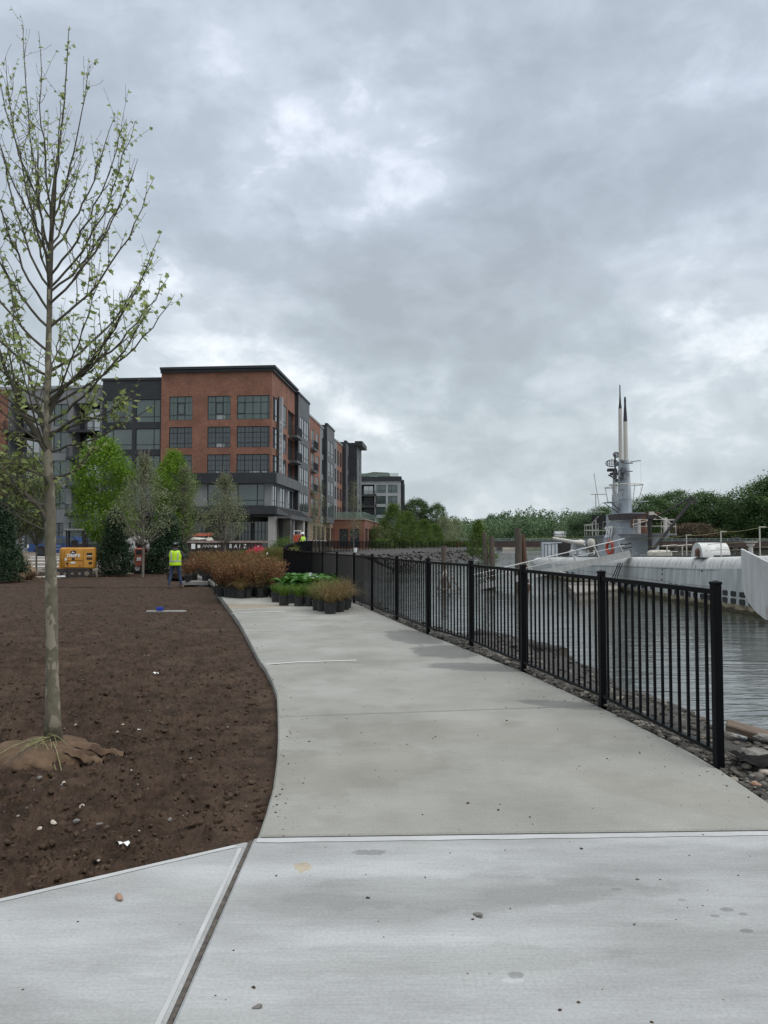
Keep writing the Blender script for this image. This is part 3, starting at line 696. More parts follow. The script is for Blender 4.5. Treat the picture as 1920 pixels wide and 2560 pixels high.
def reg_path():
    y = 1.8*(18/1.8)**rs.uniform(0, 1); l = float(curve(LEFT, y)) if y > 3.8 else -3; r = float(curve(RIGHT, y))
    x = rs.uniform(l, r) if rs.uniform() < .35 else (l+abs(rs.normal(0, .12)) if rs.uniform() < .5 else r-abs(rs.normal(0, .25)))
    if -.73 < x < -.63 and y < 3.9: return None
    if y < 3.8 and x < -.7 and y-(3.8+(x+.66)*.636) > -.02: return None
    return (x, y, 0.0)
scatter_stones('path_crumbs', 700, reg_path, .003, .010, clod_m, 11, .6, light=.1, sink=.1)
def gpg(u, v):
    d = ray(u, v); t = 2.0
    while t < 60:
        p = Vector((0,0,CZ))+d*t
        if p.z < max(ground_z(p.x, p.y), WZ): return p
        t += .05
    return gp(u, v, WZ)
# ---- countable stones
SP = [stone_template(k, 2) for k in (21, 22, 23, 24)]
def stone(name, label, cat, p, s, m, k=0, group=None, rz=None, smooth=False):
    v, f = SP[k]; mb = MB(); mb.add([(a*s[0], b_*s[1], c*s[2]) for a, b_, c in v], f)
    o = mb.build(name, m, None, loc=p, smooth=smooth); o.rotation_euler = (rnd.uniform(-.2, .2), rnd.uniform(-.2, .2), rz if rz is not None else rnd.uniform(0, 6)); return tag(o, label, cat, group)
for i, (u, v, s_) in enumerate([(158,1952,.035),(160,1948,.02),(192,2040,.026),(205,1996,.026),(249,2037,.032),(344,2062,.022),(425,2044,.022),(190,1802,.02),(418,1757,.018),(307,1799,.017),(476,1907,.018),(100,2058,.02),(70,2003,.022),(135,2044,.03),(100,1940,.026)]):
    p = gp(u, v, -.05); z = soil_z(p.x, p.y)
    stone('stone', 'small pale stone lying loose on the dark brown soil', 'stone', (p.x, p.y, z+s_*.25), (s_*.8, s_*.62, s_*.45), pale_stone if i%2 else stone_m, i%4, 'pale stones scattered on the soil bed')
for (u, v, s_, nm) in [(1195,2290,.020,'flat dark grey stone chip in the middle of the near concrete slab'),(1063,2194,.007,'tiny round pebble on the near slab beyond the flat grey chip'),(299,2247,.026,'reddish brown clod on the left concrete apron'),(643,2520,.014,'small dark pebble on the near slab close to the expansion joint at the bottom'),(1594,2199,.008,'tiny brown pebble on the right part of the near slab')]:
    p = gp(u, v, 0); stone('pebble', nm, 'pebble', (p.x, p.y, s_*.35), (s_*1.2, s_*.6, s_*.5), red_stone if 'red' in nm else stone_m, 1)
# stones and debris beyond the end of the fence
for i, (u, v, z, s_, m, lab) in enumerate([(1895,1778,-.9,(.19,.12,.11),red_stone,'reddish block at the water edge, farthest right beyond the fence end'),
   (1880,1795,-.72,(.22,.10,.08),red_stone,'flat tan slab of rock by the water beyond the fence end post'),(1862,1778,-.85,(.10,.08,.07),stone_m,'round grey cobble at the water edge right of the fence end post'),
   (1915,1812,-.6,(.16,.1,.08),pale_stone,'pale broken rock at the right edge of the bank'),(1905,1842,-.42,(.11,.09,.05),stone_m,'grey stone on the bank above the brown board'),
   (1900,1895,-.16,(.13,.1,.06),stone_m,'mossy grey stone in front of the brown board'),(1820,1765,-.95,(.09,.07,.05),stone_m,'dark stone just behind the fence end post')]):
    p = gpg(u, v+12); stone('rock', lab, 'rock', (p.x, p.y, ground_z(p.x, p.y)+s_[2]*.6), s_, m, i%4)
for i, (u, v, s_) in enumerate([(1872,1800,.07),(1850,1788,.06),(1912,1795,.09),(1888,1815,.055),(1838,1780,.05),(1905,1765,.08),(1880,1770,.06),(1868,1925,.035),(1912,1940,.04),(1890,1968,.03)]):
    p = gpg(u, v); stone('rock', 'pale broken rock among the rubble on the bank beyond the fence end', 'rock', (p.x, p.y, ground_z(p.x, p.y)+s_*.3), (s_*1.2, s_, s_*.65), pale_stone if i%3 else red_stone, i%4, 'pale broken rocks on the bank beyond the fence end')
p = gpg(1895, 1858); mb = MB(); mb.rbox(-.27,.27,-.08,.08,-.025,.025,.01)
o = mb.build('board', mat('board_wood', (.085,.060,.042), (.14,.10,.072), rough=.8, scale=4, stretch=(1,8,8), bump=.4), None, loc=(p.x+.05, p.y, ground_z(p.x, p.y)+.05)); o.rotation_euler = (.08,.2,-.45)
tag(o, 'brown wooden board half buried in the bank beyond the fence end', 'board')
# black filter fabric
def fabric(name, u, v, z, sx, sy, seed, label):
    p = gpg(u, v); n = 26; vs = []; fs = []
    for j in range(n):
        for i in range(n):
            x = (i/(n-1)-.5)*sx; y = (j/(n-1)-.5)*sy
            x += .12*sx*math.sin(j*.5+seed); 
            zz_ = ground_z(p.x+x, p.y+y)+.05+.09*abs(float(fbm(np.array(x*5+seed), np.array(y*5), 3, seed)))*2
            vs.append((x, y, zz_))
    for j in range(n-1):
        for i in range(n-1): fs.append((j*n+i, j*n+i+1, (j+1)*n+i+1, (j+1)*n+i))
    mb = MB(); mb.add(vs, fs); o = mb.build(name, mat('geotextile', (.008,.008,.009), (.020,.019,.017), rough=.95, scale=8, bump=.4, spec=.1) if 'geotextile' not in MATS else MATS['geotextile'], None, smooth=True, loc=(p.x, p.y, 0))
    tag(o, label, 'fabric sheet')
fabric('geotextile_sheet', 1828, 1806, -.55, 1.0, .35, 3, 'crumpled black fabric lying across the bank right behind the fence end post')
fabric('geotextile_sheet', 1893, 1922, -.1,   .30, .24, 5, 'folded black fabric along the edge of the path at the fence end')
# log on the bank
tv = [Vector((2.84,22.3,-1.30)), Vector((3.4,21.0,-1.28)), Vector((3.9,19.8,-1.29)), Vector((4.45,18.5,-1.30))]
log = thing('log', 'long dark waterlogged log lying on the bank behind the fence', 'log', (3.6,20.4,-1.3))
mb = MB(); pts = []; rad = []
for i in range(25):
    t = i/24*3; k = min(int(t), 2); pts.append(tv[k].lerp(tv[k+1], t-k)); rad.append(.19+.012*math.sin(i*1.7))
mb.tube(pts, rad, 18); mb.build('trunk', mat('wet_wood', (.012,.010,.009), (.04,.032,.026), rough=.6, scale=7, bump=.8, bscale=14, bdist=.03), log, smooth=True, world=True, auto=50)
mb = MB(); dlog = (tv[3]-tv[2]).normalized(); mb.tube([tv[3]+dlog*.002, tv[3]+dlog*.012], .15, 16); mb.build('cut_end', wood_old, log, world=True)
# litter
for (u, v, w_, lab) in [(310,2105,.09,'torn white scrap of paper on the soil nearest the concrete apron'),(388,1677,.10,'white crumpled scrap on the soil left of the path bend'),(348,1818,.035,'small white scrap on the soil right of the burlap root ball'),(345,1961,.014,'tiny white fleck on the soil below the burlap ball')]:
    p = gp(u, v, -.05); z = soil_z(p.x, p.y); mb = MB(); n = 6
    mb.add([(w_*(.5-i/n)+rnd.uniform(-.1,.1)*w_, (rnd.uniform(.06,.2))*w_*s__, .01+rnd.uniform(0,.25)*w_) for s__ in (-1,1) for i in range(n+1)], [(i, i+1, n+2+i, n+1+i) for i in range(n)])
    o = mb.build('paper_scrap', white_paint, None, loc=(p.x, p.y, z+.012)); o.rotation_euler = (0,0,-.4); tag(o, lab, 'litter')
p = gp(416, 1529, -.1); z = soil_z(p.x, p.y); mb = MB(); mb.box(-.45,.45,-.03,.03,0,.03)
lv = thing('level', 'grey spirit level lying on the soil with a blue box on it', 'tool', (p.x, p.y, z+.075), .03); mb.build('bar', alu, lv)
mb = MB(); mb.box(-.22,-.08,-.04,.04,.03,.11); mb.build('blue_case', mat('blue_plastic', (.02,.05,.35), rough=.5), lv)
p = gp(1000, 1680, 0); mb = MB(); mb.bar((-.14,0,.006),(.14,.02,.006),.008,6)
# ------------------------------------------------------------------ fence
posts = []
for u, v in [(1797,1918),(1507,1766),(1309,1677),(1178,1617),(1070,1583),(992,1551),(930,1526),(885,1508)]:
    p = gp(u, v, 0); posts.append((p.x, p.y))
posts += [(-1.28,20.15),(-1.83,22.0),(-2.35,23.9),(-2.85,25.75),(-3.35,27.6),(-3.75,29.5),(-4.1,31.4)]
# round the inlet
way = [(-4.1,31.4),(-4.9,36),(-5.4,42),(-5.9,50),(-5.9,60),(-5.2,72),(-3.9,84),(-1.9,96),(.6,106),(4.5,116),(9.5,127),(14.6,138),(21.5,152)]
acc_ = 0; last = way[0]
for a, b in zip(way[:-1], way[1:]):
    A_ = Vector(a); B_ = Vector(b); Ld = (B_-A_).length; t = 1.95-acc_
    while t <= Ld:
        posts.append(tuple(A_.lerp(B_, t/Ld))); t += 1.95
    acc_ = Ld-(t-1.95)
fence = thing('metal_fence', 'long black metal picket fence between the concrete path and the water, curving round the inlet', 'fence', (posts[0][0], posts[0][1], 0))
def fz(p): return float(Hpath(np.array(p[1])))
FH = 1.20
def post_mesh():
    mb = MB(); w_ = .0275; mb.box(-w_, w_, -w_, w_, -.25, FH+.015); mb.box(-w_-.004, w_+.004, -w_-.004, w_+.004, FH+.015, FH+.032)
    c = w_+.003; mb.add([(-c,-c,FH+.032),(c,-c,FH+.032),(c,c,FH+.032),(-c,c,FH+.032),(0,0,FH+.044)], [(0,1,4),(1,2,4),(2,3,4),(3,0,4)])
    return mb
pm = None; O = Vector((posts[0][0], posts[0][1], 0))
for i, p in enumerate(posts):
    nx_ = posts[min(i+1, len(posts)-1)]; pv = posts[max(i-1, 0)]
    d = math.atan2(nx_[1]-pv[1], nx_[0]-pv[0])
    if pm is None:
        o = post_mesh().build('post', black_paint, fence, bevel=.003); pm = o.data
    else: o = link('post', pm, fence)
    o.location = (p[0]-O.x, p[1]-O.y, fz(p)); o.rotation_euler = (0, 0, d)
rail_c = {}
for i in range(len(posts)-1):
    a = Vector((*posts[i], fz(posts[i]))); b = Vector((*posts[i+1], fz(posts[i+1]))); L_ = (b-a).length
    Mx = Matrix.Translation(a-O) @ (b-a).to_track_quat('X', 'Z').to_matrix().to_4x4()
    n = max(3, round(L_/.122))-1
    mb = MB(); gap = L_/(n+1); r = .0088
    z0, z1 = .095, FH-.03
    near = posts[i][1] < 60
    for k in range(1, n+1):
        x = gap*k
        if near: mb.box(x-r, x+r, -r, r, z0, z1)
        else: mb.box(x-r, x+r, -r*.6, r*.6, z0, z1)
    pn = mb.build('picket_panel', black_paint, fence); pn.matrix_local = Mx
    for zc, hh in ((FH-.035, .03), (.10, .022)):
        mb = MB(); mb.box(.026, L_-.026, -.019, .019, zc-hh*.6, zc+hh*.6); mb.build('rail', black_paint, pn)
# ------------------------------------------------------------------ apartment building (local frame: x along front, y away from us)
BO = Vector((-11.6, 76.0, 0)); RZ = -math.atan(.0844)
BM = Matrix.Translation(BO) @ Matrix.Rotation(RZ, 4, 'Z'); BMi = BM.inverted()
bld = thing('apartment_building', 'long five storey apartment block of red brick and dark grey panels beside the path', 'building', tuple(BO), RZ)
W[bld.name] = BM
def loc_ray(u, v):
    o = BMi @ Vector((0,0,CZ)); d = BMi.to_3x3() @ ray(u, v); return o, d
def onF(u, v, y=0.0):   # plane y = const -> (x, z)
    o, d = loc_ray(u, v); t = (y-o.y)/d.y; return o.x+d.x*t, o.z+d.z*t
def onS(u, v=1300, x=0.0):   # plane x = const -> (y, z)
    o, d = loc_ray(u, v); t = (x-o.x)/d.x; return o.y+d.y*t, o.z+d.z*t
class Facade:
    """wall on a plane: kind 'F' (y=c, faces -y, a runs along x) or 'S' (x=c, faces +x, a runs along y)"""
    def __init__(s, kind, c): s.k = kind; s.c = c
    def pt(s, a, z, d=0.0):   # d = depth inwards
        return (a, s.c+d, z) if s.k == 'F' else (s.c-d, a, z)
def quad(mb, fc, a0, a1, z0, z1, d=0.0):
    mb.add([fc.pt(a0,z0,d), fc.pt(a1,z0,d), fc.pt(a1,z1,d), fc.pt(a0,z1,d)], [(0,1,2,3)])
def wall(fc, a0, a1, z0, z1, holes, m, parent, depth=.18, name='wall'):
    mb = MB(); As = sorted({a0, a1, *[h[0] for h in holes], *[h[1] for h in holes]}); Zs = sorted({z0, z1, *[h[2] for h in holes], *[h[3] for h in holes]})
    As = [a for a in As if a0-1e-6 <= a <= a1+1e-6]; Zs = [z for z in Zs if z0-1e-6 <= z <= z1+1e-6]
    for i in range(len(As)-1):
        for j in range(len(Zs)-1):
            ca = (As[i]+As[i+1])/2; cz = (Zs[j]+Zs[j+1])/2
            if any(h[0] < ca < h[1] and h[2] < cz < h[3] for h in holes): continue
            quad(mb, fc, As[i], As[i+1], Zs[j], Zs[j+1])
    for h in holes:
        dd = h[4] if len(h) > 4 else depth
        for (p, q, r, t) in (((h[0],h[2]),(h[1],h[2]),0,0),((h[1],h[2]),(h[1],h[3]),0,0),((h[1],h[3]),(h[0],h[3]),0,0),((h[0],h[3]),(h[0],h[2]),0,0)):
            mb.add([fc.pt(*p), fc.pt(*q), fc.pt(*q, dd), fc.pt(*p, dd)], [(0,1,2,3)])
    return mb.build(name, m, parent)
def fbox(mb, fc, a0, a1, z0, z1, d0, d1):
    p = fc.pt(a0, z0, d0); q = fc.pt(a1, z1, d1)
    mb.box(min(p[0],q[0]), max(p[0],q[0]), min(p[1],q[1]), max(p[1],q[1]), min(z0,z1), max(z0,z1))
def window(fc, a0, a1, z0, z1, cols, rows, glass, parent, d=.16, bar=.05, fine=None, frame=None, casement=None):
    """cols/rows: lists of fractions of mullions"""
    mb = MB(); f = frame or dark_metal
    fbox(mb, fc, a0, a0+bar, z0, z1, d-.07, d); fbox(mb, fc, a1-bar, a1, z0, z1, d-.07, d)
    fbox(mb, fc, a0+bar, a1-bar, z0, z0+bar, d-.07, d); fbox(mb, fc, a0+bar, a1-bar, z1-bar, z1, d-.07, d)
    for c in cols: x = lerp(a0, a1, c); fbox(mb, fc, x-bar*.6, x+bar*.6, z0+bar, z1-bar, d-.066, d-.002)
    for r in rows: z = lerp(z0, z1, r); fbox(mb, fc, a0+bar, a1-bar, z-bar*.5, z+bar*.5, d-.062, d-.004)
    if fine:
        for c in fine[0]: x = lerp(a0, a1, c); fbox(mb, fc, x-.012, x+.012, z0+bar, z1-bar, d-.04, d-.006)
        for r in fine[1]: z = lerp(z0, z1, r); fbox(mb, fc, a0+bar, a1-bar, z-.012, z+.012, d-.038, d-.008)
    if casement:
        ca, cb, ra, rb = casement; xa, xb = lerp(a0,a1,ca), lerp(a0,a1,cb); za, zb = lerp(z0,z1,ra), lerp(z0,z1,rb)
        fbox(mb, fc, xa, xa+.06, za, zb, d-.09, d-.01); fbox(mb, fc, xb-.06, xb, za, zb, d-.09, d-.01); fbox(mb, fc, xa+.06, xb-.06, za, za+.06, d-.09, d-.01); fbox(mb, fc, xa+.06, xb-.06, zb-.06, zb, d-.09, d-.01)
    w_ = mb.build('window', f, parent)
    mb = MB(); fbox(mb, fc, a0+.01, a1-.01, z0+.01, z1-.01, d-.025, d+.02); mb.build('pane', glass, w_)
    return w_
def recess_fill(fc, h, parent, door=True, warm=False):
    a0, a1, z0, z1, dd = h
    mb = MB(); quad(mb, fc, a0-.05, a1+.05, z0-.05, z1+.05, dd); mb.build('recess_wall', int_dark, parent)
    if door:
        m_ = (a0+a1)/2; window(fc, m_-.35*(a1-a0), m_+.38*(a1-a0), z0+.03, z1-.3, [.5], [], glass_side if not warm else glass_blue, parent, d=dd-.02)
    if warm:
        mb = MB(); fbox(mb, fc, a0+.55*(a1-a0), a1-.12*(a1-a0), z0, z1-.1, dd-.06, dd-.004); mb.build('wood_panel', int_brown, parent)
def balcony(fc, a0, a1, z, out, parent, rail=1.05, m=None, slab=.24, soffit=None):
    mb = MB(); fbox(mb, fc, a0, a1, z-slab, z, -out, -.004); b_ = mb.build('balcony', m or grey_panel, parent)
    mb = MB(); r = .016
    fbox(mb, fc, a0+.03, a1-.03, z+rail-.04, z+rail, -out+.03, -out+.07)
    fbox(mb, fc, a0+.03, a1-.03, z+.06, z+.10, -out+.03, -out+.07)
    n = max(3, int((a1-a0)/.13))
    for i in range(n+1):
        a = lerp(a0+.05, a1-.05, i/n); fbox(mb, fc, a-r*.7, a+r*.7, z, z+rail-.04, -out+.04, -out+.06)
    if out > .3:
        for aa in (a0+.03, a1-.07):
            fbox(mb, fc, aa, aa+.04, z+rail-.04, z+rail, -out+.07, -.01)
            k = max(2, int(out/.13))
            for i in range(1, k): dd = lerp(-out+.05, -.05, i/k); fbox(mb, fc, aa+.01, aa+.03, z, z+rail-.04, dd-.012, dd+.012)
    mb.build('railing', dark_metal, b_)
    return b_
FL = [(14.22,16.72),(11.30,13.50),(8.42,10.60)]   # storey 5, 4, 3 window z ranges (brick front)
F2 = (5.2, 7.45)
ROOF = 19.75
FF = Facade('F', 0.0); SS = Facade('S', 0.0)
# front brick
xl = onF(402, 1100)[0]
cols = [(422, 480.3), (518, 576), (591.5, 674)]
holes = []; wins = []
rowpx = [(986,1045),(1065,1117),(1137,1188)]
for k, (z0, z1) in enumerate(FL):
    for j, (u0, u1) in enumerate(cols):
        a0 = onF(u0, 1100)[0]; a1 = onF(u1, 1100)[0]; holes.append((a0, a1, z0, z1)); wins.append((a0, a1, z0, z1, k, j))
wall(FF, xl, 0.0, 8.4, ROOF-.55, holes, brick, bld)
for a0, a1, z0, z1, k, j in wins:
    g = glass_green if k == 0 else glass_blue
    if j < 2:
        if k == 0: window(FF, a0, a1, z0, z1, [1/3, 2/3], [.22, .74], g, bld, casement=(.35, .66, .25, .73), fine=([.17,.83],[]))
        else: window(FF, a0, a1, z0, z1, [.345, .66], [.23, .72], g, bld, bar=.065, fine=([.17,.5,.83],[.48]))
    else:
        if k == 0: window(FF, a0, a1, z0, z1, [.24, .48, .72, .94], [.24, .72], g, bld, casement=(0, .24, .25, .73))
        else: window(FF, a0, a1, z0, z1, [.24, .48, .72, .94], [.23, .72], g, bld, bar=.065, fine=([.12,.36,.6,.83],[.48]))
# a few pale blinds inside
blind_m = mat('blind', (.26,.29,.28), (.34,.36,.36), rough=.8, scale=3)
for (u0, u1, z0, z1) in [(541,560,14.24,14.75),(541,560,11.33,11.75),(536,548,8.45,8.85),(625,648,8.45,8.9),(655,668,8.45,8.85)]:
    mb = MB(); a0 = onF(u0,1100)[0]; a1 = onF(u1,1100)[0]; fbox(mb, FF, a0, a1, z0, z1, .128, .134); mb.build('blind', blind_m, bld)
# side brick section 1
S = lambda u, x=0.0: onS(u, 1300, x)[0]
y_end1 = S(736.6)
holes = []; w1 = (S(680.6), S(693)); w2 = (S(705.5), S(714.8)); rc = (S(718.5), S(735.6))
for z0, z1 in FL: holes += [(w1[0], w1[1], z0, z1), (w2[0], w2[1], z0, z1), (rc[0], rc[1], z0-.45, z1-.1, 1.6)]
wall(SS, 0.0, y_end1, 8.4, ROOF-.55, holes, brick, bld)
for k, (z0, z1) in enumerate(FL):
    for w_ in (w1, w2): window(SS, w_[0], w_[1], z0, z1, [.5], [.25] if k == 0 else [.25, .72], glass_side, bld, bar=.05, d=.09)
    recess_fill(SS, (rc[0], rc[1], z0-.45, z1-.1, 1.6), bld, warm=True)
    balcony(SS, rc[0]+.7, y_end1-.15, z0-.45, .95 if k < 2 else .3, bld, m=grey_panel)
# cornice round the brick block
mb = MB(); o_ = .42
for (za, zb, o_) in ((ROOF-.55, ROOF-.25, .22), (ROOF-.25, ROOF, .42)):
    mb.box(xl-.05, o_, -o_, y_end1+.1, za, zb)
mb.build('cornice', dark_metal, bld)
# vertical sign fin
fy = S(701, .5); fin = MB(); fin.box(.30, .62, fy, fy+.5, 8.75, 16.9); fo = fin.build('blade_sign', light_panel, bld)
fin = MB(); fin.box(.14, .295, fy+.02, fy+.5, 8.75, 16.95); fin.build('shaded_return', dark_metal, fo)  # dark side of the fin, its shade put into the colour
# the fin face shows small pale marks one above another
mb = MB(); fr = random.Random(5)
for i in range(9):
    z = 9.1+i*.62; mb.box(.38, .54, fy-.012, fy-.002, z, z+.04); mb.box(.38, .42, fy-.012, fy-.002, z+.04, z+.30)
    if i % 2: mb.box(.42, .54, fy-.012, fy-.002, z+.26, z+.30)
    else: mb.box(.50, .54, fy-.012, fy-.002, z+.04, z+.30)
mb.build('sign_marks', text_white, fo)
# ---- side sections beyond
def side_section(u0, u1, c, top, m, wincols, side_dark=None, glass=glass_side, low=4.3, cop=dark_metal, balc=None, over=.0, rec=None, below=None):
    fc = Facade('S', c); a0 = S(u0, c); a1 = S(u1, c); holes = []; ws = []
    floors = FL+[F2]
    for (p, q) in wincols:
        b0, b1 = S(p, c), S(q, c)
        for z0, z1 in floors: holes.append((b0, b1, z0, z1-.05)); ws.append((b0, b1, z0, z1-.05))
    rcs = []
    if rec:
        b0, b1 = S(rec[0], c), S(rec[1], c)
        for z0, z1 in floors: rcs.append((b0, b1, z0-.45, z1, 1.4)); holes.append(rcs[-1])
    wall(fc, a0, a1, low, top-.25, holes, m, bld)
    for i, (b0, b1, z0, z1) in enumerate(ws): window(fc, b0, b1, z0, z1, [.5], [.26], glass, bld, bar=.05, d=.07)
    for h in rcs: recess_fill(fc, h, bld); balcony(fc, h[0], h[1], h[2], .5, bld)
    if balc:
        b0, b1 = S(balc[0], c), S(balc[1], c)
        for z0, z1 in floors: balcony(fc, b0, b1, z0-.25, .55, bld)
    mb = MB(); mb.box(c-.35, c+.10+over, a0-.06-over*.3, a1+.05, top-.25-over*.6, top); mb.build('coping', cop, bld)
    if side_dark is not None:
        mb = MB(); mb.box(-.5, c-.012, a0+.004, a0+.2, low, top-.25); mb.build('return_wall', side_dark, bld)
        mb = MB(); mb.box(-.5, c-.012, a1-.2, a1-.004, low, top-.25); mb.build('return_wall', side_dark, bld)
    return a0, a1
side_section(745, 772.6, .45, 19.4, grey_panel, [(748.6,758.8),(759.6,770.6)], side_dark=dark_metal)
side_section(772.7, 799.5, 0, 18.35, brick, [(778,784.6),(789.3,795.6)], balc=(775,785), cop=light_panel)
side_section(799.5, 813, 0, 18.25, wing_panel, [(804,810.2)], cop=light_panel)
side_section(817, 835.5, .55, 18.95, grey_panel, [(819.8,826.2),(827.2,834)], side_dark=dark_metal)
side_section(835.5, 842, 0, 18.2, wing_panel, [(836.3,839.6)], cop=light_panel)
side_section(842, 862, 0, 18.3, brick, [(842.6,846.4),(849,853.6)], rec=(855.5,861.5), cop=light_panel)
side_section(864.5, 880, .65, 19.1, grey_panel, [(869.5,873.8),(874.6,878.6)], side_dark=dark_metal)
side_section(892, 903.5, 2.1, 19.45, grey_panel, [(896,899.5)], side_dark=dark_metal, over=.9)
# core mass
mb = MB(); yE = S(903.5, 2.1)
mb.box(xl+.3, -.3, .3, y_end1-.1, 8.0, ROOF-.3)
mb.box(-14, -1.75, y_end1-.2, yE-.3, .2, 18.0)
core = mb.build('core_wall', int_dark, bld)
# lower front: storey 2 band + glazing
zb1 = (7.55, 8.62); zb2 = (4.35, 5.2)
xb0 = onF(465, 1300)[0]
yb_end = S(752, .62)
mb = MB(); mb.box(xl+.0, .62, -.55, -.004, zb1[0], zb1[1]); mb.box(xb0, .62, -.55, -.004, zb2[0], zb2[1])
mb.build('fascia', dark_metal, bld)
mb = MB(); mb.box(.004, .62, .0, yb_end, zb1[0], zb1[1]); mb.box(.004, .62, 0, yb_end, zb2[0], zb2[1]); mb.build('fascia', grey_panel, bld)
mb = MB()   # panel joints standing 3 mm proud
for i in range(1, 9):
    x = lerp(xl, .62, i/9); mb.box(x-.012, x+.012, -.556, -.55, zb1[0]+.01, zb1[1]-.01)
    if x > xb0: mb.box(x-.012, x+.012, -.556, -.55, zb2[0]+.01, zb2[1]-.01)
mb.build('panel_joint', black_plastic, bld)
holes = []
wx = [(onF(593.5,1230)[0], onF(661,1230)[0]), (onF(518,1230)[0], onF(576,1230)[0]), (onF(422,1230)[0], onF(478,1230)[0])]
for a0, a1 in wx: holes.append((a0, a1, F2[0]+.02, 7.5))
wall(FF, xl, 0, 5.1, 7.6, holes, wing_panel, bld)
for i, (a0, a1) in enumerate(wx): window(FF, a0, a1, F2[0]+.02, 7.5, [.73], [.26], glass_green, bld, bar=.07)
holes = []; sw = [(S(681.5), S(692.5)), (S(700.5), S(713)), (S(719.5), S(731)), (S(732), S(744))]
for i, (a0, a1) in enumerate(sw): holes.append((a0, a1, F2[0]+.02, 7.4, .18 if i < 3 else 1.5))
wall(SS, 0, S(745), 5.1, 7.6, holes, wing_panel, bld)
for i, (a0, a1) in enumerate(sw[:3]): window(SS, a0, a1, F2[0]+.02, 7.4, [.5], [.28], glass_side if i < 2 else glass_blue, bld, bar=.05, d=.08)
recess_fill(SS, (sw[3][0], sw[3][1], F2[0]+.02, 7.4, 1.5), bld, door=False)
# ground floor: recessed dark shopfront, concrete columns
mb = MB(); mb.box(xl, -2.6, 2.6, y_end1+8, .3, 4.4); mb.box(-2.6,-1.8, 8, S(745), .3, 4.4); mb.build('shopfront_wall', dark_metal, bld)
mb = MB(); mb.box(xl, .3, .1, S(757), 4.10, 4.34); mb.build('soffit', black_plastic, bld)
FG = Facade('F', 2.6)
for (u0, u1) in [(636,672),(596,628),(560,590),(475,515)]:
    a0 = onF(u0, 1340, 2.6)[0]; a1 = onF(u1, 1340, 2.6)[0]; window(FG, a0, a1, .9, 3.7, [.25,.5,.75], [.6], glass_green if u0 > 630 else glass_blue, bld, d=-.02)
FG2 = Facade('S', -1.8)
for i in range(5): window(FG2, 9+i*3.2, 11.6+i*3.2, .8, 3.6, [.5], [.6], glass_blue, bld, d=-.02)
def column(x0, x1, y0, y1):
    mb = MB(); mb.rbox(x0, x1, y0, y1, .1, 2.35, .03); mb.rbox(x0, x1, y0, y1, 2.36, 4.12, .03); mb.build('column', col_conc, bld)
cx0 = onF(670, 1340, .0)[0]; cx1 = onF(688.5, 1340, 0)[0]; column(cx0, cx1, -.05, .8)
for u0, u1 in ((721, 737), (754, 770)):
    yy = S(u0+4, .1); column(-.75, .15, yy, yy+.9)
for u in (733.5, 769):
    yy = S(u, 1.8); mb = MB(); mb.box(1.72, 1.9, yy, yy+.18, .1, 3.95); mb.build('post', light_panel, bld)
# canopy with diagonal braces
yA = S(690, .62)+.1; yB = S(775, 1.8); mb = MB(); mb.box(.62, 2.1, yA, yB, 3.95, 4.12); mb.box(2.1, 2.2, yA, yB, 3.85, 4.25); cp = mb.build('canopy', grey_panel, bld)
mb = MB()
for i in range(6):
    yy = lerp(yA+.6, yB-1.2, i/5); mb.bar((.63, yy, 5.1), (2.0, yy, 4.22), .045, 6); mb.bar((.63, yy+.02, 5.1), (.63, yy+1.0, 5.1), .04, 6); mb.bar((.63, yy+1.0, 5.1), (2.0, yy+1.0, 4.22), .045, 6)
mb.build('brace', dark_metal, cp)
# ground floor beyond section 2: brownish masonry with openings
SG = Facade('S', -.1); holes = []
g0 = S(772, -.1); g1 = S(845, -.1)
gw = [(S(a, -.1), S(b_, -.1)) for a, b_ in ((783,789),(793,799),(804,811),(815,825),(828,834))]
for a0, a1 in gw: holes.append((a0, a1, .75, 3.7))
wall(SG, g0, S(903), .1, 4.3, holes, mat('tan_masonry', (.20,.15,.10), (.27,.20,.14), rough=.9, scale=1.5), bld)
for a0, a1 in gw: window(SG, a0, a1, .75, 3.7, [.5], [.7], glass_blue, bld)
# ---- dark bay left of the brick, and the grey wing with balconies
DY = .35; FD = Facade('F', DY)
xd = onF(256.5, 1000, DY)[0]; holes = []; ws = []
dfl = [(14.1,16.55),(11.2,13.45),(8.2,10.6),(5.2,7.6)]
du = [(264,331.5),(340,401)]
for z0, z1 in dfl:
    for u0, u1 in du:
        a0 = onF(u0, 1000, DY)[0]; a1 = onF(u1, 1000, DY)[0]; a1 = min(a1, xl-.02); holes.append((a0, a1, z0, z1)); ws.append((a0, a1, z0, z1))
wall(FD, xd, xl, 4.2, 18.6, holes, dark_metal, bld)
for i, (a0, a1, z0, z1) in enumerate(ws): window(FD, a0, a1, z0, z1, [.29] if i % 2 == 0 else [.74], [.25], glass_green, bld, bar=.06)
mb = MB(); mb.box(xd, xl-.06, DY-.12, DY+.5, 18.6, 18.85); mb.build('coping', dark_metal, bld)
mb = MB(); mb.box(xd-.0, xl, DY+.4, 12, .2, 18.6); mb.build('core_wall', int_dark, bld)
mb = MB()
for u in (296, 336, 369):
    x = onF(u, 960, DY)[0]; mb.box(x-.012, x+.012, DY-.006, DY-.002, 16.7, 18.55)
mb.box(xd, xl, DY-.007, DY-.003, 17.6, 17.62); mb.build('panel_joint', black_plastic, bld)
GY = .8; FW = Facade('F', GY)
X_ = lambda u: onF(u, 1100, GY)[0]
xw0 = X_(-190); xw = X_(20)
wz = 18.25; holes = []; ws = []; rcs = []
wfl = [(13.9,16.3),(11.0,13.3),(8.0,10.2),(5.0,7.3)]
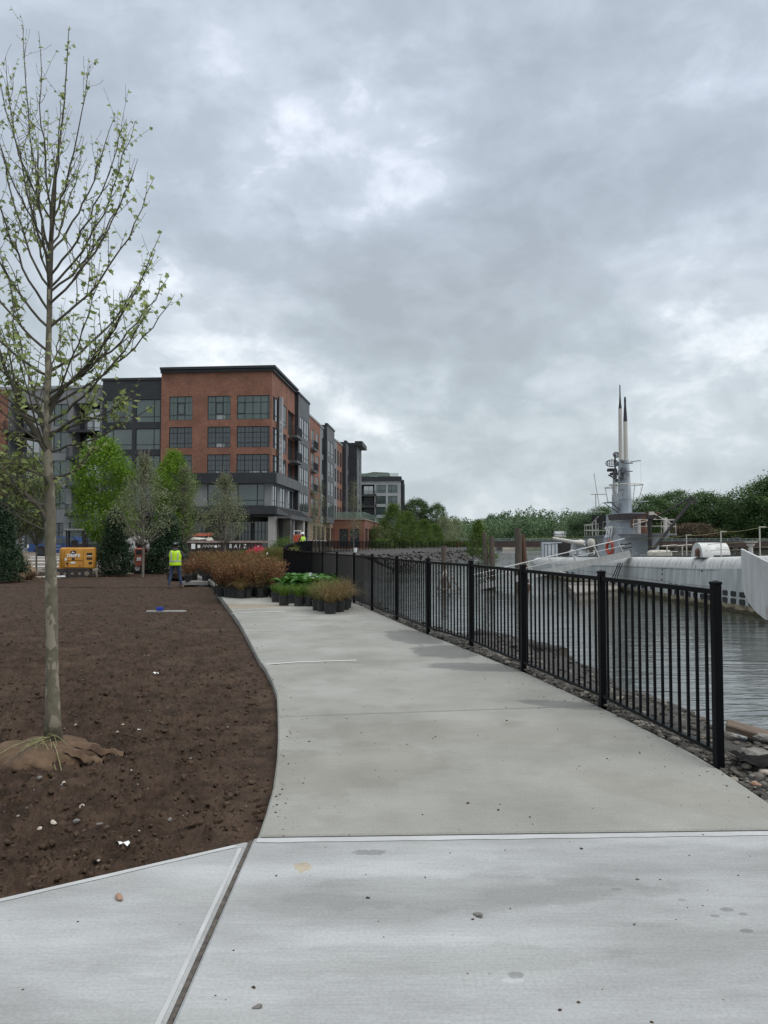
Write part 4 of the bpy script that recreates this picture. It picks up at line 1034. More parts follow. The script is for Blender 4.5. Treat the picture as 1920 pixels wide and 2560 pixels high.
for z0, z1 in wfl:
    for u0, u1 in ((133,168),(-60,-20)): holes.append((X_(u0), X_(u1), z0, z1)); ws.append(holes[-1])
    for u0, u1 in ((181,249),(24,98),(-170,-90)): rcs.append((X_(u0), X_(u1), z0-.55, z1+.05, 1.7)); holes.append(rcs[-1])
gfl = [(51,86),(137,162),(176,240),(95,118),(-40,20),(-120,-60)]
for u0, u1 in gfl: holes.append((X_(u0), X_(u1), .9, 3.55))
wall(FW, xw0, xd-.0, .1, wz-.3, holes, wing_panel, bld)
for a0, a1, z0, z1 in ws: window(FW, a0, a1, z0, z1, [.5], [.27], glass_green, bld, bar=.06)
for h in rcs:
    recess_fill(FW, h, bld)
    mb = MB(); balcony(FW, h[0]-.35, h[1]-.5, h[2], .75, bld, m=dark_metal)
for u0, u1 in gfl: window(FW, X_(u0), X_(u1), .9, 3.55, [.5], [.62], glass_blue, bld, bar=.07)
mb = MB(); mb.box(xw0, xd-.05, GY-.12, GY+.3, wz-.3, wz); mb.build('coping', light_panel, bld)
mb = MB(); mb.box(xw0, xd, GY+1.75, 14, .1, wz-.4); mb.build('core_wall', int_dark, bld)
mb = MB(); mb.box(xw0-8, X_(19), GY-.25, GY-.006, 4.2, 17.6); mb.build('brick_bay', brick, bld) if False else None
FB = Facade('F', GY-.3); hb = [(X_(-45), X_(-8), z0, z1) for z0, z1 in wfl]
wall(FB, X_(-60), X_(19), 4.2, 17.9, hb, brick, bld)
for a0, a1, z0, z1 in hb: window(FB, a0, a1, z0, z1, [.5], [.3], glass_green, bld)
mb = MB(); mb.box(X_(19)-.2, X_(19)-.004, GY-.29, GY, 4.2, 17.9); mb.build('brick_return', brick, bld)
# roof plates
mb = MB(); mb.box(xl+.2, -.4, .4, y_end1-.2, ROOF-.32, ROOF-.2); mb.build('roof', grey_panel, bld)

# ------------------------------------------------------------------ low brick pavilion with planted roof terrace
PV = thing('brick_pavilion', 'low brick pavilion with a glass railed roof terrace in front of the apartment block', 'building', (-6,118,0), RZ)
YP = 118.0
pa = at(830, 1300, YP); pb = at(912, 1300, YP); zt = at(870, 1297, YP).z
PMi = W[PV.name].inverted(); la = PMi @ pa; lb = PMi @ pb
FP = Facade('F', la.y); x0, x1 = la.x, lb.x; g_z = .3
hp = [(lerp(x0,x1,.22), lerp(x0,x1,.50), g_z+.4, 3.6), (lerp(x0,x1,.56), lerp(x0,x1,.84), g_z+.4, 3.6)]
wall(FP, x0, x1, g_z-.3, zt-.15, hp, brick_dull, PV)
for h in hp: window(FP, *h, [.33,.66], [.75], glass_blue, PV)
SP_ = Facade('S', x1); Ls = 27
hs_ = [(la.y+1.2+i*5.1, la.y+5.0+i*5.1, g_z+.3, 3.7) for i in range(5)]
wall(SP_, la.y, la.y+Ls, g_z-.3, zt-.15, hs_, brick_dull, PV)
for h in hs_: window(SP_, *h, [.5], [.7], glass_blue, PV)
mb = MB(); mb.box(x0, x1+.12, la.y-.12, la.y+Ls, zt-.15, zt+.02); mb.build('coping', mat('stone_coping', (.25,.20,.17), (.3,.25,.2), rough=.8, scale=2), PV)
mb = MB(); mb.box(x0, x1-.4, la.y+.4, la.y+Ls, g_z, zt-.16); mb.build('core_wall', int_dark, PV)
mb = MB(); mb.box(x0+.1, x1-.1, la.y+.02, la.y+.05, zt+.02, zt+1.1); mb.box(x1-.13, x1-.10, la.y+.06, la.y+Ls, zt+.02, zt+1.1)
gm = bpy.data.materials.new('rail_glass'); gm.use_nodes = True; b = gm.node_tree.nodes['Principled BSDF']; b.inputs['Base Color'].default_value = (.25,.35,.3,1); b.inputs['Alpha'].default_value = .35; b.inputs['Roughness'].default_value = .05
mb.build('glass_rail', gm, PV)
# ------------------------------------------------------------------ second block far behind
YB2 = 200.0
b2 = thing('apartment_building', 'distant grey and black apartment block with a roof pavilion at the end of the row', 'building', (-6,YB2,0), -.045)
B2i = W[b2.name].inverted()
def L2(u, v, Y=YB2): return B2i @ at(u, v, Y)
k0 = L2(880, 1300); k1 = L2(1001, 1300); fy2 = k1.y
F3 = Facade('F', fy2); xx = lambda u: (B2i @ at(u, 1300, YB2)).x; zz_ = lambda v: at(950, v, YB2).z
holes = []; wn = []
for v0, v1 in ((1212,1232),(1240,1260),(1267,1287),(1295,1313)):
    for u0, u1 in ((941,964.5),(970,993.5)): wn.append((xx(u0), xx(u1), zz_(v1), zz_(v0)))
rc2 = [(xx(903), xx(936), zz_(v1), zz_(v0), 1.6) for v0, v1 in ((1211,1236),(1240,1264),(1268,1290),(1296,1314))]
wall(F3, k0.x, k1.x, .2, zz_(1202), wn+rc2, light_panel, b2)
for w_ in wn: window(F3, *w_, [.35], [.3], glass_green, b2, bar=.1)
for h in rc2: recess_fill(F3, h, b2); balcony(F3, h[0]-.2, h[1]+.4, h[2], .9, b2, m=dark_metal)
mb = MB(); mb.box(k0.x, k1.x+.3, fy2-.35, fy2+40, zz_(1202), zz_(1191)); mb.build('fascia', dark_metal, b2)
mb = MB(); mb.box(xx(902), xx(964), fy2-.16, fy2-.008, zz_(1266), zz_(1237.5)) if False else mb.box(xx(939), xx(941), fy2-.1, fy2-.01, zz_(1290), zz_(1236)); mb.build('black_panel', dark_metal, b2)
S3 = Facade('S', k1.x); hs = []
for v0, v1 in ((1212,1232),(1240,1260),(1267,1287)):
    for i in range(5): hs.append((fy2+1.5+i*6, fy2+4.2+i*6, zz_(v1), zz_(v0)))
wall(S3, fy2, fy2+36, .2, zz_(1202), hs, light_panel, b2)
for h in hs: window(S3, *h, [.5], [], glass_blue, b2, bar=.1)
mb = MB(); mb.box(k1.x+.02, k1.x+.9, fy2+5, fy2+9, .3, zz_(1196)); mb.box(k1.x+.02, k1.x+.9, fy2+14, fy2+18, .3, zz_(1200)); mb.build('dark_bay', dark_metal, b2)
mb = MB(); mb.box(k1.x+.02, k1.x+.8, fy2+9.01, fy2+13.9, .3, zz_(1199)); mb.build('brick_bay', brick_dull, b2)
mb = MB(); mb.box(k0.x, k1.x-1.7, fy2+1.7, fy2+36, .2, zz_(1203)); mb.build('core_wall', int_dark, b2)
# roof pavilion
mb = MB(); xa, xb = xx(906), xx(972); z0, z1 = zz_(1191), zz_(1178)
mb.add([(xa,fy2+2,z0+.9),(xb,fy2+2,z1-.2),(xb,fy2+10,z1-.2),(xa,fy2+10,z0+.9),(xx(932),fy2+2,z1),(xx(932),fy2+10,z1)], [(0,4,5,3),(4,1,2,5),(0,1,4),(3,5,2),(0,3,2,1)])
mb.box(xx(942), xb, fy2+2.1, fy2+10, z0, z1-.25)
for u in (908, 920, 932): mb.box(xx(u)-.12, xx(u)+.12, fy2+2.1, fy2+2.35, z0, z1-.3 if u > 915 else z0+1)
mb.build('roof_pavilion', mat('roof_brown', (.06,.05,.045), (.09,.075,.065), rough=.8, scale=.5), b2)
mb = MB(); mb.box(k0.x+2, k1.x-.5, fy2-.2, fy2-.17, z0, z0+.9); mb.build('glass_rail', gm, b2)
mb = MB()
for u in (898, 903): mb.box(xx(u), xx(u+4.2), fy2+3, fy2+6, z0, zz_(1181)); 
mb.build('lift_housing', dark_metal, b2)
# ------------------------------------------------------------------ submarine museum ship
sub = thing('submarine', 'old grey painted museum submarine with tall periscopes moored beyond the fence', 'submarine', (17, 46, WZ), 0)
def cx(Y): return 16.1+(75-Y)*.0315
def hw(Y): return float(np.interp(Y, [20,22,24,27,30,33,38,45,60,70,75], [.02,.35,.75,1.2,1.62,1.8,1.95,2.0,1.95,1.6,1.0]))
def zd(Y): return float(np.interp(Y, [20,24,28,31,36,45,56,70,75], [1.5,1.3,1.08,.93,.76,.6,.35,.05,-.1]))
ST = list(np.arange(20, 75.5, 1.0))
# cross sections: hull (side) and rounded top deck edge
def section(Y):
    h = hw(Y); z = zd(Y); r = .42
    L_ = [(-h*.98, -3.2), (-h*1.02, -1.9), (-h*1.03, -1.25), (-h*1.02, -.6), (-h*.99, z-.55)]
    for k in range(1, 7):
        a = k/6*math.pi/2; L_.append((-(h*.99-r)-r*math.cos(a), z-.55+ .55*math.sin(a)))
    return L_
mb = MB(); vs = []; fs = []; n = len(section(30)); full = 2*n
for Y in ST:
    s_ = section(Y); c = cx(Y)
    pts = [(c+x, Y, z) for x, z in s_]+[(c-x, Y, z) for x, z in s_[::-1]]; vs += pts
mi = []
for i in range(len(ST)-1):
    for k in range(full-1):
        fs.append((i*full+k, (i+1)*full+k, (i+1)*full+k+1, i*full+k+1))
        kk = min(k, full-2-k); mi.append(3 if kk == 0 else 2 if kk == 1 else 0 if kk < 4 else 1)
fs.append(tuple(range(full))); mi.append(0); fs.append(tuple(range((len(ST)-1)*full+full-1, (len(ST)-1)*full-1, -1))); mi.append(0)
mb.add(vs, fs); mb.m = mi
mb.build('hull', [hull_m, hull_top, hull_low, weed_m], sub, world=True, smooth=True, auto=40)
# waterline weed ragged band
mb = MB(); vs = []; fs = []
N_ = 160
for i in range(N_+1):
    Y = lerp(21.5, 74, i/N_); c = cx(Y)-hw(Y)*1.03-.03; t = .10+.12*rnd.random()
    vs += [(c, Y, WZ-.1), (c+.004, Y, WZ+t)]
fs = [(2*i, 2*i+2, 2*i+3, 2*i+1) for i in range(N_)]
mb.add(vs, fs); mb.build('weed_band', weed_m, sub, world=True)
# seam lines and flood holes on the side
def side_pt(Y, z, out=.02):
    h = hw(Y); zz = zd(Y)
    x = np.interp(z, [-3.2,-1.9,-1.25,-.6,zz-.55], [-h*.98,-h*1.02,-h*1.03,-h*1.02,-h*.99]); return Vector((cx(Y)+float(x)-out, Y, z))
def flood(Y0, Y1, z0, z1):
    r = min((Y1-Y0), (z1-z0))*.3; P = []
    for (a, b, t0) in ((Y1-r, z0+r, -90), (Y1-r, z1-r, 0), (Y0+r, z1-r, 90), (Y0+r, z0+r, 180)):
        for k in range(4): t = math.radians(t0+k*30); P.append((a+r*math.cos(t), b+r*math.sin(t)))
    f_ = [side_pt(y, z, .012) for y, z in P]; bk = [side_pt(y, z, -.12) for y, z in P]; n = len(P)
    mb = MB(); mb.add(f_+bk, [tuple(range(n))]+[(i, (i+1)%n, n+(i+1)%n, n+i) for i in range(n)]); mb.build('flood_hole', int_dark, sub, world=True)
y = 30.75
for i in range(13):
    w_ = .46; flood(y, y+w_, -.93, -.69); flood(y, y+w_, -1.25, -1.0); y += .70
for i in range(9): flood(41.5+i*1.3, 42.1+i*1.3, -1.2, -.98)
for i in range(6): flood(57+i*1.6, 57.9+i*1.6, -1.15, -.85)
mb = MB()
def seam(pts, r=.008):
    mb.tube([side_pt(a, b, .006) for a, b in pts], r, 4)
seam([(Y, zd(Y)-.62) for Y in np.linspace(34.5, 56, 12)]); seam([(32.2, -.42), (29.5+2, -.42)]); 
for Y in (38, 43, 49, 55): seam([(Y, -1.3), (Y, zd(Y)-.6)], .005)
for Y in np.arange(32.5, 56, 1.9): seam([(Y, zd(Y)-.55), (Y-.02, zd(Y)-.62)], .006)
seam([(Y, -.62) for Y in np.linspace(34, 56, 8)], .005)
mb.build('plate_seam', mat('seam', (.06,.06,.055), rough=.9), sub, world=True)
for Y, z in ((40.5, .0), (40.5, -.25), (40.5,-.55), (36, .1)):
    mb = MB(); c = side_pt(Y, z, .0); mb.tube([c, c+Vector((-.02,0,0))], .06, 10); mb.build('scupper', int_dark, sub, world=True)
# bow plane
BP = [(30,1.24),(28.1,.80),(25.2,.15),(25.2,-1.5),(28.2,-1.45),(28.9,-1.22),(29.4,-.95),(29.75,-.62),(29.95,-.25)]
xp = 14.45; mb = MB(); n = len(BP)
mb.add([(xp, a, b) for a, b in BP]+[(xp+.10, a, b) for a, b in BP], [tuple(range(n-1,-1,-1)), tuple(range(n, 2*n))]+[(i, (i+1)%n, n+(i+1)%n, n+i) for i in range(n)])
bp_ = mb.build('bow_plane', mat('plane_paint', (.42,.43,.42), (.52,.53,.52), rough=.55, scale=1.5, c3=(.26,.15,.09), s3=3.2, stretch=(1,2.5,.35), f3=(.64,.74)), sub, world=True, bevel=.03)
mb = MB(); mb.tube([(xp+.1, 28.6, -.2), (16.6, 28.6, -.2)], .2, 14); mb.build('plane_shaft', hull_m, sub, world=True)
mb = MB(); c = side_pt(30.3, .15, -.1); mb.lathe([(.02,-.12),(.12,-.1),(.14,0),(.1,.1),(.02,.13)], 12, tuple(c+Vector((-.12,0,0)))); mb.build('bollard_cap', scope_m, sub, world=True)
mb = MB(); c = side_pt(30.1, -.35, .012); mb.add([c+Vector((0,.0,.22)), c+Vector((0,.2,.12)), c+Vector((0,.22,-.1)), c+Vector((0,0,-.22))], [(0,1,2,3)]); mb.build('anchor_recess', int_dark, sub, world=True)
# --- superstructure helper: prism of a plan outline (rounded front towards us)
def plan(x0, x1, y0, y1, rf=.9, rb=.3, n=8):
    P = []
    cxx = (x0+x1)/2; hx = (x1-x0)/2
    for k in range(n+1): a = math.pi+math.pi*k/n; P.append((cxx+hx*math.cos(a), y0+rf+rf*math.sin(a)))
    for k in range(n+1): a = math.pi*k/n; P.append((cxx+hx*math.cos(a), y1-rb+rb*math.sin(a)))
    return P
def sprism(name, pl, z0, z1, m, top_scale=None, parent=sub, auto=30):
    mb = MB(); n = len(pl); c = (sum(p[0] for p in pl)/n, sum(p[1] for p in pl)/n)
    q = pl if not top_scale else [(c[0]+(p[0]-c[0])*top_scale, c[1]+(p[1]-c[1])*top_scale) for p in pl]
    v = [(a,b,z0) for a,b in pl]+[(a,b,z1) for a,b in q]
    mb.add(v, [tuple(range(n-1,-1,-1)), tuple(range(n,2*n))]+[(i,(i+1)%n,n+(i+1)%n,n+i) for i in range(n)])
    return mb.build(name, m, parent, world=True, smooth=True, auto=auto)
TX0 = 15.75; 
sprism('deckhouse', plan(TX0, 18.0, 47.2, 55.2, 1.6, .6), .40, 1.98, navy_grey)
br = sprism('conning_tower', plan(TX0+.1, 17.85, 49.3, 53.4, 1.1, .7), 1.98, 3.46, navy_grey)
# wind deflector lip (dark underside)
P1 = plan(TX0-.02, 18.0, 48.8, 52.0, 1.15, .3); sprism('wind_deflector', P1, 3.02, 3.40, mat('deflector', (.05,.045,.05), (.09,.08,.08), rough=.6, scale=3), top_scale=1.05)
# forward gun platform + aft platform
def platform(x0, x1, y0, y1, z, rf, rb, name='platform'):
    o = sprism(name, plan(x0, x1, y0, y1, rf, rb, 10), z-.10, z, mat('platform_paint', (.11,.11,.12), (.16,.165,.175), rough=.6, scale=2) if 'platform_paint' not in MATS else MATS['platform_paint'])
    return o
pf = platform(15.45, 18.45, 45.2, 49.0, 2.02, 1.7, .2)
sprism('platform_skirt', plan(15.75, 18.1, 46.2, 49.2, 1.3, .2, 10), 1.76, 1.92, navy_grey, top_scale=1.12)
pa_ = platform(15.35, 18.3, 53.0, 58.2, 1.94, .2, 1.4)
def rail_loop(pts, z0, heights, parent, r=.022, m=None, posts=True, name='railing'):
    mb = MB()
    for h in heights: mb.tube([(a, b, z0+h) for a, b in pts], r, 5)
    if posts:
        for a, b in pts[::2]: mb.bar((a, b, z0), (a, b, z0+heights[0]), r, 5)
    return mb.build(name, m or scope_m, parent, world=True)
P = plan(15.52, 18.38, 45.3, 49.0, 1.6, .2, 8)
rail_loop(P[1:9]+[(18.38,47.6),(18.38,48.3),(18.38,49)], 2.02, (.86,.45), sub, r=.018)
P = plan(15.42, 18.2, 53, 58.1, .2, 1.3, 8)
rail_loop([(15.42,53.2),(15.42,54.2),(15.42,55.4),(15.42,56.6)]+P[9:][::-1]+[(18.2,56.5),(18.2,55),(18.2,53.2)], 1.94, (.88,.45), sub, r=.018)
# railing band low on the side of the tower
rail_loop([(15.70,53),(15.68,51.5),(15.68,50.2),(15.9,49.4),(16.8,49.1)], 1.98, (.95,.5), sub, r=.014)
# periscope shears
def pole(name, pts, rad, m, n=16): mb = MB(); mb.tube(pts, rad, n); return mb.build(name, m, sub, world=True, smooth=True, auto=40)
mb = MB()
def taper(mb, c0, c1, sx0, sy0, sx1, sy1, z0, z1, n=18):
    v = []
    for (c, sx, sy, z) in ((c0, sx0, sy0, z0), (c1, sx1, sy1, z1)):
        for k in range(n): a = 2*math.pi*k/n; v.append((c[0]+sx*math.cos(a), c[1]+sy*math.sin(a), z))
    mb.add(v, [tuple(range(n-1,-1,-1)), tuple(range(n,2*n))]+[(k,(k+1)%n,n+(k+1)%n,n+k) for k in range(n)])
taper(mb, (16.85,51.6), (16.85,51.8), .38, 1.0, .27, .85, 3.46, 7.20)
shear = mb.build('periscope_shears', navy_grey, sub, world=True, smooth=True, auto=40)
mb = MB(); taper(mb, (16.85,53.2), (16.85,53.3), .36, .95, .30, .80, 3.46, 4.95); taper(mb, (16.85,53.8),(16.85,53.8), .17,.17,.15,.15, 4.5, 6.7); mb.build('radar_mast', navy_grey, sub, world=True, smooth=True, auto=40)
mb = MB()
for z in (4.4, 5.1, 5.8, 6.5): taper(mb, *[(16.85,lerp(51.6,51.85,(z-3.46)/3.74))]*2, *[lerp(.39,.28,(z-3.46)/3.74), lerp(1.01,.86,(z-3.46)/3.74)]*2, z, z+.05)
for z in (4.9,5.6,6.2): taper(mb, (16.85,53.8),(16.85,53.8), .19,.19,.19,.19, z, z+.05)
mb.build('mast_band', mat('band_grey', (.13,.15,.17), (.17,.19,.21), rough=.6, scale=3), sub, world=True)
# brackets, boxes and greebles near the top of the shears
brm = mat('bracket_dark', (.07,.07,.075), (.16,.17,.18), rough=.7, scale=8)
for i in range(26):
    z = rnd.uniform(5.6, 7.15); yy = rnd.uniform(50.9, 52.7); s_ = rnd.uniform(.06, .20)
    mb = MB(); mb.cbox((16.56-rnd.uniform(-.02,.12), yy, z), (s_, s_*1.4, s_*rnd.uniform(.6,1.8))); mb.build('bracket', brm, sub, world=True)
for z, yy in ((6.35,50.6),(6.9,50.5)): mb = MB(); mb.cbox((16.8, yy, z), (.5, .25, .05)); mb.build('step_plate', brm, sub, world=True)
mb = MB(); mb.bar((16.9,50.6,7.0),(17.5,50.2,7.05),.03,6); mb.build('yard_arm', brm, sub, world=True)
sc1 = pole('periscope', [(16.85,52.4,7.15),(16.85,52.4,11.0)], [.15,.125], scope_m); 
mb = MB(); mb.tube([(16.85,52.4,11.0),(16.85,52.4,11.35),(16.85,52.4,12.0),(16.85,52.4,12.72)], [.125,.08,.045,.035], 10); mb.build('periscope_head', dark_metal, sc1, world=False) if False else None
def sub_child(mb, name, m, par): o = mb.build(name, m, par); return o
def kids(mb, name, m, par):
    Mi = W[sub.name].inverted(); mb.v = [tuple(Mi @ Vector(p)) for p in mb.v]; return mb.build(name, m, par, smooth=True, auto=40)
mb = MB(); mb.tube([(16.85,52.4,11.0),(16.85,52.4,11.4),(16.85,52.4,12.0),(16.85,52.4,12.72)], [.12,.075,.045,.035], 10); kids(mb, 'periscope_head', dark_metal, sc1)
sc2 = pole('periscope', [(16.86,51.35,7.1),(16.86,51.35,9.9)], [.155,.14], scope_m)
mb = MB(); mb.tube([(16.86,51.35,9.9),(16.86,51.35,10.5),(16.86,51.35,11.1),(16.86,51.35,11.45),(16.86,51.35,11.65)], [.14,.11,.07,.075,.05], 10); kids(mb, 'periscope_head', dark_metal, sc2)
# lookout hoops
def hoop(cy, z, rx, ry, zb, nm='lookout_rail', a0=0, a1=360, r=.034, legs=5):
    pts = [(16.85+rx*math.cos(math.radians(a)), cy+ry*math.sin(math.radians(a))) for a in np.linspace(a0, a1, 25)]
    mb = MB(); mb.tube([(a, b, z) for a, b in pts], r, 6)
    for k in range(legs):
        a, b = pts[int(k*24/legs)]; q = (16.85+(a-16.85)*.72, cy+(b-cy)*.72); mb.bar((a, b, z), (q[0], q[1], zb), r*.9, 5)
    return mb.build(nm, scope_m, sub, world=True)
hoop(51.3, 5.48, 1.15, .95, 4.32, legs=5); hoop(53.7, 5.45, .75, .7, 4.3, legs=4)
for q_ in (((15.95,52.0,4.28),(.75,1.6,.04)), ((17.7,51.0,4.28),(.75,1.2,.04))): mb = MB(); mb.cbox(*q_); mb.build('lookout_platform', navy_grey, sub, world=True)
mb = MB(); mb.bar((15.7,52.6,4.26),(16.6,52.0,3.5),.03,5); mb.bar((15.8,51.4,4.26),(16.6,51.6,3.6),.03,5); mb.bar((18,51,4.26),(17.2,51.2,3.55),.03,5); mb.build('strut', dark_metal, sub, world=True)
mb = MB(); mb.bar((15.55,54.2,3.7),(15.55,54.2,5.0),.035,6); mb.bar((15.2,54.2,5.0),(16.3,54.2,5.0),.035,6); mb.bar((15.3,54.2,3.7),(16.2,54.2,3.7),.035,6); mb.build('side_frame', scope_m, sub, world=True)
pole('whip_antenna', [(15.95,54.6,4.0),(15.75,54.8,5.6),(15.65,54.9,6.6)], [.03,.025,.03], scope_m, 6)
pole('halyard', [(17.5,50.2,7.05),(17.48,50.2,4.3)], .008, scope_m, 4)
# radar dishes (open frames)
def dish(c, rw, rh, dirx, m, name):
    mb = MB(); c = Vector(c)
    ex = Vector(dirx).normalized(); up = Vector((0,0,1)); nrm = ex.cross(up)
    for k in range(-3, 4):
        x = k/3*rw; hh = rh*math.sqrt(max(.05, 1-(x/rw)**2*.92)); pts = []
        for j in range(-4, 5): z = j/4*hh; pts.append(c+ex*x+up*z+nrm*(-.45*((x/rw)**2+(z/rh)**2)*rw*.6))
        mb.tube(pts, .026, 4)
    pts = []
    for a in np.linspace(0, 2*math.pi, 25):
        x = rw*math.cos(a); z = rh*math.sin(a); pts.append(c+ex*x+up*z+nrm*(-.45*.6*rw))
    mb.tube(pts, .034, 5)
    for zf in (-.45, 0, .45):
        pts = [c+ex*x+up*zf*rh+nrm*(-.45*((x/rw)**2+zf*zf)*rw*.6) for x in np.linspace(-rw*.9, rw*.9, 9)]; mb.tube(pts, .014, 4)
    return mb.build(name, m, sub, world=True)
dish((16.70,54.0,7.28), .45, .25, (.9,-.45,0), black_iron, 'radar_dish')
dish((16.95,53.6,7.85), .25, .19, (.9,.2,0), black_iron, 'radar_dish')
mb = MB(); mb.bar((16.85,53.7,6.6),(16.85,53.7,7.9),.06,8); mb.cbox((16.6,53.8,6.75),(.5,.5,.2)); mb.bar((16.4,53.9,6.4),(16.9,53.4,6.0),.05,6); mb.cbox((16.8,53.7,6.45),(.55,.55,.18)); mb.build('radar_mount', black_iron, sub, world=True)
# dark screen aft of the tower, stairs
mb = MB(); mb.box(15.45,16.5,54.9,55.0,2.55,3.5); mb.build('dark_screen', black_plastic, sub, world=True)
mb = MB(); mb.bar((15.4,55.2,2.75),(15.5,53.4,3.35),.03,6); mb.bar((15.45,54.8,1.9),(15.45,54.8,2.9),.05,6); mb.bar((15.45,53.9,1.9),(15.45,53.9,3.1),.05,6); mb.build('stair_rail', scope_m, sub, world=True)
# hull number
nm_ = text('hull_number', '297', 1.05, mat('number_white', (.82,.83,.80), (.62,.64,.63), rough=.6, scale=9), sub, W[sub.name].inverted() @ (Matrix.Translation((TX0-.06, 51.6, 2.16)) @ Matrix.Rotation(-math.pi/2, 4, 'Z') @ Matrix.Rotation(math.pi/2, 4, 'X') @ Matrix.Scale(1.15, 4, (1,0,0))), extrude=.012, bold=.035)
# forward gun on the platform (dark mount with barrel)
mb = MB(); mb.lathe([(.32,0),(.30,.35),(.2,.6),(.12,.9)], 12, (16.9,48.3,2.02)); mb.cbox((16.9,48.3,2.95),(.5,.7,.45)); mb.tube([(17.0,48.1,3.1),(17.5,46.9,3.35)], [.07,.05], 8); mb.cbox((16.3,48.4,2.75),(.12,.5,.6)); mb.build('gun_mount', rust_m, sub, world=True)
mb = MB()
for i in range(7): mb.bar((17.0+i*.09,48.6,3.25+.05*math.sin(i*2)),(17.2+i*.1,48.0,3.45+.07*math.cos(i*3)),.025,4)
mb.build('gun_fitting', rust_m, sub, world=True)
mb = MB(); mb.cbox((16.3,47.2,2.5),(.16,.16,.95)); mb.cbox((17.9,47.0,2.55),(.2,.2,1.0)); mb.bar((15.9,47.3,2.6),(17.2,46.7,3.0),.03,5); mb.bar((17.0,46.6,3.3),(18.2,46.6,2.6),.03,5); mb.cbox((16.8,46.4,3.3),(.28,.2,.2)); mb.build('gun_sight', scope_m, sub, world=True)
mb = MB(); c = Vector((TX0-.03+.0, 49.0, 1.1))
# round hatch plate with dark ribs on the front quarter
pc = Vector((15.86,48.25,1.12)); nrm = Vector((-.75,-.66,0)).normalized(); ex = Vector((nrm.y*-1, nrm.x, 0)).normalized()
n = 24; mb.add([pc+nrm*.16+ex*.47*math.cos(2*math.pi*k/n)+Vector((0,0,.47*math.sin(2*math.pi*k/n))) for k in range(n)]+[pc-nrm*.1+ex*.47*math.cos(2*math.pi*k/n)+Vector((0,0,.47*math.sin(2*math.pi*k/n))) for k in range(n)], [tuple(range(n)), tuple(range(2*n-1,n-1,-1))]+[(k,(k+1)%n,n+(k+1)%n,n+k) for k in range(n)])
hp_ = mb.build('round_plate', hull_m, sub, world=True)
mb = MB()
for k, zf in enumerate((-.25,-.02,.22)):
    w_ = math.sqrt(.44**2-zf**2); mb.tube([pc+nrm*.19+ex*w_*t+Vector((0,0,zf+(.08 if t > 0 else -.0)*t)) for t in (-1,0,1)], .028, 5)
kids(mb, 'rib', black_iron, hp_)
# deck crane: black mast, boom and stay
mb = MB(); mb.tube([(16.15,44.9,.55),(16.15,44.9,3.1)], [.13,.11], 12); mb.cbox((16.15,44.9,3.0),(.36,.36,.2)); kr = mb.build('crane_mast', black_iron, sub, world=True)
hd = at(1726, 1255, 44.2); ft = at(1628, 1380, 44.2)
mb = MB(); mb.tube([ft, hd], [.10,.09], 8); kids(mb, 'crane_boom', black_iron, kr)
hd2 = at(1724, 1246, 44.2); st = at(1628, 1299, 44.9)
mb = MB(); mb.tube([st, hd2], [.05,.06], 6)
for i in range(8): p = st.lerp(hd2, .1+i*.1); mb.cbox(tuple(p), (.1,.06,.09))
kids(mb, 'crane_stay', black_iron, kr)
mb = MB(); h0 = at(1723, 1246, 44.2); h1 = at(1741, 1256, 44.2); dv = (h1-h0); pr = Vector((-dv.z,0,dv.x)).normalized()*.16
for s_ in (-1,1): mb.bar(h0+pr*s_, h1+pr*s_*.9, .035, 5)
for i in range(5): q = h0.lerp(h1, i/4); mb.bar(q+pr, q-pr, .03, 5)
mb.bar(h0+pr, h1-pr, .03, 5); kids(mb, 'boom_head', black_iron, kr)
# deck clutter
mb = MB(); mb.rbox(15.7,16.9,43.3,44.3,.6,1.02,.12); mb.build('canvas_cover', tarp_m, sub, world=True)
mb = MB()
for i in range(9): mb.cbox((rnd.uniform(15.5,16.4), rnd.uniform(44.5,47), .62+rnd.uniform(0,.1)), (rnd.uniform(.2,.6), rnd.uniform(.2,.5), rnd.uniform(.08,.3)))
mb.build('deck_locker', navy_grey, sub, world=True)
mb = MB(); mb.box(15.55,18.2,38,54.9,.0,.01) if False else None
for Y0, Y1 in ((33.5,40),(40.01,47),(55.3,62),(62.01,68)):
    c0, c1 = cx(Y0), cx(Y1); z0, z1 = zd(Y0)+.015, zd(Y1)+.015; h0_, h1_ = hw(Y0)-.55, hw(Y1)-.55
    mb.add([(c0-h0_,Y0,z0),(c0+h0_,Y0,z0),(c1+h1_,Y1,z1),(c1-h1_,Y1,z1),(c0-h0_,Y0,z0+.05),(c0+h0_,Y0,z0+.05),(c1+h1_,Y1,z1+.05),(c1-h1_,Y1,z1+.05)], [(3,2,1,0),(4,5,6,7),(0,1,5,4),(1,2,6,5),(2,3,7,6),(3,0,4,7)])
mb.build('deck_planking', mat('deck_wood', (.035,.032,.03), (.07,.065,.06), rough=.85, scale=3, stretch=(8,.6,1)), sub, world=True)
# arched hatch cover forward
c = at(1760, 1391, 36.6); mb = MB(); n = 16; w_ = .68; Lx = 1.35; z0 = zd(36.6)
v = []
for x in (0, Lx):
    for k in range(n+1): a = math.pi*k/n; v.append((x, w_*math.cos(a), .72*math.sin(a)))
mb.add([(a+c.x-.35+.5*0, b_+36.6, z0+d) for a, b_, d in v], [tuple(range(n,-1,-1)), tuple(range(n+1, 2*n+2))]+[(k,k+1,n+2+k,n+1+k) for k in range(n)])
mb.build('arched_cover', hull_top, sub, world=True, smooth=True, auto=40)
mb = MB(); xw_ = c.x-.37; mb.lathe([(.03,0),(.12,.02),(.13,.32),(.06,.40),(.02,.44)], 8, (xw_-.05,36.35,z0+.02)); mb.build('deck_lantern', rust_m, sub, world=True)
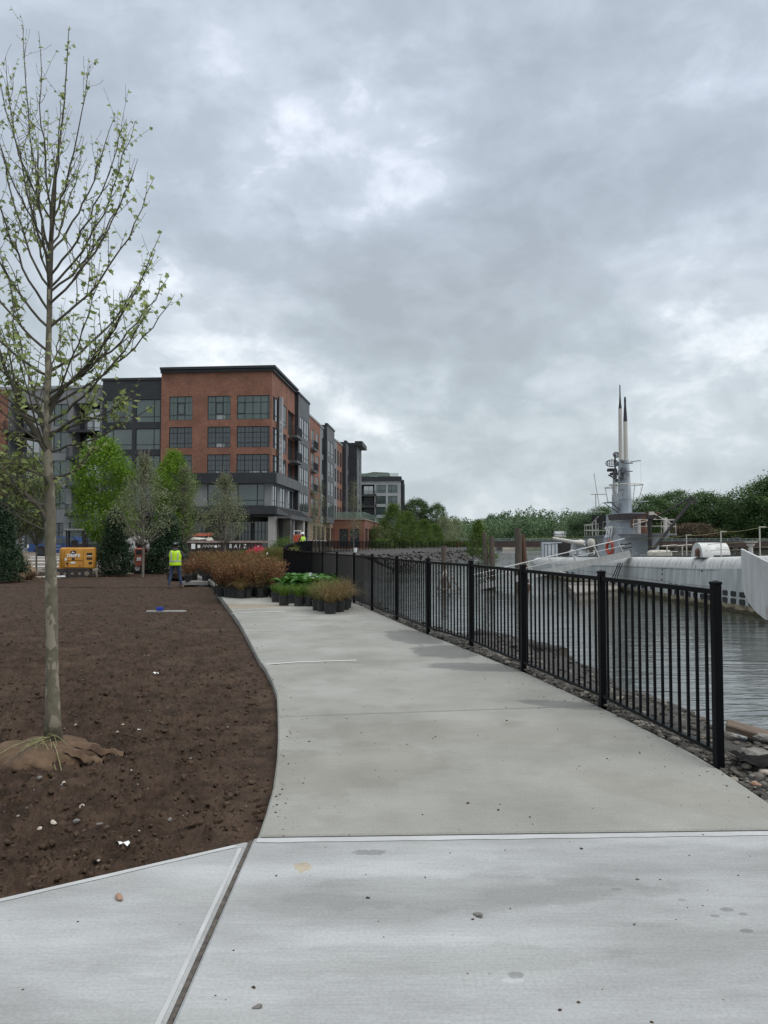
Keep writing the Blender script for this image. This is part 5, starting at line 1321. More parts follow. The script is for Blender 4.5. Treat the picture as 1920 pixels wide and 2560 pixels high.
# life lines
Ps = [(15.7,47.2,.55),(16.05,43.4,.65),(15.95,39,.72),(15.85,34.8,.84),(15.85,31.2,.98),(15.95,28,1.15)]
mb = MB()
for i, (a, b_, z) in enumerate(Ps[2:]): mb.tube([(a,b_,z-.05),(a,b_,z+1.16)], .028, 8); mb.cbox((a+.12,b_,z+1.16),(.3,.04,.03))
mb.build('stanchion', scope_m, sub, world=True)
mb = MB()
for hh in (1.12,.62,.3):
    pts = []
    for (a, b_) in zip(Ps[:-1], Ps[1:]):
        for t in np.linspace(0, 1, 7)[:-1]:
            sag = .05*math.sin(t*math.pi); pts.append((lerp(a[0],b_[0],t), lerp(a[1],b_[1],t), lerp(a[2],b_[2],t)+hh-sag))
    pts.append((Ps[-1][0], Ps[-1][1], Ps[-1][2]+hh))
    if hh > .5 or True: mb.tube(pts, .011, 4)
mb.build('life_line', rope_m, sub, world=True)
for i, (u, v, Y) in enumerate([(1668,1392,42.5),(1706,1392,41.5)]):
    c = at(u, v, Y); mb = MB(); mb.tube([c, c+Vector((0,0,.65))], .035, 6); mb.bar(c+Vector((-.3,0,.62)), c+Vector((.55,0,.68)), .03, 5); mb.bar(c+Vector((.1,0,.3)), c+Vector((.6,0,.3)), .025, 5); mb.build('deck_fitting', scope_m, sub, world=True)
c = at(1877, 1384, 31.6); mb = MB(); mb.lathe([(.17,0),(.10,.03),(.085,.42),(.16,.47),(.16,.53),(.1,.56),(.28,.6),(.28,.63)], 14, (c.x, c.y, zd(31.6)-.02)); mb.build('mushroom_vent', scope_m, sub, world=True, smooth=True, auto=30)
mb = MB()
for dx in (0, .28): mb.bar((16.4+dx,34.3,zd(34)), (16.2+dx,34.5,zd(34)+.95), .022, 5)
for k in range(5): mb.bar((16.37-.03*k,34.3,zd(34)+.15+k*.18), (16.65-.03*k,34.3,zd(34)+.15+k*.18), .015, 4)
mb.build('ladder', black_iron, sub, world=True)
# big deck gun aft
gx, gy = 15.9, 60.5; gz = zd(60)+.05
mb = MB(); mb.lathe([(.75,0),(.7,.25),(.55,.6)], 16, (gx,gy,gz)); mb.rbox(gx-.5,gx+.5,gy-.6,gy+.6,gz+.6,gz+1.35,.14); gun = mb.build('deck_gun', navy_grey, sub, world=True)
mb = MB(); mb.tube([(gx+.1,gy-.5,gz+1.1),(gx-.5,gy-.9,gz+1.15),(gx-2.0,gy+.3,gz+1.5)], [.3,.17,.10], 12); mb.lathe([(.05,-.3),(.3,-.2),(.36,.1),(.25,.35),(.05,.4)], 12, (gx+.85,gy-.6,gz+1.05)); kids(mb, 'gun_barrel', scope_m, gun)
mb = MB()
for i in range(14): mb.cbox((gx+rnd.uniform(-.9,1.2), gy+rnd.uniform(-.9,.2), gz+rnd.uniform(.1,1)), (rnd.uniform(.08,.3),rnd.uniform(.08,.3),rnd.uniform(.05,.35)))
kids(mb, 'gun_fitting', white_paint, gun)
# stern rails and shapes
mb = MB()
for Y in (62.5,64,65.5,67,68.5,70): 
    for sx in (-1,1): mb.bar((cx(Y)+sx*(hw(Y)-.5),Y,zd(Y)), (cx(Y)+sx*(hw(Y)-.5),Y,zd(Y)+1.2), .035, 5)
for hh in (1.2,):
    for sx in (-1,1): mb.tube([(cx(Y)+sx*(hw(Y)-.5),Y,zd(Y)+hh) for Y in (62.5,66,70)], .03, 5)
mb.build('stern_railing', black_iron, sub, world=True)
mb = MB(); mb.cbox((cx(70)-.3,70.5,zd(70)+.7),(1.9,.5,1.5)); mb.build('stern_housing', navy_grey, sub, world=True)
mb = MB(); mb.cbox((15.8,64.6,zd(64)+.65),(1.1,.8,1.1));  mb.build('stern_winch', black_iron, sub, world=True)
# ------------------------------------------------------------------ lifebuoy on the tower side
lb_ = thing('lifebuoy', 'red ring lifebuoy hanging on the side of the submarine tower below the white numbers', 'lifebuoy', (TX0-.14, 51.1, 1.13))
mb = MB(); R0, r0 = .42, .11; v = []; f = []
for i in range(28):
    a = 2*math.pi*i/28
    for k in range(10): b_ = 2*math.pi*k/10; v.append((r0*math.sin(b_), (R0+r0*math.cos(b_))*math.cos(a), (R0+r0*math.cos(b_))*math.sin(a)))
for i in range(28):
    for k in range(10): f.append((i*10+k, ((i+1)%28)*10+k, ((i+1)%28)*10+(k+1)%10, i*10+(k+1)%10))
mb.add(v, f); o = mb.build('ring', orange_buoy, lb_, smooth=True)
mb = MB(); mb.tube([(-.02, (R0+.11)*math.cos(a), (R0+.11)*math.sin(a)) for a in np.linspace(0, 2*math.pi, 17)], .015, 5); mb.build('grab_line', scope_m, lb_)
lb_.rotation_euler = (0,0,.22)
# ------------------------------------------------------------------ gangway
gw_ = thing('gangway', 'long aluminium gangway with white handrails sloping from the water up to the submarine', 'gangway', (6.4,49,-1.5))
A0 = at(1203, 1474, 48.5); A1 = at(1578, 1391, 45.6)
d = (A1-A0); L_ = d.length; ex = d.normalized(); ey = Vector((0,0,1)).cross(ex).normalized(); ez = ex.cross(ey)
def G(x, y, z): return A0+ex*x+ey*y+ez*z
for s_ in (-.45, .45):
    mb = MB(); P8 = [G(0,s_-.04,0),G(L_,s_-.04,0),G(L_,s_+.04,0),G(0,s_+.04,0),G(0,s_-.04,.38),G(L_,s_-.04,.38),G(L_,s_+.04,.38),G(0,s_+.04,.38)]
    mb.add(P8, [(3,2,1,0),(4,5,6,7),(0,1,5,4),(1,2,6,5),(2,3,7,6),(3,0,4,7)]); mb.build('side_beam', alu, gw_, world=True)
mb = MB(); mb.add([G(0,-.4,.1),G(L_,-.4,.1),G(L_,.4,.1),G(0,.4,.1)], [(0,1,2,3)]); mb.build('walkway', wood_old, gw_, world=True)
for s_ in (-.45, .45):
    mb = MB(); mb.bar(G(-.2,s_,1.05), G(L_-.1,s_,1.15), .03, 8); mb.bar(G(-.1,s_,.72), G(L_-.2,s_,.75), .018, 6)
    mb.build('handrail', white_paint, gw_, world=True)
mb = MB()
for k in range(7):
    x = .6+k*(L_-1)/6
    for s_ in (-.45,.45): mb.bar(G(x,s_,.3), G(x-.15,s_,1.1), .028, 6)
for x in (2.5,5.2): mb.bar(G(x,-.5,.05), G(x+.9,-.5,-.4), .025, 5)
mb.build('baluster', alu, gw_, world=True)
mb = MB()
for dx in (0,.25,.5): mb.bar((14.1+dx*.6,46.5,-1.3),(14.6+dx*.5,46.1,.2),.03,5)
mb.build('support_leg', black_iron, gw_, world=True)
# ------------------------------------------------------------------ floating work platform
fl = thing('float', 'low weathered wooden float moored beside the submarine under the gangway', 'float', (11.5,43,WZ))
q0 = gp(1440,1502,WZ); q1 = gp(1545,1490,WZ); q2 = gp(1548,1470,WZ); q3 = gp(1415,1474,WZ)
P = [(q.x,q.y) for q in (q0,q1,q2,q3)]
mb = MB(); mb.prism(P, WZ-.2, WZ+.34); mb.build('pontoon', wood_pale, fl, world=True, bevel=.03)
mb = MB(); cxx = sum(p[0] for p in P)/4; cyy = sum(p[1] for p in P)/4; P2 = [(cxx+(a-cxx)*1.03, cyy+(b_-cyy)*1.03) for a, b_ in P]; mb.prism(P2, WZ+.34, WZ+.44); mb.build('deck', wood_pale, fl, world=True)
mb = MB(); mb.bar((P[3][0]-.1,P[3][1],WZ+.45),(P[0][0]-1.0,P[0][1]+2,WZ+.1),.05,6); mb.build('fender', wood_old, fl, world=True)
# ------------------------------------------------------------------ mooring piles
def pile(name, label, base, top, r, lean=(0,0), group=None, rt=None, m=wood_old):
    mb = MB(); n = 9; pts = []; rad = []
    for i in range(n): t = i/(n-1); pts.append((lean[0]*t, lean[1]*t, (top-base[2])*t)); rad.append(lerp(r*1.06, rt or r, t)*(1+.05*math.sin(i*2.3+base[0])))
    mb.tube(pts, rad, 14); o = mb.build(name, m, None, loc=base, smooth=True, auto=40); return tag(o, label, 'piling', group)
def pw(u, Y): return at(u, 1470, Y).x
def zt(v, Y): return at(1200, v, Y).z
gd = 'weathered timber piles standing in the river'
pile('timber_pile', 'left and taller of the two timber piles of the left cluster', (pw(1223,50), 50, -3), zt(1331,50), .165, (-.33,0), gd, .14)
pile('timber_pile', 'right and shorter of the two timber piles of the left cluster', (pw(1234,49.8), 49.8, -3), zt(1341,50), .19, (-.12,0), gd, .17)
pile('timber_pile', 'tallest upright timber pile at the back of the right cluster', (pw(1295,50.5), 50.5, -3), zt(1320,50), .21, (.02,0), gd, .19)
pile('timber_pile', 'upright front timber pile of the right cluster with a flat top', (pw(1295.5,49.6), 49.6, -3), zt(1336,50), .22, (.1,0), gd, .17)
pile('timber_pile', 'leaning timber pile on the right side of the right cluster', (pw(1322,49.8), 49.8, -3), zt(1337,50), .19, (-.42,0), gd, .17, m=mat('pile_brown', (.06,.03,.02), (.13,.075,.05), rough=.95, scale=6, stretch=(5,5,.5), bump=.6))
pile('timber_pile', 'lone dark timber pile standing in the inlet left of the two clusters', (pw(1110,47), 47, -3), zt(1365,47), .165, (0,0), gd)
db = thing('driftwood', 'tangle of broken driftwood leaning against the lone pile in the inlet', 'driftwood', (pw(1112,46),46,WZ))
mb = MB()
for (u0,v0,u1,v1,r) in [(1094,1475,1112,1424,.07),(1112,1424,1128,1475,.09),(1128,1440,1150,1476,.06),(1098,1450,1135,1432,.05),(1100,1474,1150,1477,.06),(1118,1430,1122,1474,.08)]:
    mb.tube([at(u0,v0,46), at((u0+u1)/2,(v0+v1)/2-2,45.9), at(u1,v1,46)], [r,r*.9,r*.6], 7)
mb.build('branch', wood_pale, db, world=True, smooth=True)
# ------------------------------------------------------------------ bridge
bg_ = thing('bridge', 'long low dark girder bridge crossing the river behind the submarine', 'bridge', (100,300,0))
def bz(v): return at(1200, v, 300).z
x0 = at(1140,1360,300).x; x1 = at(2300,1360,300).x
mb = MB(); mb.box(x0,x1,299.6,308,bz(1353.5),bz(1350.5)); mb.build('deck', concrete_wet if False else grey_panel, bg_, world=True)
mb = MB(); mb.box(x0,x1,300,301,bz(1367.5),bz(1353.6)); mb.box(x0,x1,299.7,300,bz(1361.2),bz(1360)); mb.box(x0,x1,299.7,300,bz(1368.5),bz(1367.5)); mb.build('girder', girder_m, bg_, world=True)
mb = MB(); mb.box(x0,x1,299.7,299.8,bz(1346.6),bz(1346)); mb.box(x0,x1,299.7,299.8,bz(1348.8),bz(1348.4))
x = x0
while x < x1: mb.box(x-.08,x+.08,299.68,299.82,bz(1350.5),bz(1346)); x += 2.5
mb.build('railing', deck_green, bg_, world=True)
for i in range(8):
    mb = MB(); x = x0+18+i*24; mb.box(x-1,x+1,301.2,307,-4,bz(1367)); mb.build('pier', concrete_wet, bg_, world=True)
# orange barrier and parked dark cars on the left approach
mb = MB(); xa = at(1120,1360,150); mb.box(0,3.1,0,.12,0,.9); o = mb.build('site_barrier', mat('orange_barrier', (.33,.07,.03), (.25,.06,.03), rough=.8, scale=3), None, loc=(at(1117,1360,158).x,158,Hpath(np.array(158.))+.12)); tag(o, 'orange plastic barrier behind the far end of the fence', 'barrier')
# ------------------------------------------------------------------ foreground tree
rs = np.random.RandomState(12)
TY = 5.6
tree = thing('young_tree', 'tall foreground tree with sparse new leaves and mottled trunk above a burlap root ball', 'tree', tuple(at(133,1812,TY)))
tp = [(133,1815,38),(131,1700,31),(130,1560,29),(127,1440,27.5),(126,1330,26.5),(124,1240,25),(121,1160,22),(118,1090,19),(119,1000,16.5),(121,900,15),(123,800,13.5),(125,700,12.5),(128,600,11.5),(133,500,10),(140,420,7),(150,350,5),(160,260,3.6),(167,160,2.6),(173,66,1.6)]
TP = [at(u, v, TY) for u, v, w_ in tp]; TR = [w_/2/F*TY for u, v, w_ in tp]
def tcurve(v):   # trunk point at photo row v
    vs_ = [p[1] for p in tp][::-1]; i = np.interp(v, vs_, list(range(len(tp)))[::-1]); k = min(int(i), len(tp)-2); return TP[k].lerp(TP[k+1], i-k), lerp(TR[k], TR[k+1], i-k)
mb = MB(); pts = []; rad = []
for i in range(len(TP)-1):
    for k in range(4): t = k/4; pts.append(TP[i].lerp(TP[i+1], t)+Vector((rnd.uniform(-1,1),rnd.uniform(-1,1),0))*.002); rad.append(lerp(TR[i], TR[i+1], t)*(1+.03*math.sin(i*3+k)))
pts.append(TP[-1]); rad.append(TR[-1]); pts[0] = pts[0]-Vector((0,0,.12)); rad[0] *= 1.25
mb.tube(pts, rad, 16)
branches = []   # (points, radii)
def grow(p0, d0, length, r0, up=.35, wob=.12, n=10, droop=0):
    pts = [Vector(p0)]; d = Vector(d0).normalized(); seg = length/n
    for i in range(n):
        d = (d+Vector((0,0,up/n*2.2))+Vector((rs.normal(),rs.normal(),rs.normal()*.5))*wob/math.sqrt(n)*1.2).normalized(); pts.append(pts[-1]+d*seg)
    return pts
def curved(p0, p1, p2, n=12):
    return [p0*(1-t)**2+p1*2*t*(1-t)+p2*t*t for t in np.linspace(0, 1, n)]
prim = []
right = [((440,735),1015,.2),((425,690),985,-.3),((392,622),930,.5),((385,445),820,.1),((340,415),760,-.3),((338,305),720,.3),((315,297),690,-.1),((283,290),630,.2),((222,163),560,-.2),((380,760),1060,-.6),((345,985),1085,-.4),((390,1010),1130,-.2)]
left = [((97,78),560,.1),((54,57),640,.2),((12,140),660,-.1),((-25,200),720,.3),((-60,290),780,-.4),((-100,380),820,.2),((-120,520),880,-.3),((-150,620),940,.4),((-120,760),1010,-.2),((-60,900),1060,.5),((-140,860),1070,-.5),((-90,1010),1110,.3),((-80,1120),1180,-.4),((-60,1200),1310,.1),((-110,1150),1330,-.2),((20,700),1060,-.1),((90,330),720,-.5)]
for lst in (right, left):
    for (e, v0, dy) in lst:
        p0, r0 = tcurve(v0); p2 = at(e[0], e[1], TY+dy*.9)
        h = (p2-p0); flat = Vector((h.x, h.y, 0))
        p1 = p0+flat*.62+Vector((0,0,h.z*.30)); prim.append((curved(p0, p1, p2, 14), min(r0*.42, .002+.0058*h.length)))
for i in range(11):   # branches mostly in depth
    v0 = rs.uniform(520, 1150); p0, r0 = tcurve(v0); az = rs.choice([-1,1])*math.pi/2+rs.normal(0,.6)
    hgt = rs.uniform(.75, 1.35); R = np.interp(v0, [500,700,1000,1150], [.35,.6,.95,.8])
    p2 = p0+Vector((math.cos(az)*R, math.sin(az)*R, hgt)); p1 = p0+Vector((math.cos(az)*R*.62, math.sin(az)*R*.62, hgt*.3)); prim.append((curved(p0,p1,p2,12), min(r0*.4, .002+.0055*hgt)))
# two thick low limbs as in the photograph
p0, r0 = tcurve(1312); prim.append(([p0, at(95,1262,TY-.05), at(50,1228,TY-.1), at(0,1200,TY-.15), at(-60,1175,TY-.2)], .026))
p0, r0 = tcurve(1130); prim.append(([p0, at(92,1080,TY), at(60,1035,TY-.05), at(38,975,TY-.1), at(15,925,TY-.1), at(-10,850,TY-.15), at(-60,760,TY-.2)], .027))
p0, r0 = tcurve(1110); prim.append(([p0, at(95,1035,TY+.1), at(55,1000,TY+.2), at(40,950,TY+.2), at(22,880,TY+.2), at(5,820,TY+.25)], .015))
p0, r0 = tcurve(1045); prim.append(([p0, at(140,1000,TY), at(170,960,TY), at(205,935,TY-.05), at(245,880,TY-.1), at(290,820,TY-.1), at(330,720,TY-.15)], .017))
p0, r0 = tcurve(1215)
for q_ in [((150,1215),(60,1100),(-30,1080)),((190,1180),(230,1130),(255,1060)),((60,1250),(20,1180),(-30,1130))]:
    p9, _ = tcurve(q_[0][1]+20); dy_ = rs.uniform(-.5,.5); prim.append(([p9, at(*q_[0],TY+dy_*.3), at(*q_[1],TY+dy_*.7), at(*q_[2],TY+dy_)], .010))
prim.append(([p0, at(110,1190,TY-.1), at(70,1175,TY-.15), at(30,1160,TY-.2), at(-40,1165,TY-.3)], .014))
p0, r0 = tcurve(1095); prim.append(([p0, at(165,1060,TY-.1), at(200,1040,TY-.2), at(255,1050,TY-.3), at(300,1010,TY-.35)], .012))
nodes = []
def zig(pts, a):
    out = [pts[0]]
    for i in range(1, len(pts)):
        out.append(pts[i]+Vector((rs.normal(), rs.normal(), rs.normal()*.5))*a*(.5 if i < len(pts)-1 else .3))
    return out
tw = MB(); tw2 = []; mb2 = MB()
branch_m = mat('branch_bark', (.050,.044,.032), (.095,.085,.062), rough=.9, scale=10)
for pts, r0 in prim:
    m = len(pts); L_ = sum((pts[i+1]-pts[i]).length for i in range(m-1)); pts = zig(pts, .014)
    rad = [max(.0016, r0*(1-i/(m-1))**.8+.0016) for i in range(m)]
    mb2.tube(pts, rad, 7, cap=False)
    ns = max(4, int(L_/.11))
    for k in range(ns):
        t = rs.uniform(.18, .95); x = t*(m-1); i = min(int(x), m-2); p = pts[i].lerp(pts[i+1], x-i); d = (pts[i+1]-pts[i]).normalized()
        out = Vector((rs.normal(), rs.normal(), .35+rs.uniform(0,.6))); d2 = (d*.7+out*.55).normalized(); l2 = rs.uniform(.12, .48)*(1.15-.5*t)
        q = grow(p, d2, l2, 0, up=.35, wob=.22, n=6); r1 = max(.0018, min(rad[i]*.5, .0045)); tw2.append((q, r1))
        if rs.uniform() < .5:
            j = rs.randint(2, 5); q2 = grow(q[j], Vector((rs.normal(), rs.normal(), .6+rs.uniform(0,.5))), rs.uniform(.08,.22), 0, up=.2, wob=.2, n=4); tw2.append((q2, r1*.7))
    tw2.append((pts[-5:], -1))
tw2.append((TP[-6:], -1)); tw2.append((TP[-4:], -1))
for k_ in range(9): q0_, _ = tcurve(rs.uniform(120, 420)); tw2.append((grow(q0_, Vector((rs.normal(), rs.normal(), 1.2)), rs.uniform(.08,.3), 0, up=.3, wob=.2, n=5), .0018))
mb2.build('branches', branch_m, tree, world=True, smooth=True)
mb.m = [1 if (mb.v[f_[0]][2] > 3.3+.15*math.sin(f_[0])) else 0 for f_ in mb.f]  # upper trunk coloured dark to imitate its backlit look against the sky
mb.build('trunk', [bark, branch_m], tree, world=True, smooth=True)
mb = MB()
for q, r in tw2:
    if r > 0: mb.tube(q, [max(.0011, r*(1-i/len(q)*.7)) for i in range(len(q))], 4, cap=False)
    L_ = sum((q[i+1]-q[i]).length for i in range(len(q)-1)); n = max(2, int(L_/.050))
    for k in range(n):
        t = (k+.6)/n; x = t*(len(q)-1); i = min(int(x), len(q)-2); nodes.append((q[i].lerp(q[i+1], x-i), (q[i+1]-q[i]).normalized()))
mb.build('twigs', twig, tree, world=True, smooth=True)
lf = np.array([(0,0,0),(.20,-.04,.02),(.46,.06,.07),(.34,.24,.05),(.56,.50,.10),(.28,.50,.05),(.20,.74,.03),(0,1.02,-.06),(-.20,.74,.03),(-.28,.50,.05),(-.56,.50,.10),(-.34,.24,.05),(-.46,.06,.07),(-.20,-.04,.02)], float)
lf[:, 1] += .12; lf[:, 2] += -.10*lf[:, 1]**2
lfaces = [(0,1,2,3,4,5,6,7),(0,7,8,9,10,11,12,13)]
P = []; R = []; S = []; T = []
for p, d in nodes:
    hz = p.z
    base = np.interp(hz, [1.2, 2.6, 4.2, 5.4], [.050, .041, .032, .022])
    for s_ in (0, 1) if rs.uniform() < .75 else (0,):
        side = Vector((rs.normal(), rs.normal(), rs.normal()*.4)); side = (side-d*side.dot(d)).normalized()*(1 if s_ else -1)
        y = (side*.9+d*.4+Vector((0,0,-.35+rs.normal()*.35))).normalized(); z = Vector((rs.normal()*.55, rs.normal()*.55, 1)); z = (z-y*z.dot(y)).normalized(); x = y.cross(z)
        P.append(p); R.append(np.array([[x.x,y.x,z.x],[x.y,y.y,z.y],[x.z,y.z,z.z]])); S.append(base*rs.uniform(.45, 1.35)); T.append(np.clip(rs.normal(.38,.28),0,1))
keep = np.random.RandomState(1).uniform(size=len(P)) < np.interp(np.array([p.z for p in P]), [1.2,2.6,4.0,5.4], [.58,.56,.50,.45])
P = np.array(P)[keep]; R = np.array(R)[keep]; S = np.array(S)[keep]; T = np.array(T)[keep]
loc = np.array(W[tree.name].translation)
tree_leaves = link('leaves', scatter_mesh('leaves', lf, lfaces, P-loc, R, S, leaf_maple, tint=T), tree)
# root ball: burlap heap partly buried
rb = thing('root_ball', 'brown burlap wrapped root ball with green twine at the foot of the tall tree', 'root ball', tuple(gp(112,1880,-.05)))
c = Vector((at(126,1845,TY).x-.02, 5.52, -.10)); mb = MB(); n1, n2 = 30, 60; v = []; f = []
for i in range(n1+1):
    th = i/n1*math.pi*.5
    for k in range(n2):
        a = 2*math.pi*k/n2; rr_ = math.cos(th)**.8; fold = 1+.07*math.sin(a*5+1.3)*math.sin(th*2)+.04*math.sin(a*11+th*6)+.05*float(fbm(np.array(math.cos(a)*2.2+5), np.array(math.sin(a)*2.2+th*2), 4, 2))*2
        v.append((c.x+.43*rr_*math.cos(a)*fold-.03*math.sin(th), c.y+.34*rr_*math.sin(a)*fold, c.z+.125*math.sin(th)**.85*(1+.10*math.sin(a*3+th*4)*math.cos(th))+.02*math.sin(a*7)*math.cos(th)))
for i in range(n1):
    for k in range(n2): f.append((i*n2+k, i*n2+(k+1)%n2, (i+1)*n2+(k+1)%n2, (i+1)*n2+k))
mb.add(v, f); mb.build('burlap', burlap, rb, world=True, smooth=True)
mb = MB()   # loose folded flaps on the right
for (x0, y0, L_, w_, a) in [(.26,-.02,.34,.035,.08),(.24,-.16,.28,.04,-.12)]:
    mb = MB(); v = []; f = []; n = 9
    for i in range(n+1):
        t = i/n; px_ = c.x+x0+math.cos(a)*L_*t; py_ = c.y+y0+math.sin(a)*L_*t; pz_ = c.z+.07*(1-t)+.045+.012*math.sin(i*1.9+x0*30)
        for k in range(5): u_ = (k/4-.5)*w_*2; v.append((px_, py_+u_, pz_+.03*math.cos(u_/w_*1.5)-.02+.01*math.sin(k*2+i)))
    for i in range(n):
        for k in range(4): f.append((i*5+k, i*5+k+1, (i+1)*5+k+1, (i+1)*5+k))
    mb.add(v, f); mb.build('burlap_flap', burlap, rb, world=True, smooth=True)
mb = MB()
for k in range(20):
    a = rs.uniform(0, 2*math.pi) if k > 12 else math.pi+rs.uniform(-.9,1.4); l = rs.uniform(.08,.27); h0 = c.z+.148
    pts = [Vector((c.x+.03+rs.uniform(-.07,.07), c.y-.02+rs.uniform(-.06,.06), h0+rs.uniform(0,.03)))]
    for i in range(5): pts.append(pts[-1]+Vector((math.cos(a)*l/5, -abs(math.sin(a))*l/6, -.012*i+rs.normal()*.006)))
    mb.tube(pts, .0021, 4)
for (x0, y0, dx, dy) in [(.02,-.05,.22,-.26),(.12,-.1,.16,-.22),(-.1,-.1,-.2,-.2),(-.05,.0,-.3,-.1)]:
    pts = [Vector((c.x+x0+dx*t, c.y+y0+dy*t, c.z+.1485-.14*t**1.6)) for t in np.linspace(0,1,7)]; mb.tube(pts, .003, 5)
mb.build('twine', rope_m, rb, world=True)
# ------------------------------------------------------------------ generic trees
quadleaf = np.array([(-.5,0,0),(0,-.32,.06),(.5,0,0),(0,.32,.06)]); qf = [(0,1,2,3)]
def crown_points(rs, n, fn, clumps=0, spread=.4):
    """fn(rs) -> clump centre; returns n points"""
    C = np.array([fn(rs) for _ in range(clumps)]); i = rs.randint(0, clumps, n)
    global _ci; _ci = i
    return C[i]+rs.normal(size=(n, 3))*spread*np.array([1,1,.75]), C
def make_tree(name, h, cr, cb, lm, bm, n, leaf, clumps, spread, seed, shape='round', trunk_r=.1, stems=24, wx=1.0, twigs=0):
    """local tree at origin; returns (trunk mesh, crown mesh)"""
    rs = np.random.RandomState(seed); H = h-cb
    def prof(t):   # crown radius fraction at height fraction
        if shape == 'round': return math.sqrt(max(0, 1-(2*t-1)**2))**.8
        if shape == 'egg': return (math.sin(math.pi*min(1, t*.9+.06)**.75))**.8
        if shape == 'column': return min(1, 4*t+.35)*min(1, 3.2*(1-t)+.12)
        if shape == 'cone': return max(.04, (1-t)**.8)*min(1, 5*t+.55)
        if shape == 'flame': return math.sin(math.pi*min(1,(t+.05))**.62)**.9
        return 1
    def fn(rs):
        t = rs.uniform(0, 1)**.9; R = cr*prof(t)*(.35+.65*math.sqrt(rs.uniform()))*(1+.25*math.sin(t*9+seed)*rs.uniform()); a = rs.uniform(0, 2*math.pi)
        return (R*math.cos(a)*wx, R*math.sin(a), cb+H*t)
    P, C = crown_points(rs, n, fn, clumps, spread)
    P[:, 2] = np.maximum(P[:, 2], .12)
    S = leaf*rs.uniform(.5, 1.4, n); R = rand_rot(n, rs); tcl = rs.uniform(-.25, .25, clumps)
    # colour varies leaf by leaf
    T = np.clip(rs.normal(.40, .22, n)+tcl[_ci]*1.2, 0, 1)
    crown = scatter_mesh('crown', quadleaf, qf, P, R, S, lm, tint=T)
    mb = MB(); top = cb+H*.8
    mb.tube([(0,0,-.3),(0,0,0),(trunk_r*.3,0,cb*.6),(0,0,cb+H*.3),(trunk_r*.5,0,top)], [trunk_r*1.3,trunk_r*1.1,trunk_r*.85,trunk_r*.55,trunk_r*.12], 8)
    for k in rs.permutation(clumps)[:stems]:
        c = C[k]; z0 = max(cb*.75, c[2]-math.hypot(c[0], c[1])*1.0-.1*h); z0 = min(z0, top)
        mid = (c[0]*.55, c[1]*.55, lerp(z0, c[2], .42)); mb.tube([(0,0,z0), mid, tuple(c)], [trunk_r*.34, trunk_r*.2, trunk_r*.06], 5, cap=False)
    if twigs:
        for k in range(twigs):
            a = rs.uniform(0, 6.28); z0 = cb+H*rs.uniform(.6,.8); mb.tube([(0,0,z0), (.12*math.cos(a)*cr, .12*math.sin(a)*cr, z0+.12*h), (.22*math.cos(a)*cr, .22*math.sin(a)*cr, h*rs.uniform(1.0,1.12))], [.03,.018,.008], 4, cap=False)
    trunk = bpy.data.meshes.new('trunk'); trunk.from_pydata(mb.v, [], mb.f); trunk.materials.append(bm); trunk.polygons.foreach_set('use_smooth', [True]*len(trunk.polygons)); trunk.update()
    return trunk, crown
def put_tree(name, meshes, label, cat, loc, rz=0, scale=1, group=None):
    r = thing(name, label, cat, loc, rz, group); r.scale = (scale,)*3 if not hasattr(scale, '__len__') else scale
    link('trunk', meshes[0], r); link('crown', meshes[1], r); return r
def hz(x, y): return float(Hland(np.array(float(x)), np.array(float(y))))
def placed(name, meshes, label, u, Y, cat='tree', rz=0, scale=1, group=None, z=None):
    p = at(u, 1355, Y); zz = hz(p.x, Y) if z is None else z
    return put_tree(name, meshes, label, cat, (p.x, Y, zz-.02), rz, scale, group)
# nursery trees with fine pale leaves
pale = [make_tree('t', 6.4, 1.5, 2.15, leaf_pale, bark_grey, 7000, .085, 200, .19, s_, 'flame', .07, 80, twigs=14) for s_ in (31, 32)]
G1 = 'young nursery trees with pale budding crowns'
placed('young_tree', pale[0], 'small pale leaved tree planted in the soil just left of the worker, white trunk', 358, 39, scale=1.0, group=G1)
placed('young_tree', pale[1], 'pale leaved tree behind the worker, its crown overlapping the dark evergreen', 458, 47, rz=2, scale=(.95,.95,1.02), group=G1)
placed('young_tree', pale[0], 'pale leaved tree in front of the dark skip and the building corner', 562, 50, rz=1.2, scale=(1.05,1.05,.98), group=G1)
slim = [make_tree('t', 7.0, 1.15, 1.6, leaf_pale, bark_grey, 1700, .09, 80, .22, 41, 'cone', .05, 50, twigs=4)]
placed('slender_tree', slim[0], 'thin upright young tree in front of the ground floor columns', 800, 78, scale=1.05, group=G1)
placed('slender_tree', slim[0], 'thin upright young tree in front of the tan ground floor wall', 786, 84, rz=2, scale=.98, group=G1)
placed('slender_tree', slim[0], 'tall thin young tree in front of the brick pavilion', 884, 86, rz=1, scale=1.15, group=G1)
# bright green feathery trees and dark conifers
br_t = [make_tree('t', 7.7, 1.62, 1.9, leaf_bright, bark_grey, 24000, .11, 330, .26, s_, 'column', .09, 40) for s_ in (51, 52)]
placed('feathery_tree', br_t[0], 'bright yellow green feathery tree behind the yellow excavator', 256, 44.5, scale=(1.05,1,1.03))
placed('feathery_tree', br_t[1], 'bright yellow green feathery tree standing behind the worker and beside the brick building', 432, 47.5, scale=(.72,.8,.98))
con = [make_tree('t', 4.0, 1.3, .12, leaf_dark, bark_grey, 22000, .10, 340, .20, s_, 'cone', .08, 20) for s_ in (61, 62, 63)]
placed('conifer', con[0], 'dark green bushy conifer between the excavator and the white skid steer', 288, 40.3, scale=(.80,.8,.86), z=-.33)
placed('conifer', con[1], 'dark green conifer right behind the worker in the yellow vest', 418, 43, scale=(1.0,1,.86))
placed('conifer', con[2], 'dark green conifer at the left edge of the picture in front of the shrubs', 4, 32.5, scale=(.74,.74,.88))
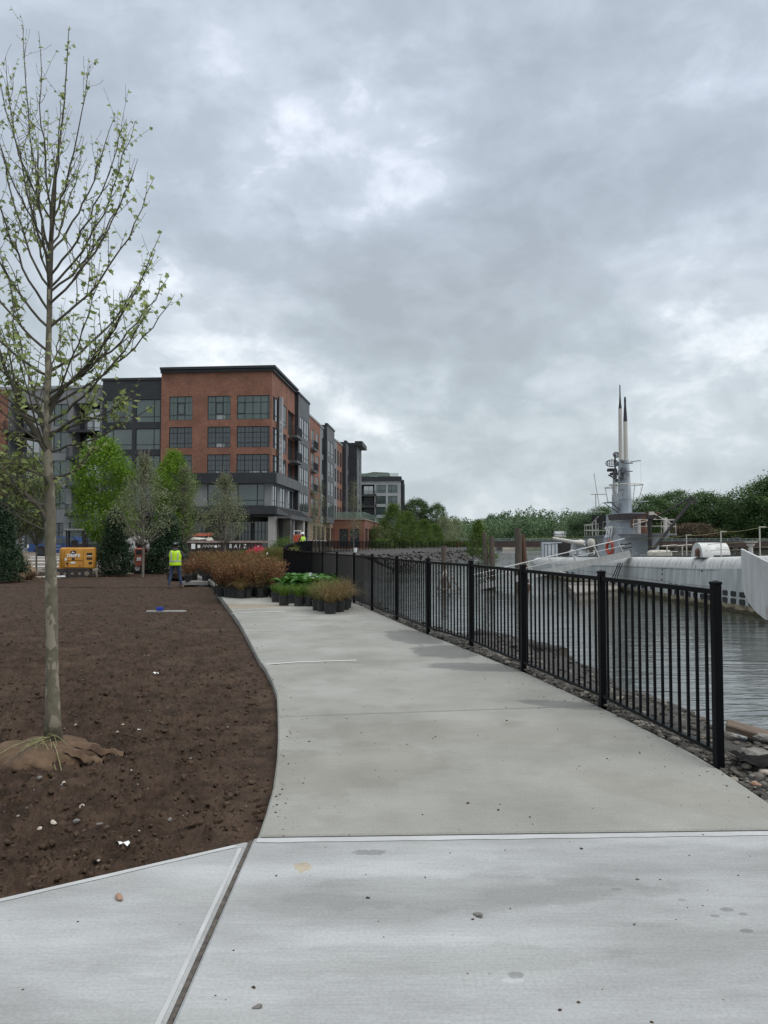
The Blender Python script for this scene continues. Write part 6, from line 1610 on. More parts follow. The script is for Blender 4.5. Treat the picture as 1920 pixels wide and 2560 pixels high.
placed('conifer', con[0], 'dark green conifer cut by the left edge behind the nearer one', -30, 36, rz=2, scale=(1.1,1,1.1))
placed('conifer', con[1], 'dark conifer standing right of the skid steer', 378, 46, rz=1, scale=(.62,.7,.75))
oli = make_tree('t', 6.6, 2.0, 2.5, leaf_olive, bark_grey, 8000, .13, 220, .3, 71, 'round', .09, 60)
placed('shrubby_tree', oli, 'olive brown leafed tree behind the conifer at the left edge', 30, 42, scale=(1,1,1.0))
placed('shrubby_tree', oli, 'olive green tree half hidden behind the tall foreground trunk', 92, 46, rz=2.2, scale=(.6,.6,.85))
wrap = thing('wrapped_tree', 'small bare tree with white tape spiralled round its trunk, left of the blue pickup', 'tree', tuple(at(50,1356,44)-Vector((0,0,1.85))))
mb = MB(); mb.tube([(0,0,0),(.05,0,1.2),(0,0,2.4),(.3,0,3.4)], [.16,.13,.1,.03], 8); mb.tube([(0,0,2.3),(-.4,.1,3.2),(-.5,.1,3.9)], [.06,.04,.02], 6); mb.tube([(.02,0,2.2),(.6,0,2.9),(1.0,.1,3.9)], [.06,.04,.02], 6); mb.build('trunk', bark_grey, wrap)
mb = MB(); mb.tube([(.03+.17*math.cos(a), .17*math.sin(a), .7+a*.035) for a in np.linspace(0, 40, 140)], .016, 4); mb.build('tape', white_paint, wrap)
def bushmesh(h, r, lm, n, leaf, seed, clumps=60, sp=.14, wx=1):
    return make_tree('b', h, r, .05, lm, bark_grey, n, leaf, clumps, sp, seed, 'round', .03, 14, wx)
gs = bushmesh(1.5, .95, leaf_bank, 3800, .075, 81, 90, .17)
placed('shrub', gs, 'loose green shrub at the corner of the concrete columns where the fence starts', 712, 46, cat='shrub', scale=(.95,.95,.98))
grn = bushmesh(1.7, 1.2, leaf_tan, 2600, .08, 82, 70, .2)
placed('shrub', grn, 'brownish grassy shrub beside the left edge conifer', 44, 34, cat='shrub', scale=(.5,.5,.7))
placed('shrub', bushmesh(1.3, .9, leaf_brown, 1600, .07, 83, 50, .2), 'small brown shrub between the worker and the rust coloured pots', 482, 36, cat='shrub', scale=(.7,.7,.8))
# ---- left bank trees beyond the far fence
bank_b = [make_tree('t', 9.5, 3.0, .5, leaf_bank, bark_grey, 15000, .20, 200, .5, s_, 'egg', .14, 50) for s_ in (91, 92)]
bank_p = make_tree('t', 9.5, 3.2, .5, leaf_pale, bark_grey, 8000, .18, 150, .5, 93, 'egg', .1, 70)
bank_d = make_tree('t', 4.2, 3.0, .2, leaf_olive, bark_grey, 4000, .25, 110, .45, 94, 'round', .1, 30)
GB = 'trees on the river bank beyond the far fence'
zb = lambda Y: hz(0, Y)
placed('bank_tree', bank_d, 'low dark shrubby tree touching the corner of the brick pavilion', 948, 128, scale=(.75,.75,.85), group=GB)
placed('bank_tree', bank_b[0], 'bright green upright tree right in front of the distant grey block', 983, 132, scale=(.85,.85,.80), group=GB)
placed('bank_tree', bank_b[1], 'yellow green tree just right of the distant grey block', 1015, 138, rz=1, scale=(.85,.85,.70), group=GB)
placed('bank_tree', bank_b[0], 'small yellow green tree below the big dark oak', 1060, 146, rz=2, scale=(.65,.65,.56), group=GB)
placed('bank_tree', bank_b[1], 'low yellow green tree right of the small one below the oak', 1086, 152, rz=3, scale=(.65,.65,.50), group=GB)
placed('bank_tree', bank_p, 'thin pale half leafed tree on the bank, left of two', 1113, 154, scale=(.75,.8,.66), group=GB)
placed('bank_tree', bank_p, 'thin pale half leafed tree on the bank, right of two', 1138, 165, rz=2, scale=(.8,.8,.64), group=GB)
placed('bank_tree', bank_p, 'hazy grey green tree behind the low bank trees', 962, 150, rz=1, scale=(.8,.8,.55), group=GB)
willow = make_tree('t', 6.0, 2.3, .2, leaf_bank, bark_grey, 7000, .22, 160, .38, 95, 'flame', .1, 30)
placed('willow', willow, 'bright yellow green willow bush at the tip of the bank beside the timber piles', 1196, 124, cat='bush', scale=(.8,.8,.98), z=-1.0)
bushes_b = bushmesh(2.0, 2.0, leaf_bank, 1800, .2, 96, 50, .3)
placed('bush', bushes_b, 'low green bush on the stones at the tip of the bank', 1222, 126, cat='bush', z=-1.6, scale=.9)
for i, (u, Y) in enumerate([(955,118),(1000,126),(1045,134),(1080,140),(1120,148),(1150,152)]):
    placed('bush', bushes_b, 'low green bush in the row behind the far fence', u, Y+6, cat='bush', group='low bushes behind the far fence', rz=i, scale=(1.3,1,.8))
# big oak
oak = make_tree('t', 17, 6.3, 3.0, leaf_oak, bark_grey, 30000, .34, 230, .72, 101, 'round', .35, 90)
placed('oak', oak, 'big dark green oak rising right beside the distant grey block', 1040, 215, scale=(.66,.7,.80), z=0)
oak2 = make_tree('t', 13, 5.5, 3.5, leaf_oak, bark_grey, 11000, .34, 90, .6, 102, 'round', .35, 80)
placed('oak', oak2, 'open crowned oak leaning out right of the big dark oak with sky showing through', 1092, 212, scale=(.52,.6,.92), z=.3)
# ---- far woods
far_t = [make_tree('t', 18, 6.5, 1.2, leaf_far, bark_grey, 15000, .50, 150, 1.05, s_, 'round', .3, 30) for s_ in (111, 112, 113)]
far_o = [make_tree('t', 20, 7.5, 1.0, leaf_oak, bark_grey, 22000, .46, 170, 1.1, s_, 'round', .35, 50) for s_ in (121, 122)]
far_y = make_tree('t', 12, 5.5, .5, leaf_olive, bark_grey, 13000, .4, 120, .8, 123, 'round', .3, 30)
far_b = make_tree('t', 16, 6.5, .5, leaf_brown, bark_grey, 12000, .42, 120, .9, 124, 'round', .3, 60)
GR = 'trees on the right river bank behind the submarine'
def far_placed(m, label, u, vtop, Y, wpx, g=GR, h=18., r=6.5, z=.2):
    p = at(u, 1355, Y); H = (1355-vtop-20)/F*Y+1.5-z; s_ = (wpx*.86/2/F*Y)/r
    return put_tree('bank_tree', m, label, 'tree', (p.x, Y, z), rnd.uniform(0,6), (s_, s_, H/h), g)
R_ = [ (1460,1268,330,110,1,'shrubby tree rising left of the submarine tower'),
 (1505,1250,320,90,0,'tree whose top shows just left of the tower'),
 (1620,1225,325,150,3,'feathery topped tree right behind the tower railings'),
 (1690,1213,335,150,3,'tall round tree between the tower and the crane boom head'),
 (1765,1216,330,150,4,'broad tall tree above the crane boom head'),
 (1830,1240,335,110,4,'rounded tree right of the crane boom head before the gap in the skyline'),
 (1905,1190,310,190,3,'tallest tree cut by the right edge of the picture'),
 (1960,1170,305,200,4,'large tree mostly outside the right edge'),
 (1560,1290,322,120,1,'lower tree hidden partly by the submarine tower'),
 (1870,1268,312,130,4,'dark lower tree below the gap in the skyline'),
 (1730,1290,305,130,6,'reddish brown leafed tree below the crane boom'),
 (1660,1310,300.5+10,110,5,'yellow green low tree behind the submarine deck'),
 (1790,1302,312,140,5,'olive low tree behind the arched cover'),
 (1890,1300,311,120,5,'olive low tree near the right edge above the life lines'),
 (1600,1318,312,120,5,'low olive tree just right of the tower base')]
ms = {0:(far_t[0],18,6.5),1:(far_t[1],18,6.5),2:(far_t[2],18,6.5),3:(far_o[0],20,7.5),4:(far_o[1],20,7.5),5:(far_y,12,5.5),6:(far_b,16,6.5)}
for u, vt, Y, wpx, k, lab in R_: m, h, r = ms[k]; far_placed(m, lab, u, vt, Y+14, wpx, h=h, r=r)
# distant woodland behind the bridge: one mass
rs2 = np.random.RandomState(77); P = []; S = []; T = []
sil = [(940,1320),(1000,1310),(1050,1310),(1110,1298),(1150,1297),(1190,1303),(1230,1296),(1262,1282),(1290,1290),(1320,1288),(1360,1284),(1400,1278),(1440,1283),(1480,1290),(1560,1280),(1700,1270),(1850,1265),(2000,1260)]
for i in range(210):
    u = rs2.uniform(930, 2050); Y = rs2.uniform(430, 640); k = (Y-430)/210
    vt = np.interp(u, [a for a, b in sil], [b for a, b in sil])+8-8*k+rs2.normal()*4 if k > .6 else np.interp(u, [a for a, b in sil], [b for a, b in sil])+rs2.uniform(10, 36)
    x = at(u, 1300, Y).x; top = (1355-vt)/F*Y+1.5; r = rs2.uniform(6.5, 11)*Y/480
    n = 1100; a = rs2.normal(size=(n,3)); a /= np.linalg.norm(a, axis=1)[:,None]; rr_ = rs2.uniform(.72, 1.08, (n,1))*(1+.22*np.sin(a[:, :1]*7+i)+.15*np.sin(a[:, 2:]*9+i*2))
    c = np.array([x, Y, top-r*.8]); P.append(c+a*rr_*r*np.array([1,1,.85])); S.append(rs2.uniform(.6,1.5,n)*Y/480); T.append(np.clip(rs2.normal(rs2.uniform(.0,.95),.2,n),0,1))
    if top-r > 4: m = 200; q = rs2.uniform(-1,1,(m,3)); P.append(np.array([x,Y,0])+np.stack([q[:,0]*r, q[:,1]*r*.5-r*.5, (q[:,2]+1)/2*(top-r)],1)); S.append(rs2.uniform(1.2,2.4,m)); T.append(np.clip(rs2.normal(.25,.25,m),0,1))
P = np.concatenate(P); S = np.concatenate(S); T = np.concatenate(T)
tag(link('woodland', scatter_mesh('woodland', quadleaf, qf, P, rand_rot(len(P), rs2), S, leaf_far, tint=T)), kind='stuff')
# white house among the trees
hx = at(1404,1335,400).x; wh = thing('white_house', 'small white building showing between the trees across the river', 'house', (hx,400,.5))
z0 = at(1404,1341,400).z; mb = MB(); mb.box(-3,2.5,0,5,-.5,z0-.5+1.2); mb.build('wall', white_paint, wh); mb = MB(); mb.prism([(-3.4,-.3),(2.9,-.3),(2.9,5.3),(-3.4,5.3)], z0+.7, z0+.9); mb.add([(-3.4,-.3,z0+.9),(2.9,-.3,z0+.9),(2.9,5.3,z0+.9),(-3.4,5.3,z0+.9),(-3.4,2.5,z0+2.3),(2.9,2.5,z0+2.3)], [(0,1,5,4),(3,4,5,2),(0,4,3),(1,2,5)]); mb.build('roof', light_panel, wh)
# understory on the far bank so the bank reads as ground cover
rs3 = np.random.RandomState(5); n = 40000; u = rs3.uniform(30, 420, n); Y = rs3.uniform(322, 335, n); z = rs3.uniform(0, 3.4, n)**1.1
tag(link('bank_undergrowth', scatter_mesh('bank_undergrowth', quadleaf, qf, np.stack([u+30, Y, z+.1], 1), rand_rot(n, rs3), rs3.uniform(.3,.9,n), leaf_olive, tint=np.clip(rs3.normal(.35,.3,n),0,1))), kind='stuff')
# ------------------------------------------------------------------ potted plants
def pot_mesh(r=.135, h=.24):
    mb = MB(); prof = [(r*.80,0),(r*.84,.01),(r*.97,h*.86),(r*1.0,h*.87),(r*1.04,h*.88),(r*1.04,h*.97),(r*1.0,h*.98),(r*.93,h*.97),(r*.9,h*.86)]
    mb.lathe(prof, 18); me = bpy.data.meshes.new('pot'); me.from_pydata(mb.v, [], mb.f); me.materials.append(black_plastic); me.update(); return me
def stems_mesh(name, n, h0, spread, seed, lm, leaf, nleaf, stemm, z0=.22, arch=0.0, base=.09):
    rs = np.random.RandomState(seed); mb = MB(); P = []; T = []
    for i in range(n):
        a = rs.uniform(0, 6.283); r = base*math.sqrt(rs.uniform()); p = Vector((r*math.cos(a), r*math.sin(a), z0)); L = h0*rs.uniform(.6,1.12); out = Vector((math.cos(a), math.sin(a), 0))*spread*rs.uniform(.3,1.1)
        pts = [p+out*t**1.3*L+Vector((rs.normal()*.012, rs.normal()*.012, L*t)) for t in np.linspace(0,1,5)]
        mb.tube(pts, [.0035,.003,.0025,.002,.001], 3, cap=False)
        for k in range(nleaf):
            t = rs.uniform(.15,1)**.8; x = t*4; j = min(int(x), 3); P.append(pts[j].lerp(pts[j+1], x-j)+Vector((rs.normal()*.018, rs.normal()*.018, rs.normal()*.012)))
    P = np.array(P); m = len(P)
    me = scatter_mesh(name, quadleaf, qf, P, rand_rot(m, rs), leaf*rs.uniform(.5,1.4,m), lm, tint=np.clip(rs.normal(.45,.3,m),0,1))
    st = bpy.data.meshes.new('stems'); st.from_pydata(mb.v, [], mb.f); st.materials.append(stemm); st.update(); return me, st
def blades_mesh(name, n, h, arch, seed, lm, z0=.22, base=.10, w=.006, droop=1.0):
    rs = np.random.RandomState(seed); V = []; Fc = []; T = []
    for i in range(n):
        a = rs.uniform(0, 6.283); r = base*math.sqrt(rs.uniform()); L = h*rs.uniform(.5,1.15); sp = arch*rs.uniform(.15,1.1); o = len(V); ww = w*rs.uniform(.6,1.3); sx, sy = -math.sin(a)*ww, math.cos(a)*ww; t_ = float(np.clip(rs.normal(.45,.3),0,1))
        wx_, wy_ = rs.normal()*.03, rs.normal()*.03
        for k in range(6):
            t = k/5; out = r+sp*L*(t**1.5); z = z0+L*(t-droop*sp*.62*t**2.6); x = out*math.cos(a)+wx_*t; y = out*math.sin(a)+wy_*t; f_ = (1-t*.85)
            V += [(x-sx*f_, y-sy*f_, z), (x+sx*f_, y+sy*f_, z)]; T += [t_, t_]
        for k in range(5): Fc.append((o+2*k, o+2*k+1, o+2*k+3, o+2*k+2))
    me = bpy.data.meshes.new(name); me.from_pydata(V, [], Fc); me.materials.append(lm); at_ = me.attributes.new('tint','FLOAT','POINT'); at_.data.foreach_set('value', T); me.update(); return me
def hosta_mesh(seed, n=46):
    rs = np.random.RandomState(seed); V = []; Fc = []; T = []
    for i in range(n):
        a = rs.uniform(0, 6.283); L = rs.uniform(.18,.33); R = rs.uniform(.02,.20); el = rs.uniform(.1,1.1); z0 = .24+rs.uniform(0,.16); w = L*.36; o = len(V); tt = float(np.clip(rs.normal(.5,.3),0,1))
        for k in range(6):
            t = k/5; wd = w*math.sin(math.pi*min(1,t*.92+.06))**.8; d = R+L*t*math.cos(el*.6); z = z0+L*(t*math.sin(el)-.55*t*t)+.04
            for s_, dz in ((-1,.35),(0,0),(1,.35)): V.append((d*math.cos(a)-s_*wd*math.sin(a), d*math.sin(a)+s_*wd*math.cos(a), z+dz*wd)); T.append(tt)
        for k in range(5):
            for s_ in (0,1): q = o+3*k+s_; Fc.append((q, q+1, q+4, q+3))
    me = bpy.data.meshes.new('leaves'); me.from_pydata(V, [], Fc); me.materials.append(leaf_hosta); at_ = me.attributes.new('tint','FLOAT','POINT'); at_.data.foreach_set('value', T); me.polygons.foreach_set('use_smooth', [True]*len(Fc)); me.update(); return me
POT = pot_mesh(); 
rust_v = [stems_mesh('foliage', 34, .66, .42, k, leaf_rust, .046, 20, twig) for k in (1,2,3,4)]
leaf_rg = leafm('leaf_rust_green', (.11,.055,.014), (.20,.15,.045), tr=.25)
rustg_v = [stems_mesh('foliage', 32, .70, .42, k, leaf_rg, .046, 20, twig) for k in (5,6)]
grass_v = [blades_mesh('blades', 360, .29, .6, k, leaf_grass) for k in (11,12)]
tan_v = [blades_mesh('blades', 420, .56, .95, k, leaf_tan, w=.0045, droop=1.3) for k in (13,14)]
leaf_tg = leafm('leaf_tan_green', (.09,.10,.025), (.22,.20,.07), tr=.25)
tang_v = [blades_mesh('blades', 380, .50, .75, k, leaf_tg, w=.0045) for k in (15,16)]
hosta_v = [hosta_mesh(k) for k in (21,22)]
def potted(kind, x, y, label, cat, group, k=0, rz=None, sc=1.0):
    z = float(Hpath(np.array(float(y))))
    r = thing('potted_'+kind, label, cat, (x, y, z), rz if rz is not None else rnd.uniform(0,6.28), group); r.scale = (sc,sc,sc)
    link('pot', POT, r)
    if kind == 'shrub': me, st = rust_v[k%4]; link('foliage', me, r); link('stems', st, r)
    elif kind == 'green_shrub': me, st = rustg_v[k%2]; link('foliage', me, r); link('stems', st, r)
    else:
        me = {'grass':grass_v,'tan_grass':tan_v,'olive_grass':tang_v,'hosta':hosta_v}[kind][k%2]; link('foliage', me, r)
    return r
def foot(u, v): p = gp(u, v, 0); return p.x, p.y
# block of rust coloured shrubs on the path
GRS = 'rust coloured potted shrubs packed on the path'
rows = 0; cnt = 0
y = 18.7
frontpx = [(553,1491),(571,1493),(590,1494.5),(619,1494.5),(659,1492),(677,1488),(640,1486),(545,1485)]
for i, (u, v) in enumerate(frontpx):
    x_, y_ = foot(u, v); potted('shrub', x_, y_, 'rust coloured shrub in a black pot, one of the dense block filling the path', 'potted shrub', GRS, i)
y = 20.0
while y < 38.5:
    xl_ = float(curve(LEFT, y))+.25; xr = {}
    xr = float(np.interp(y, [18,20,22,25,28,31,35,39], [-2.95,-3.0,-3.2,-3.75,-4.3,-5.0,-6.0,-6.9]))
    n = max(3, int((xr-xl_)/.40)); 
    for k in range(n+1):
        x = lerp(xl_, xr, k/n)+rnd.uniform(-.07,.07); g = rnd.random() < .30+.25*(y > 27)
        potted('green_shrub' if g else 'shrub', x, y+rnd.uniform(-.08,.08), 'rust coloured shrub in a black pot, one of the dense block filling the path' if not g else 'greener rust tinged shrub in a black pot within the dense block on the path', 'potted shrub', GRS if not g else 'greener potted shrubs within the rust coloured block', cnt, sc=rnd.uniform(.92,1.12)); cnt += 1
    y += .46 if y < 26 else .62
for i, (u, v) in enumerate([(464,1454),(480,1450),(508,1453)]):
    x_, y_ = foot(u, v); potted('shrub', x_, y_+.3, ['rust coloured potted shrub nearest the worker, leftmost of three on the short slab','rust coloured potted shrub, middle one of three beside the worker','rust coloured potted shrub, rightmost of three beside the worker'][i], 'potted shrub', 'three potted shrubs beside the worker', i, sc=.95)
    potted('shrub', x_-.1, y_+.8, 'rust coloured potted shrub in the second row beside the worker', 'potted shrub', 'potted shrubs in the second row beside the worker', i+1, sc=.95)
x_, y_ = foot(606, 1494); potted('tan_grass', x_, y_-.25, 'dried tan grass drooping over a black pot in front of the rust coloured block', 'potted grass', None, 0, sc=.95)
# hostas
for i in range(17):
    u = [718,745,772,798,735,760,788,812,722,750,778,806,728,756,784,812,700][i]; Yh = [19.3,19.2,19.0,19.3,19.9,19.9,19.8,20.2,20.6,20.6,20.5,20.9,21.3,21.2,21.4,21.8,21.2][i]
    potted('hosta', at(u,1400,Yh).x, Yh, 'broad leaved bright green plant in a black pot, in the clump left of the fence', 'potted plant', 'broad leaved plants in pots', i, sc=1.12)
# grasses
gl_ = [(710,1513.5,'green grass in a black pot, front left of the grass pots'),(748,1515,'green grass in a black pot, second from left in the front row of grass pots'),(773,1515,'green grass in a black pot beside the tan grasses'),(691,1505,'green grass in a black pot, leftmost one set slightly back'),(729,1508,'green grass in a black pot behind the two front ones'),(760,1508,'green grass in a black pot behind the middle of the front row')]
for i, (u, v, lab) in enumerate(gl_): x_, y_ = foot(u, v); potted('grass', x_, y_, lab, 'potted grass', 'green grasses in pots', i)
tl = [(826,1534,'tan grass drooping over the nearest black pot of the whole group',1.0,'tan_grass'),(807,1528,'tan green grass in a black pot just left of the nearest pot',1.0,'olive_grass'),(794,1525,'olive grass in a black pot third from the right end',.95,'olive_grass'),(847,1529,'tan grass in a black pot right behind the nearest pot',1.0,'tan_grass'),(860,1524,'tan grass in a black pot close to the fence',1.0,'tan_grass'),(866,1519,'tan grass in the black pot touching the fence line',.95,'tan_grass'),(822,1519,'olive grass in the middle of the tan grass clump',1.05,'olive_grass'),(842,1516,'tan grass at the back of the tan grass clump',1.05,'olive_grass'),(800,1516,'olive grass at the back left of the tan grass clump',1.0,'olive_grass'),(856,1511,'tan grass at the back right of the tan grass clump by the fence',1.0,'tan_grass')]
for i, (u, v, lab, sc, kd) in enumerate(tl): x_, y_ = foot(u, v); potted(kd, x_, y_, lab, 'potted grass', 'tan grasses in pots beside the fence', i, sc=sc)
# white plant tags
for i, (u, v, Y) in enumerate([(783,1452,19.0),(792,1449,19.2),(775,1440,19.8),(668,1386,33),(711,1382,36),(484,1402,30)]):
    p = at(u, v, Y); mb = MB(); mb.box(-.035,.035,-.003,.003,-.05,.09); mb.box(-.006,.006,-.002,.002,-.2,-.05)
    o = mb.build('plant_tag', white_paint, None, loc=p); o.rotation_euler = (.2,.25-.1*i,.2*i); tag(o, ['white plant tag upright in the broad leaved plants, left of two','white plant tag upright in the broad leaved plants, right of two','small white tag at the back of the broad leaved plants','white tag at the back edge of the rust coloured block','white tag near the green shrub behind the block','white tag above the three pots beside the worker'][i], 'tag')
# strip of green grasses behind the block + tan grass clumps
def strip_grass(name, u0, u1, Y, lm, n, h, label):
    rs = np.random.RandomState(9); V = []; Fc = []; T = []; x0, x1 = at(u0,1355,Y).x, at(u1,1355,Y).x
    for i in range(n):
        x = rs.uniform(x0,x1); y = Y+rs.uniform(0,2.0); z0 = hz(x,y)+.15; a = rs.uniform(0,6.28); L = h*rs.uniform(.6,1.15); w = .013; o = len(V); t_ = float(np.clip(rs.normal(.5,.3),0,1))
        for k in range(4):
            t = k/3; V += [(x+.25*L*t**1.6*math.cos(a)-w*(1-t*.8), y+.25*L*t**1.6*math.sin(a), z0+L*t*.95), (x+.25*L*t**1.6*math.cos(a)+w*(1-t*.8), y+.25*L*t**1.6*math.sin(a), z0+L*t*.95)]; T += [t_,t_]
        for k in range(3): Fc.append((o+2*k,o+2*k+1,o+2*k+3,o+2*k+2))
    me = bpy.data.meshes.new(name); me.from_pydata(V,[],Fc); me.materials.append(lm); q = me.attributes.new('tint','FLOAT','POINT'); q.data.foreach_set('value',T); me.update(); tag(link(name, me), kind='stuff')
strip_grass('grass_strip', 486, 645, 42, leaf_grass, 9000, .75, '')
strip_grass('dry_grass', 655, 730, 40.5, leaf_tg, 4500, .85, '')
# pink azalea
p = at(640,1383,41); az = thing('azalea', 'small shrub covered in bright pink flowers in front of the dark skip', 'shrub', (p.x, 41, hz(p.x,41)))
m_ = make_tree('az', 1.1, .85, .1, leaf_pink, bark_grey, 1300, .10, 30, .14, 7, 'round', .02, 8); link('stems', m_[0], az); link('flowers', m_[1], az)
az.scale = (.62,.62,.95)
# black hoops
for i, (u0, u1) in enumerate([(516,560),(524,552)]):
    xa, xb = at(u0,1390,41).x, at(u1,1390,41).x; z = hz(xa,41); mb = MB(); mb.tube([(lerp(xa,xb,(1-math.cos(a))/2), 41+i*.6, z+.3+.80*math.sin(a)) for a in np.linspace(0, math.pi, 15)], .018, 6); o = mb.build('hoop', black_plastic, None); tag(o, ['larger thin black hoop standing in the grass strip','smaller thin black hoop inside the larger one'][i], 'hoop')
# ------------------------------------------------------------------ yellow mini excavator seen from behind
def pxm(Y): return Y/F
EY = 39.0; e0 = at(195, 1442, EY); exc = thing('mini_excavator', 'yellow mini excavator seen from behind with black canopy and steel tracks', 'excavator', tuple(e0), .33)
k = EY/F
def ex_(u): return (u-195)*k
def ez_(v): return (1442-v)*k
mb = MB()   # counterweight body: curved plan seen from above
bx0, bx1 = ex_(154), ex_(236); zz0, zz1 = ez_(1421), ez_(1369)
def plan_body(x0, x1, y0, y1, r): 
    P = []
    for (cx_, cy_, a0) in ((x1-r, y0+r*.7, -90), (x1-r*.4, y1-r*.4, 0), (x0+r*.4, y1-r*.4, 90), (x0+r, y0+r*.7, 180)):
        rr_ = r if cy_ < (y0+y1)/2 else r*.4
        for j in range(5): t = math.radians(a0+j*22.5); P.append((cx_+rr_*math.cos(t), cy_+rr_*(.7 if rr_ == r else 1)*math.sin(t)))
    return P
PB = plan_body(bx0, bx1, -.75, .9, .26); n = len(PB)
def loft(mb, secs):
    n = len(secs[0][0]); v = []
    for P, z in secs: v += [(a, b_, z) for a, b_ in P]
    f = [tuple(range(n-1,-1,-1)), tuple(range((len(secs)-1)*n, len(secs)*n))]
    for i in range(len(secs)-1):
        for j in range(n): f.append((i*n+j, i*n+(j+1)%n, (i+1)*n+(j+1)%n, (i+1)*n+j))
    mb.add(v, f)
sc_ = lambda s_: [(a*s_+(bx0+bx1)/2*(1-s_), b_*s_) for a, b_ in PB]
loft(mb, [(sc_(.93), zz0-.02),(sc_(1.0), zz0+.08),(sc_(1.0), zz1-.22),(sc_(.97), zz1-.05),(sc_(.90), zz1)])
body = mb.build('body', yellow_paint, exc, smooth=True, auto=35)
def ebox(name, u0, u1, v0, v1, m, y=-.775, th=.02, par=body):
    mb = MB(); mb.box(ex_(u0), ex_(u1), y-th, y+.02, ez_(v1), ez_(v0)); return mb.build(name, m, par)
pn_m = mat('yellow_panel', (.56,.28,.04), (.47,.22,.035), rough=.4, scale=2)
ebox('engine_hood', 167, 207.5, 1376, 1400, pn_m, -.76, .035); ebox('lower_cover', 167, 207.5, 1402.5, 1417, pn_m, -.76, .03); ebox('side_cover', 209.5, 231, 1373, 1418, pn_m, -.745, .03)
for v0, v1, u0 in ((1382,1387.5,216),(1393.5,1398.5,216),(1404.5,1410,221)): ebox('vent', u0, 229, v0, v1, black_plastic, -.782, .006)
for u0, u1, v0, v1 in ((170,175,1405,1410),(216,229,1388.3,1390)): ebox('marking', u0, u1, v0, v1, black_plastic if u0 == 170 else white_paint, -.80 if u0 == 170 else -.782, .01)
ebox('plate', 180, 191, 1403.5, 1408, white_paint, -.80, .008); ebox('warning_label', 166.5, 171, 1394, 1401, white_paint, -.80, .008); ebox('latch', 182.5, 189, 1394, 1399, black_plastic, -.80, .008)
for u in (174, 201): ebox('tail_reflector', u-1.6, u+1.6, 1411, 1414, red_paint, -.80, .008)
ebox('corner_step', 153, 166, 1406, 1420, yellow_paint, -.62, .06)
Rx = Matrix.Rotation(math.pi/2, 4, 'X')
text('brand_lettering', 'DEERE', .21, text_white, body, Matrix.Translation((ex_(186.5), -.806, ez_(1388.5))) @ Rx @ Matrix.Scale(1.05,4,(1,0,0)), extrude=.006, bold=.008)
mb = MB(); c = (ex_(186), ez_(1380.5)); P = [(c[0]+.14*math.cos(t), c[1]+.10*math.sin(t)) for t in np.linspace(0, 2*math.pi, 17)[:-1]]
mb.add([(a, -.812, b_) for a, b_ in P]+[(a, -.795, b_) for a, b_ in P], [tuple(range(16)), tuple(range(31,15,-1))]+[(i,(i+1)%16,16+(i+1)%16,16+i) for i in range(16)]); em = mb.build('emblem_badge', black_plastic, body)
mb = MB(); dp = [(-.09,-.035),(-.05,-.02),(-.035,-.045),(-.01,-.02),(.03,-.03),(.075,-.05),(.05,-.01),(.03,.015),(-.01,.015),(-.03,.05),(-.045,.06),(-.04,.03),(-.06,.02),(-.07,-.0)]
mb.add([(c[0]+a, -.816, c[1]+b_) for a, b_ in dp], [tuple(range(len(dp)))]); mb.build('emblem', text_white, em)
# canopy
mb = MB(); zt_ = ez_(1323); mb.rbox(ex_(161), ex_(208), -.55, .75, zt_-.10, zt_, .04); mb.build('canopy_roof', mat('canopy_grey', (.06,.065,.07), (.10,.105,.11), rough=.4, scale=3), exc)
for (u, y) in ((170,-.35),(206,-.35),(172,.55),(205,.55)): 
    mb = MB(); mb.bar((ex_(u), y, zz1-.05), (ex_(u+(-2 if u < 190 else 1)), y, zt_-.08), .045, 8); mb.build('canopy_post', black_plastic, exc)
mb = MB(); mb.rbox(ex_(178), ex_(193), -.1, .12, zz1-.1, zz1+.38, .05); mb.rbox(ex_(177), ex_(194), .1, .5, zz1-.1, zz1+.12, .03); mb.build('seat', rubber, exc)
mb = MB(); mb.rbox(ex_(204), ex_(213), .0, .25, zz1-.1, zz1+.75, .03); mb.bar((ex_(215),.1,zz1),(ex_(216),.1,zz1+.55),.03,6); mb.build('control_lever', black_plastic, exc)
mb = MB(); mb.box(ex_(208), ex_(222), .0, .02, zz1+.30, zz1+.35); mb.build('mirror_arm', black_plastic, exc)
# tracks (running across the view)
def track(y0, y1):
    x0, x1 = ex_(140), ex_(228); h = .46; P = []
    for j in range(9): a = math.pi/2+math.pi*j/8; P.append((x0+h/2+h/2*math.cos(a), h/2+h/2*math.sin(a)))
    for j in range(9): a = -math.pi/2+math.pi*j/8; P.append((x1-h/2+h/2*math.cos(a), h/2+h/2*math.sin(a)))
    n = len(P); mb = MB(); mb.add([(a, y0, b_) for a, b_ in P]+[(a, y1, b_) for a, b_ in P], [tuple(range(n)), tuple(range(2*n-1,n-1,-1))]+[(i,n+i,n+(i+1)%n,(i+1)%n) for i in range(n)])
    t = mb.build('track', rubber, exc)
    mb = MB(); L_ = x1-x0-h
    for j in range(12):
        x = x0+h/2+L_*j/11
        for z in (0, h): mb.box(x-.035, x+.035, y0-.01, y1+.01, z-.02, z+.02)
    mb.build('track_pads', mat('track_steel', (.09,.08,.07), (.14,.12,.10), rough=.8, scale=5) if 'track_steel' not in MATS else MATS['track_steel'], t)
    mb = MB()
    for j in range(5): x = x0+h/2+L_*j/4; mb.tube([(x, y0-.03, h*.42), (x, y0+.02, h*.42)], .12 if j in (0,4) else .07, 12)
    mb.build('rollers', mat('mud_dry', (.16,.13,.10), (.24,.20,.16), rough=.95, scale=5) if 'mud_dry' not in MATS else MATS['mud_dry'], t)
track(-.75,-.42); track(.42,.75)
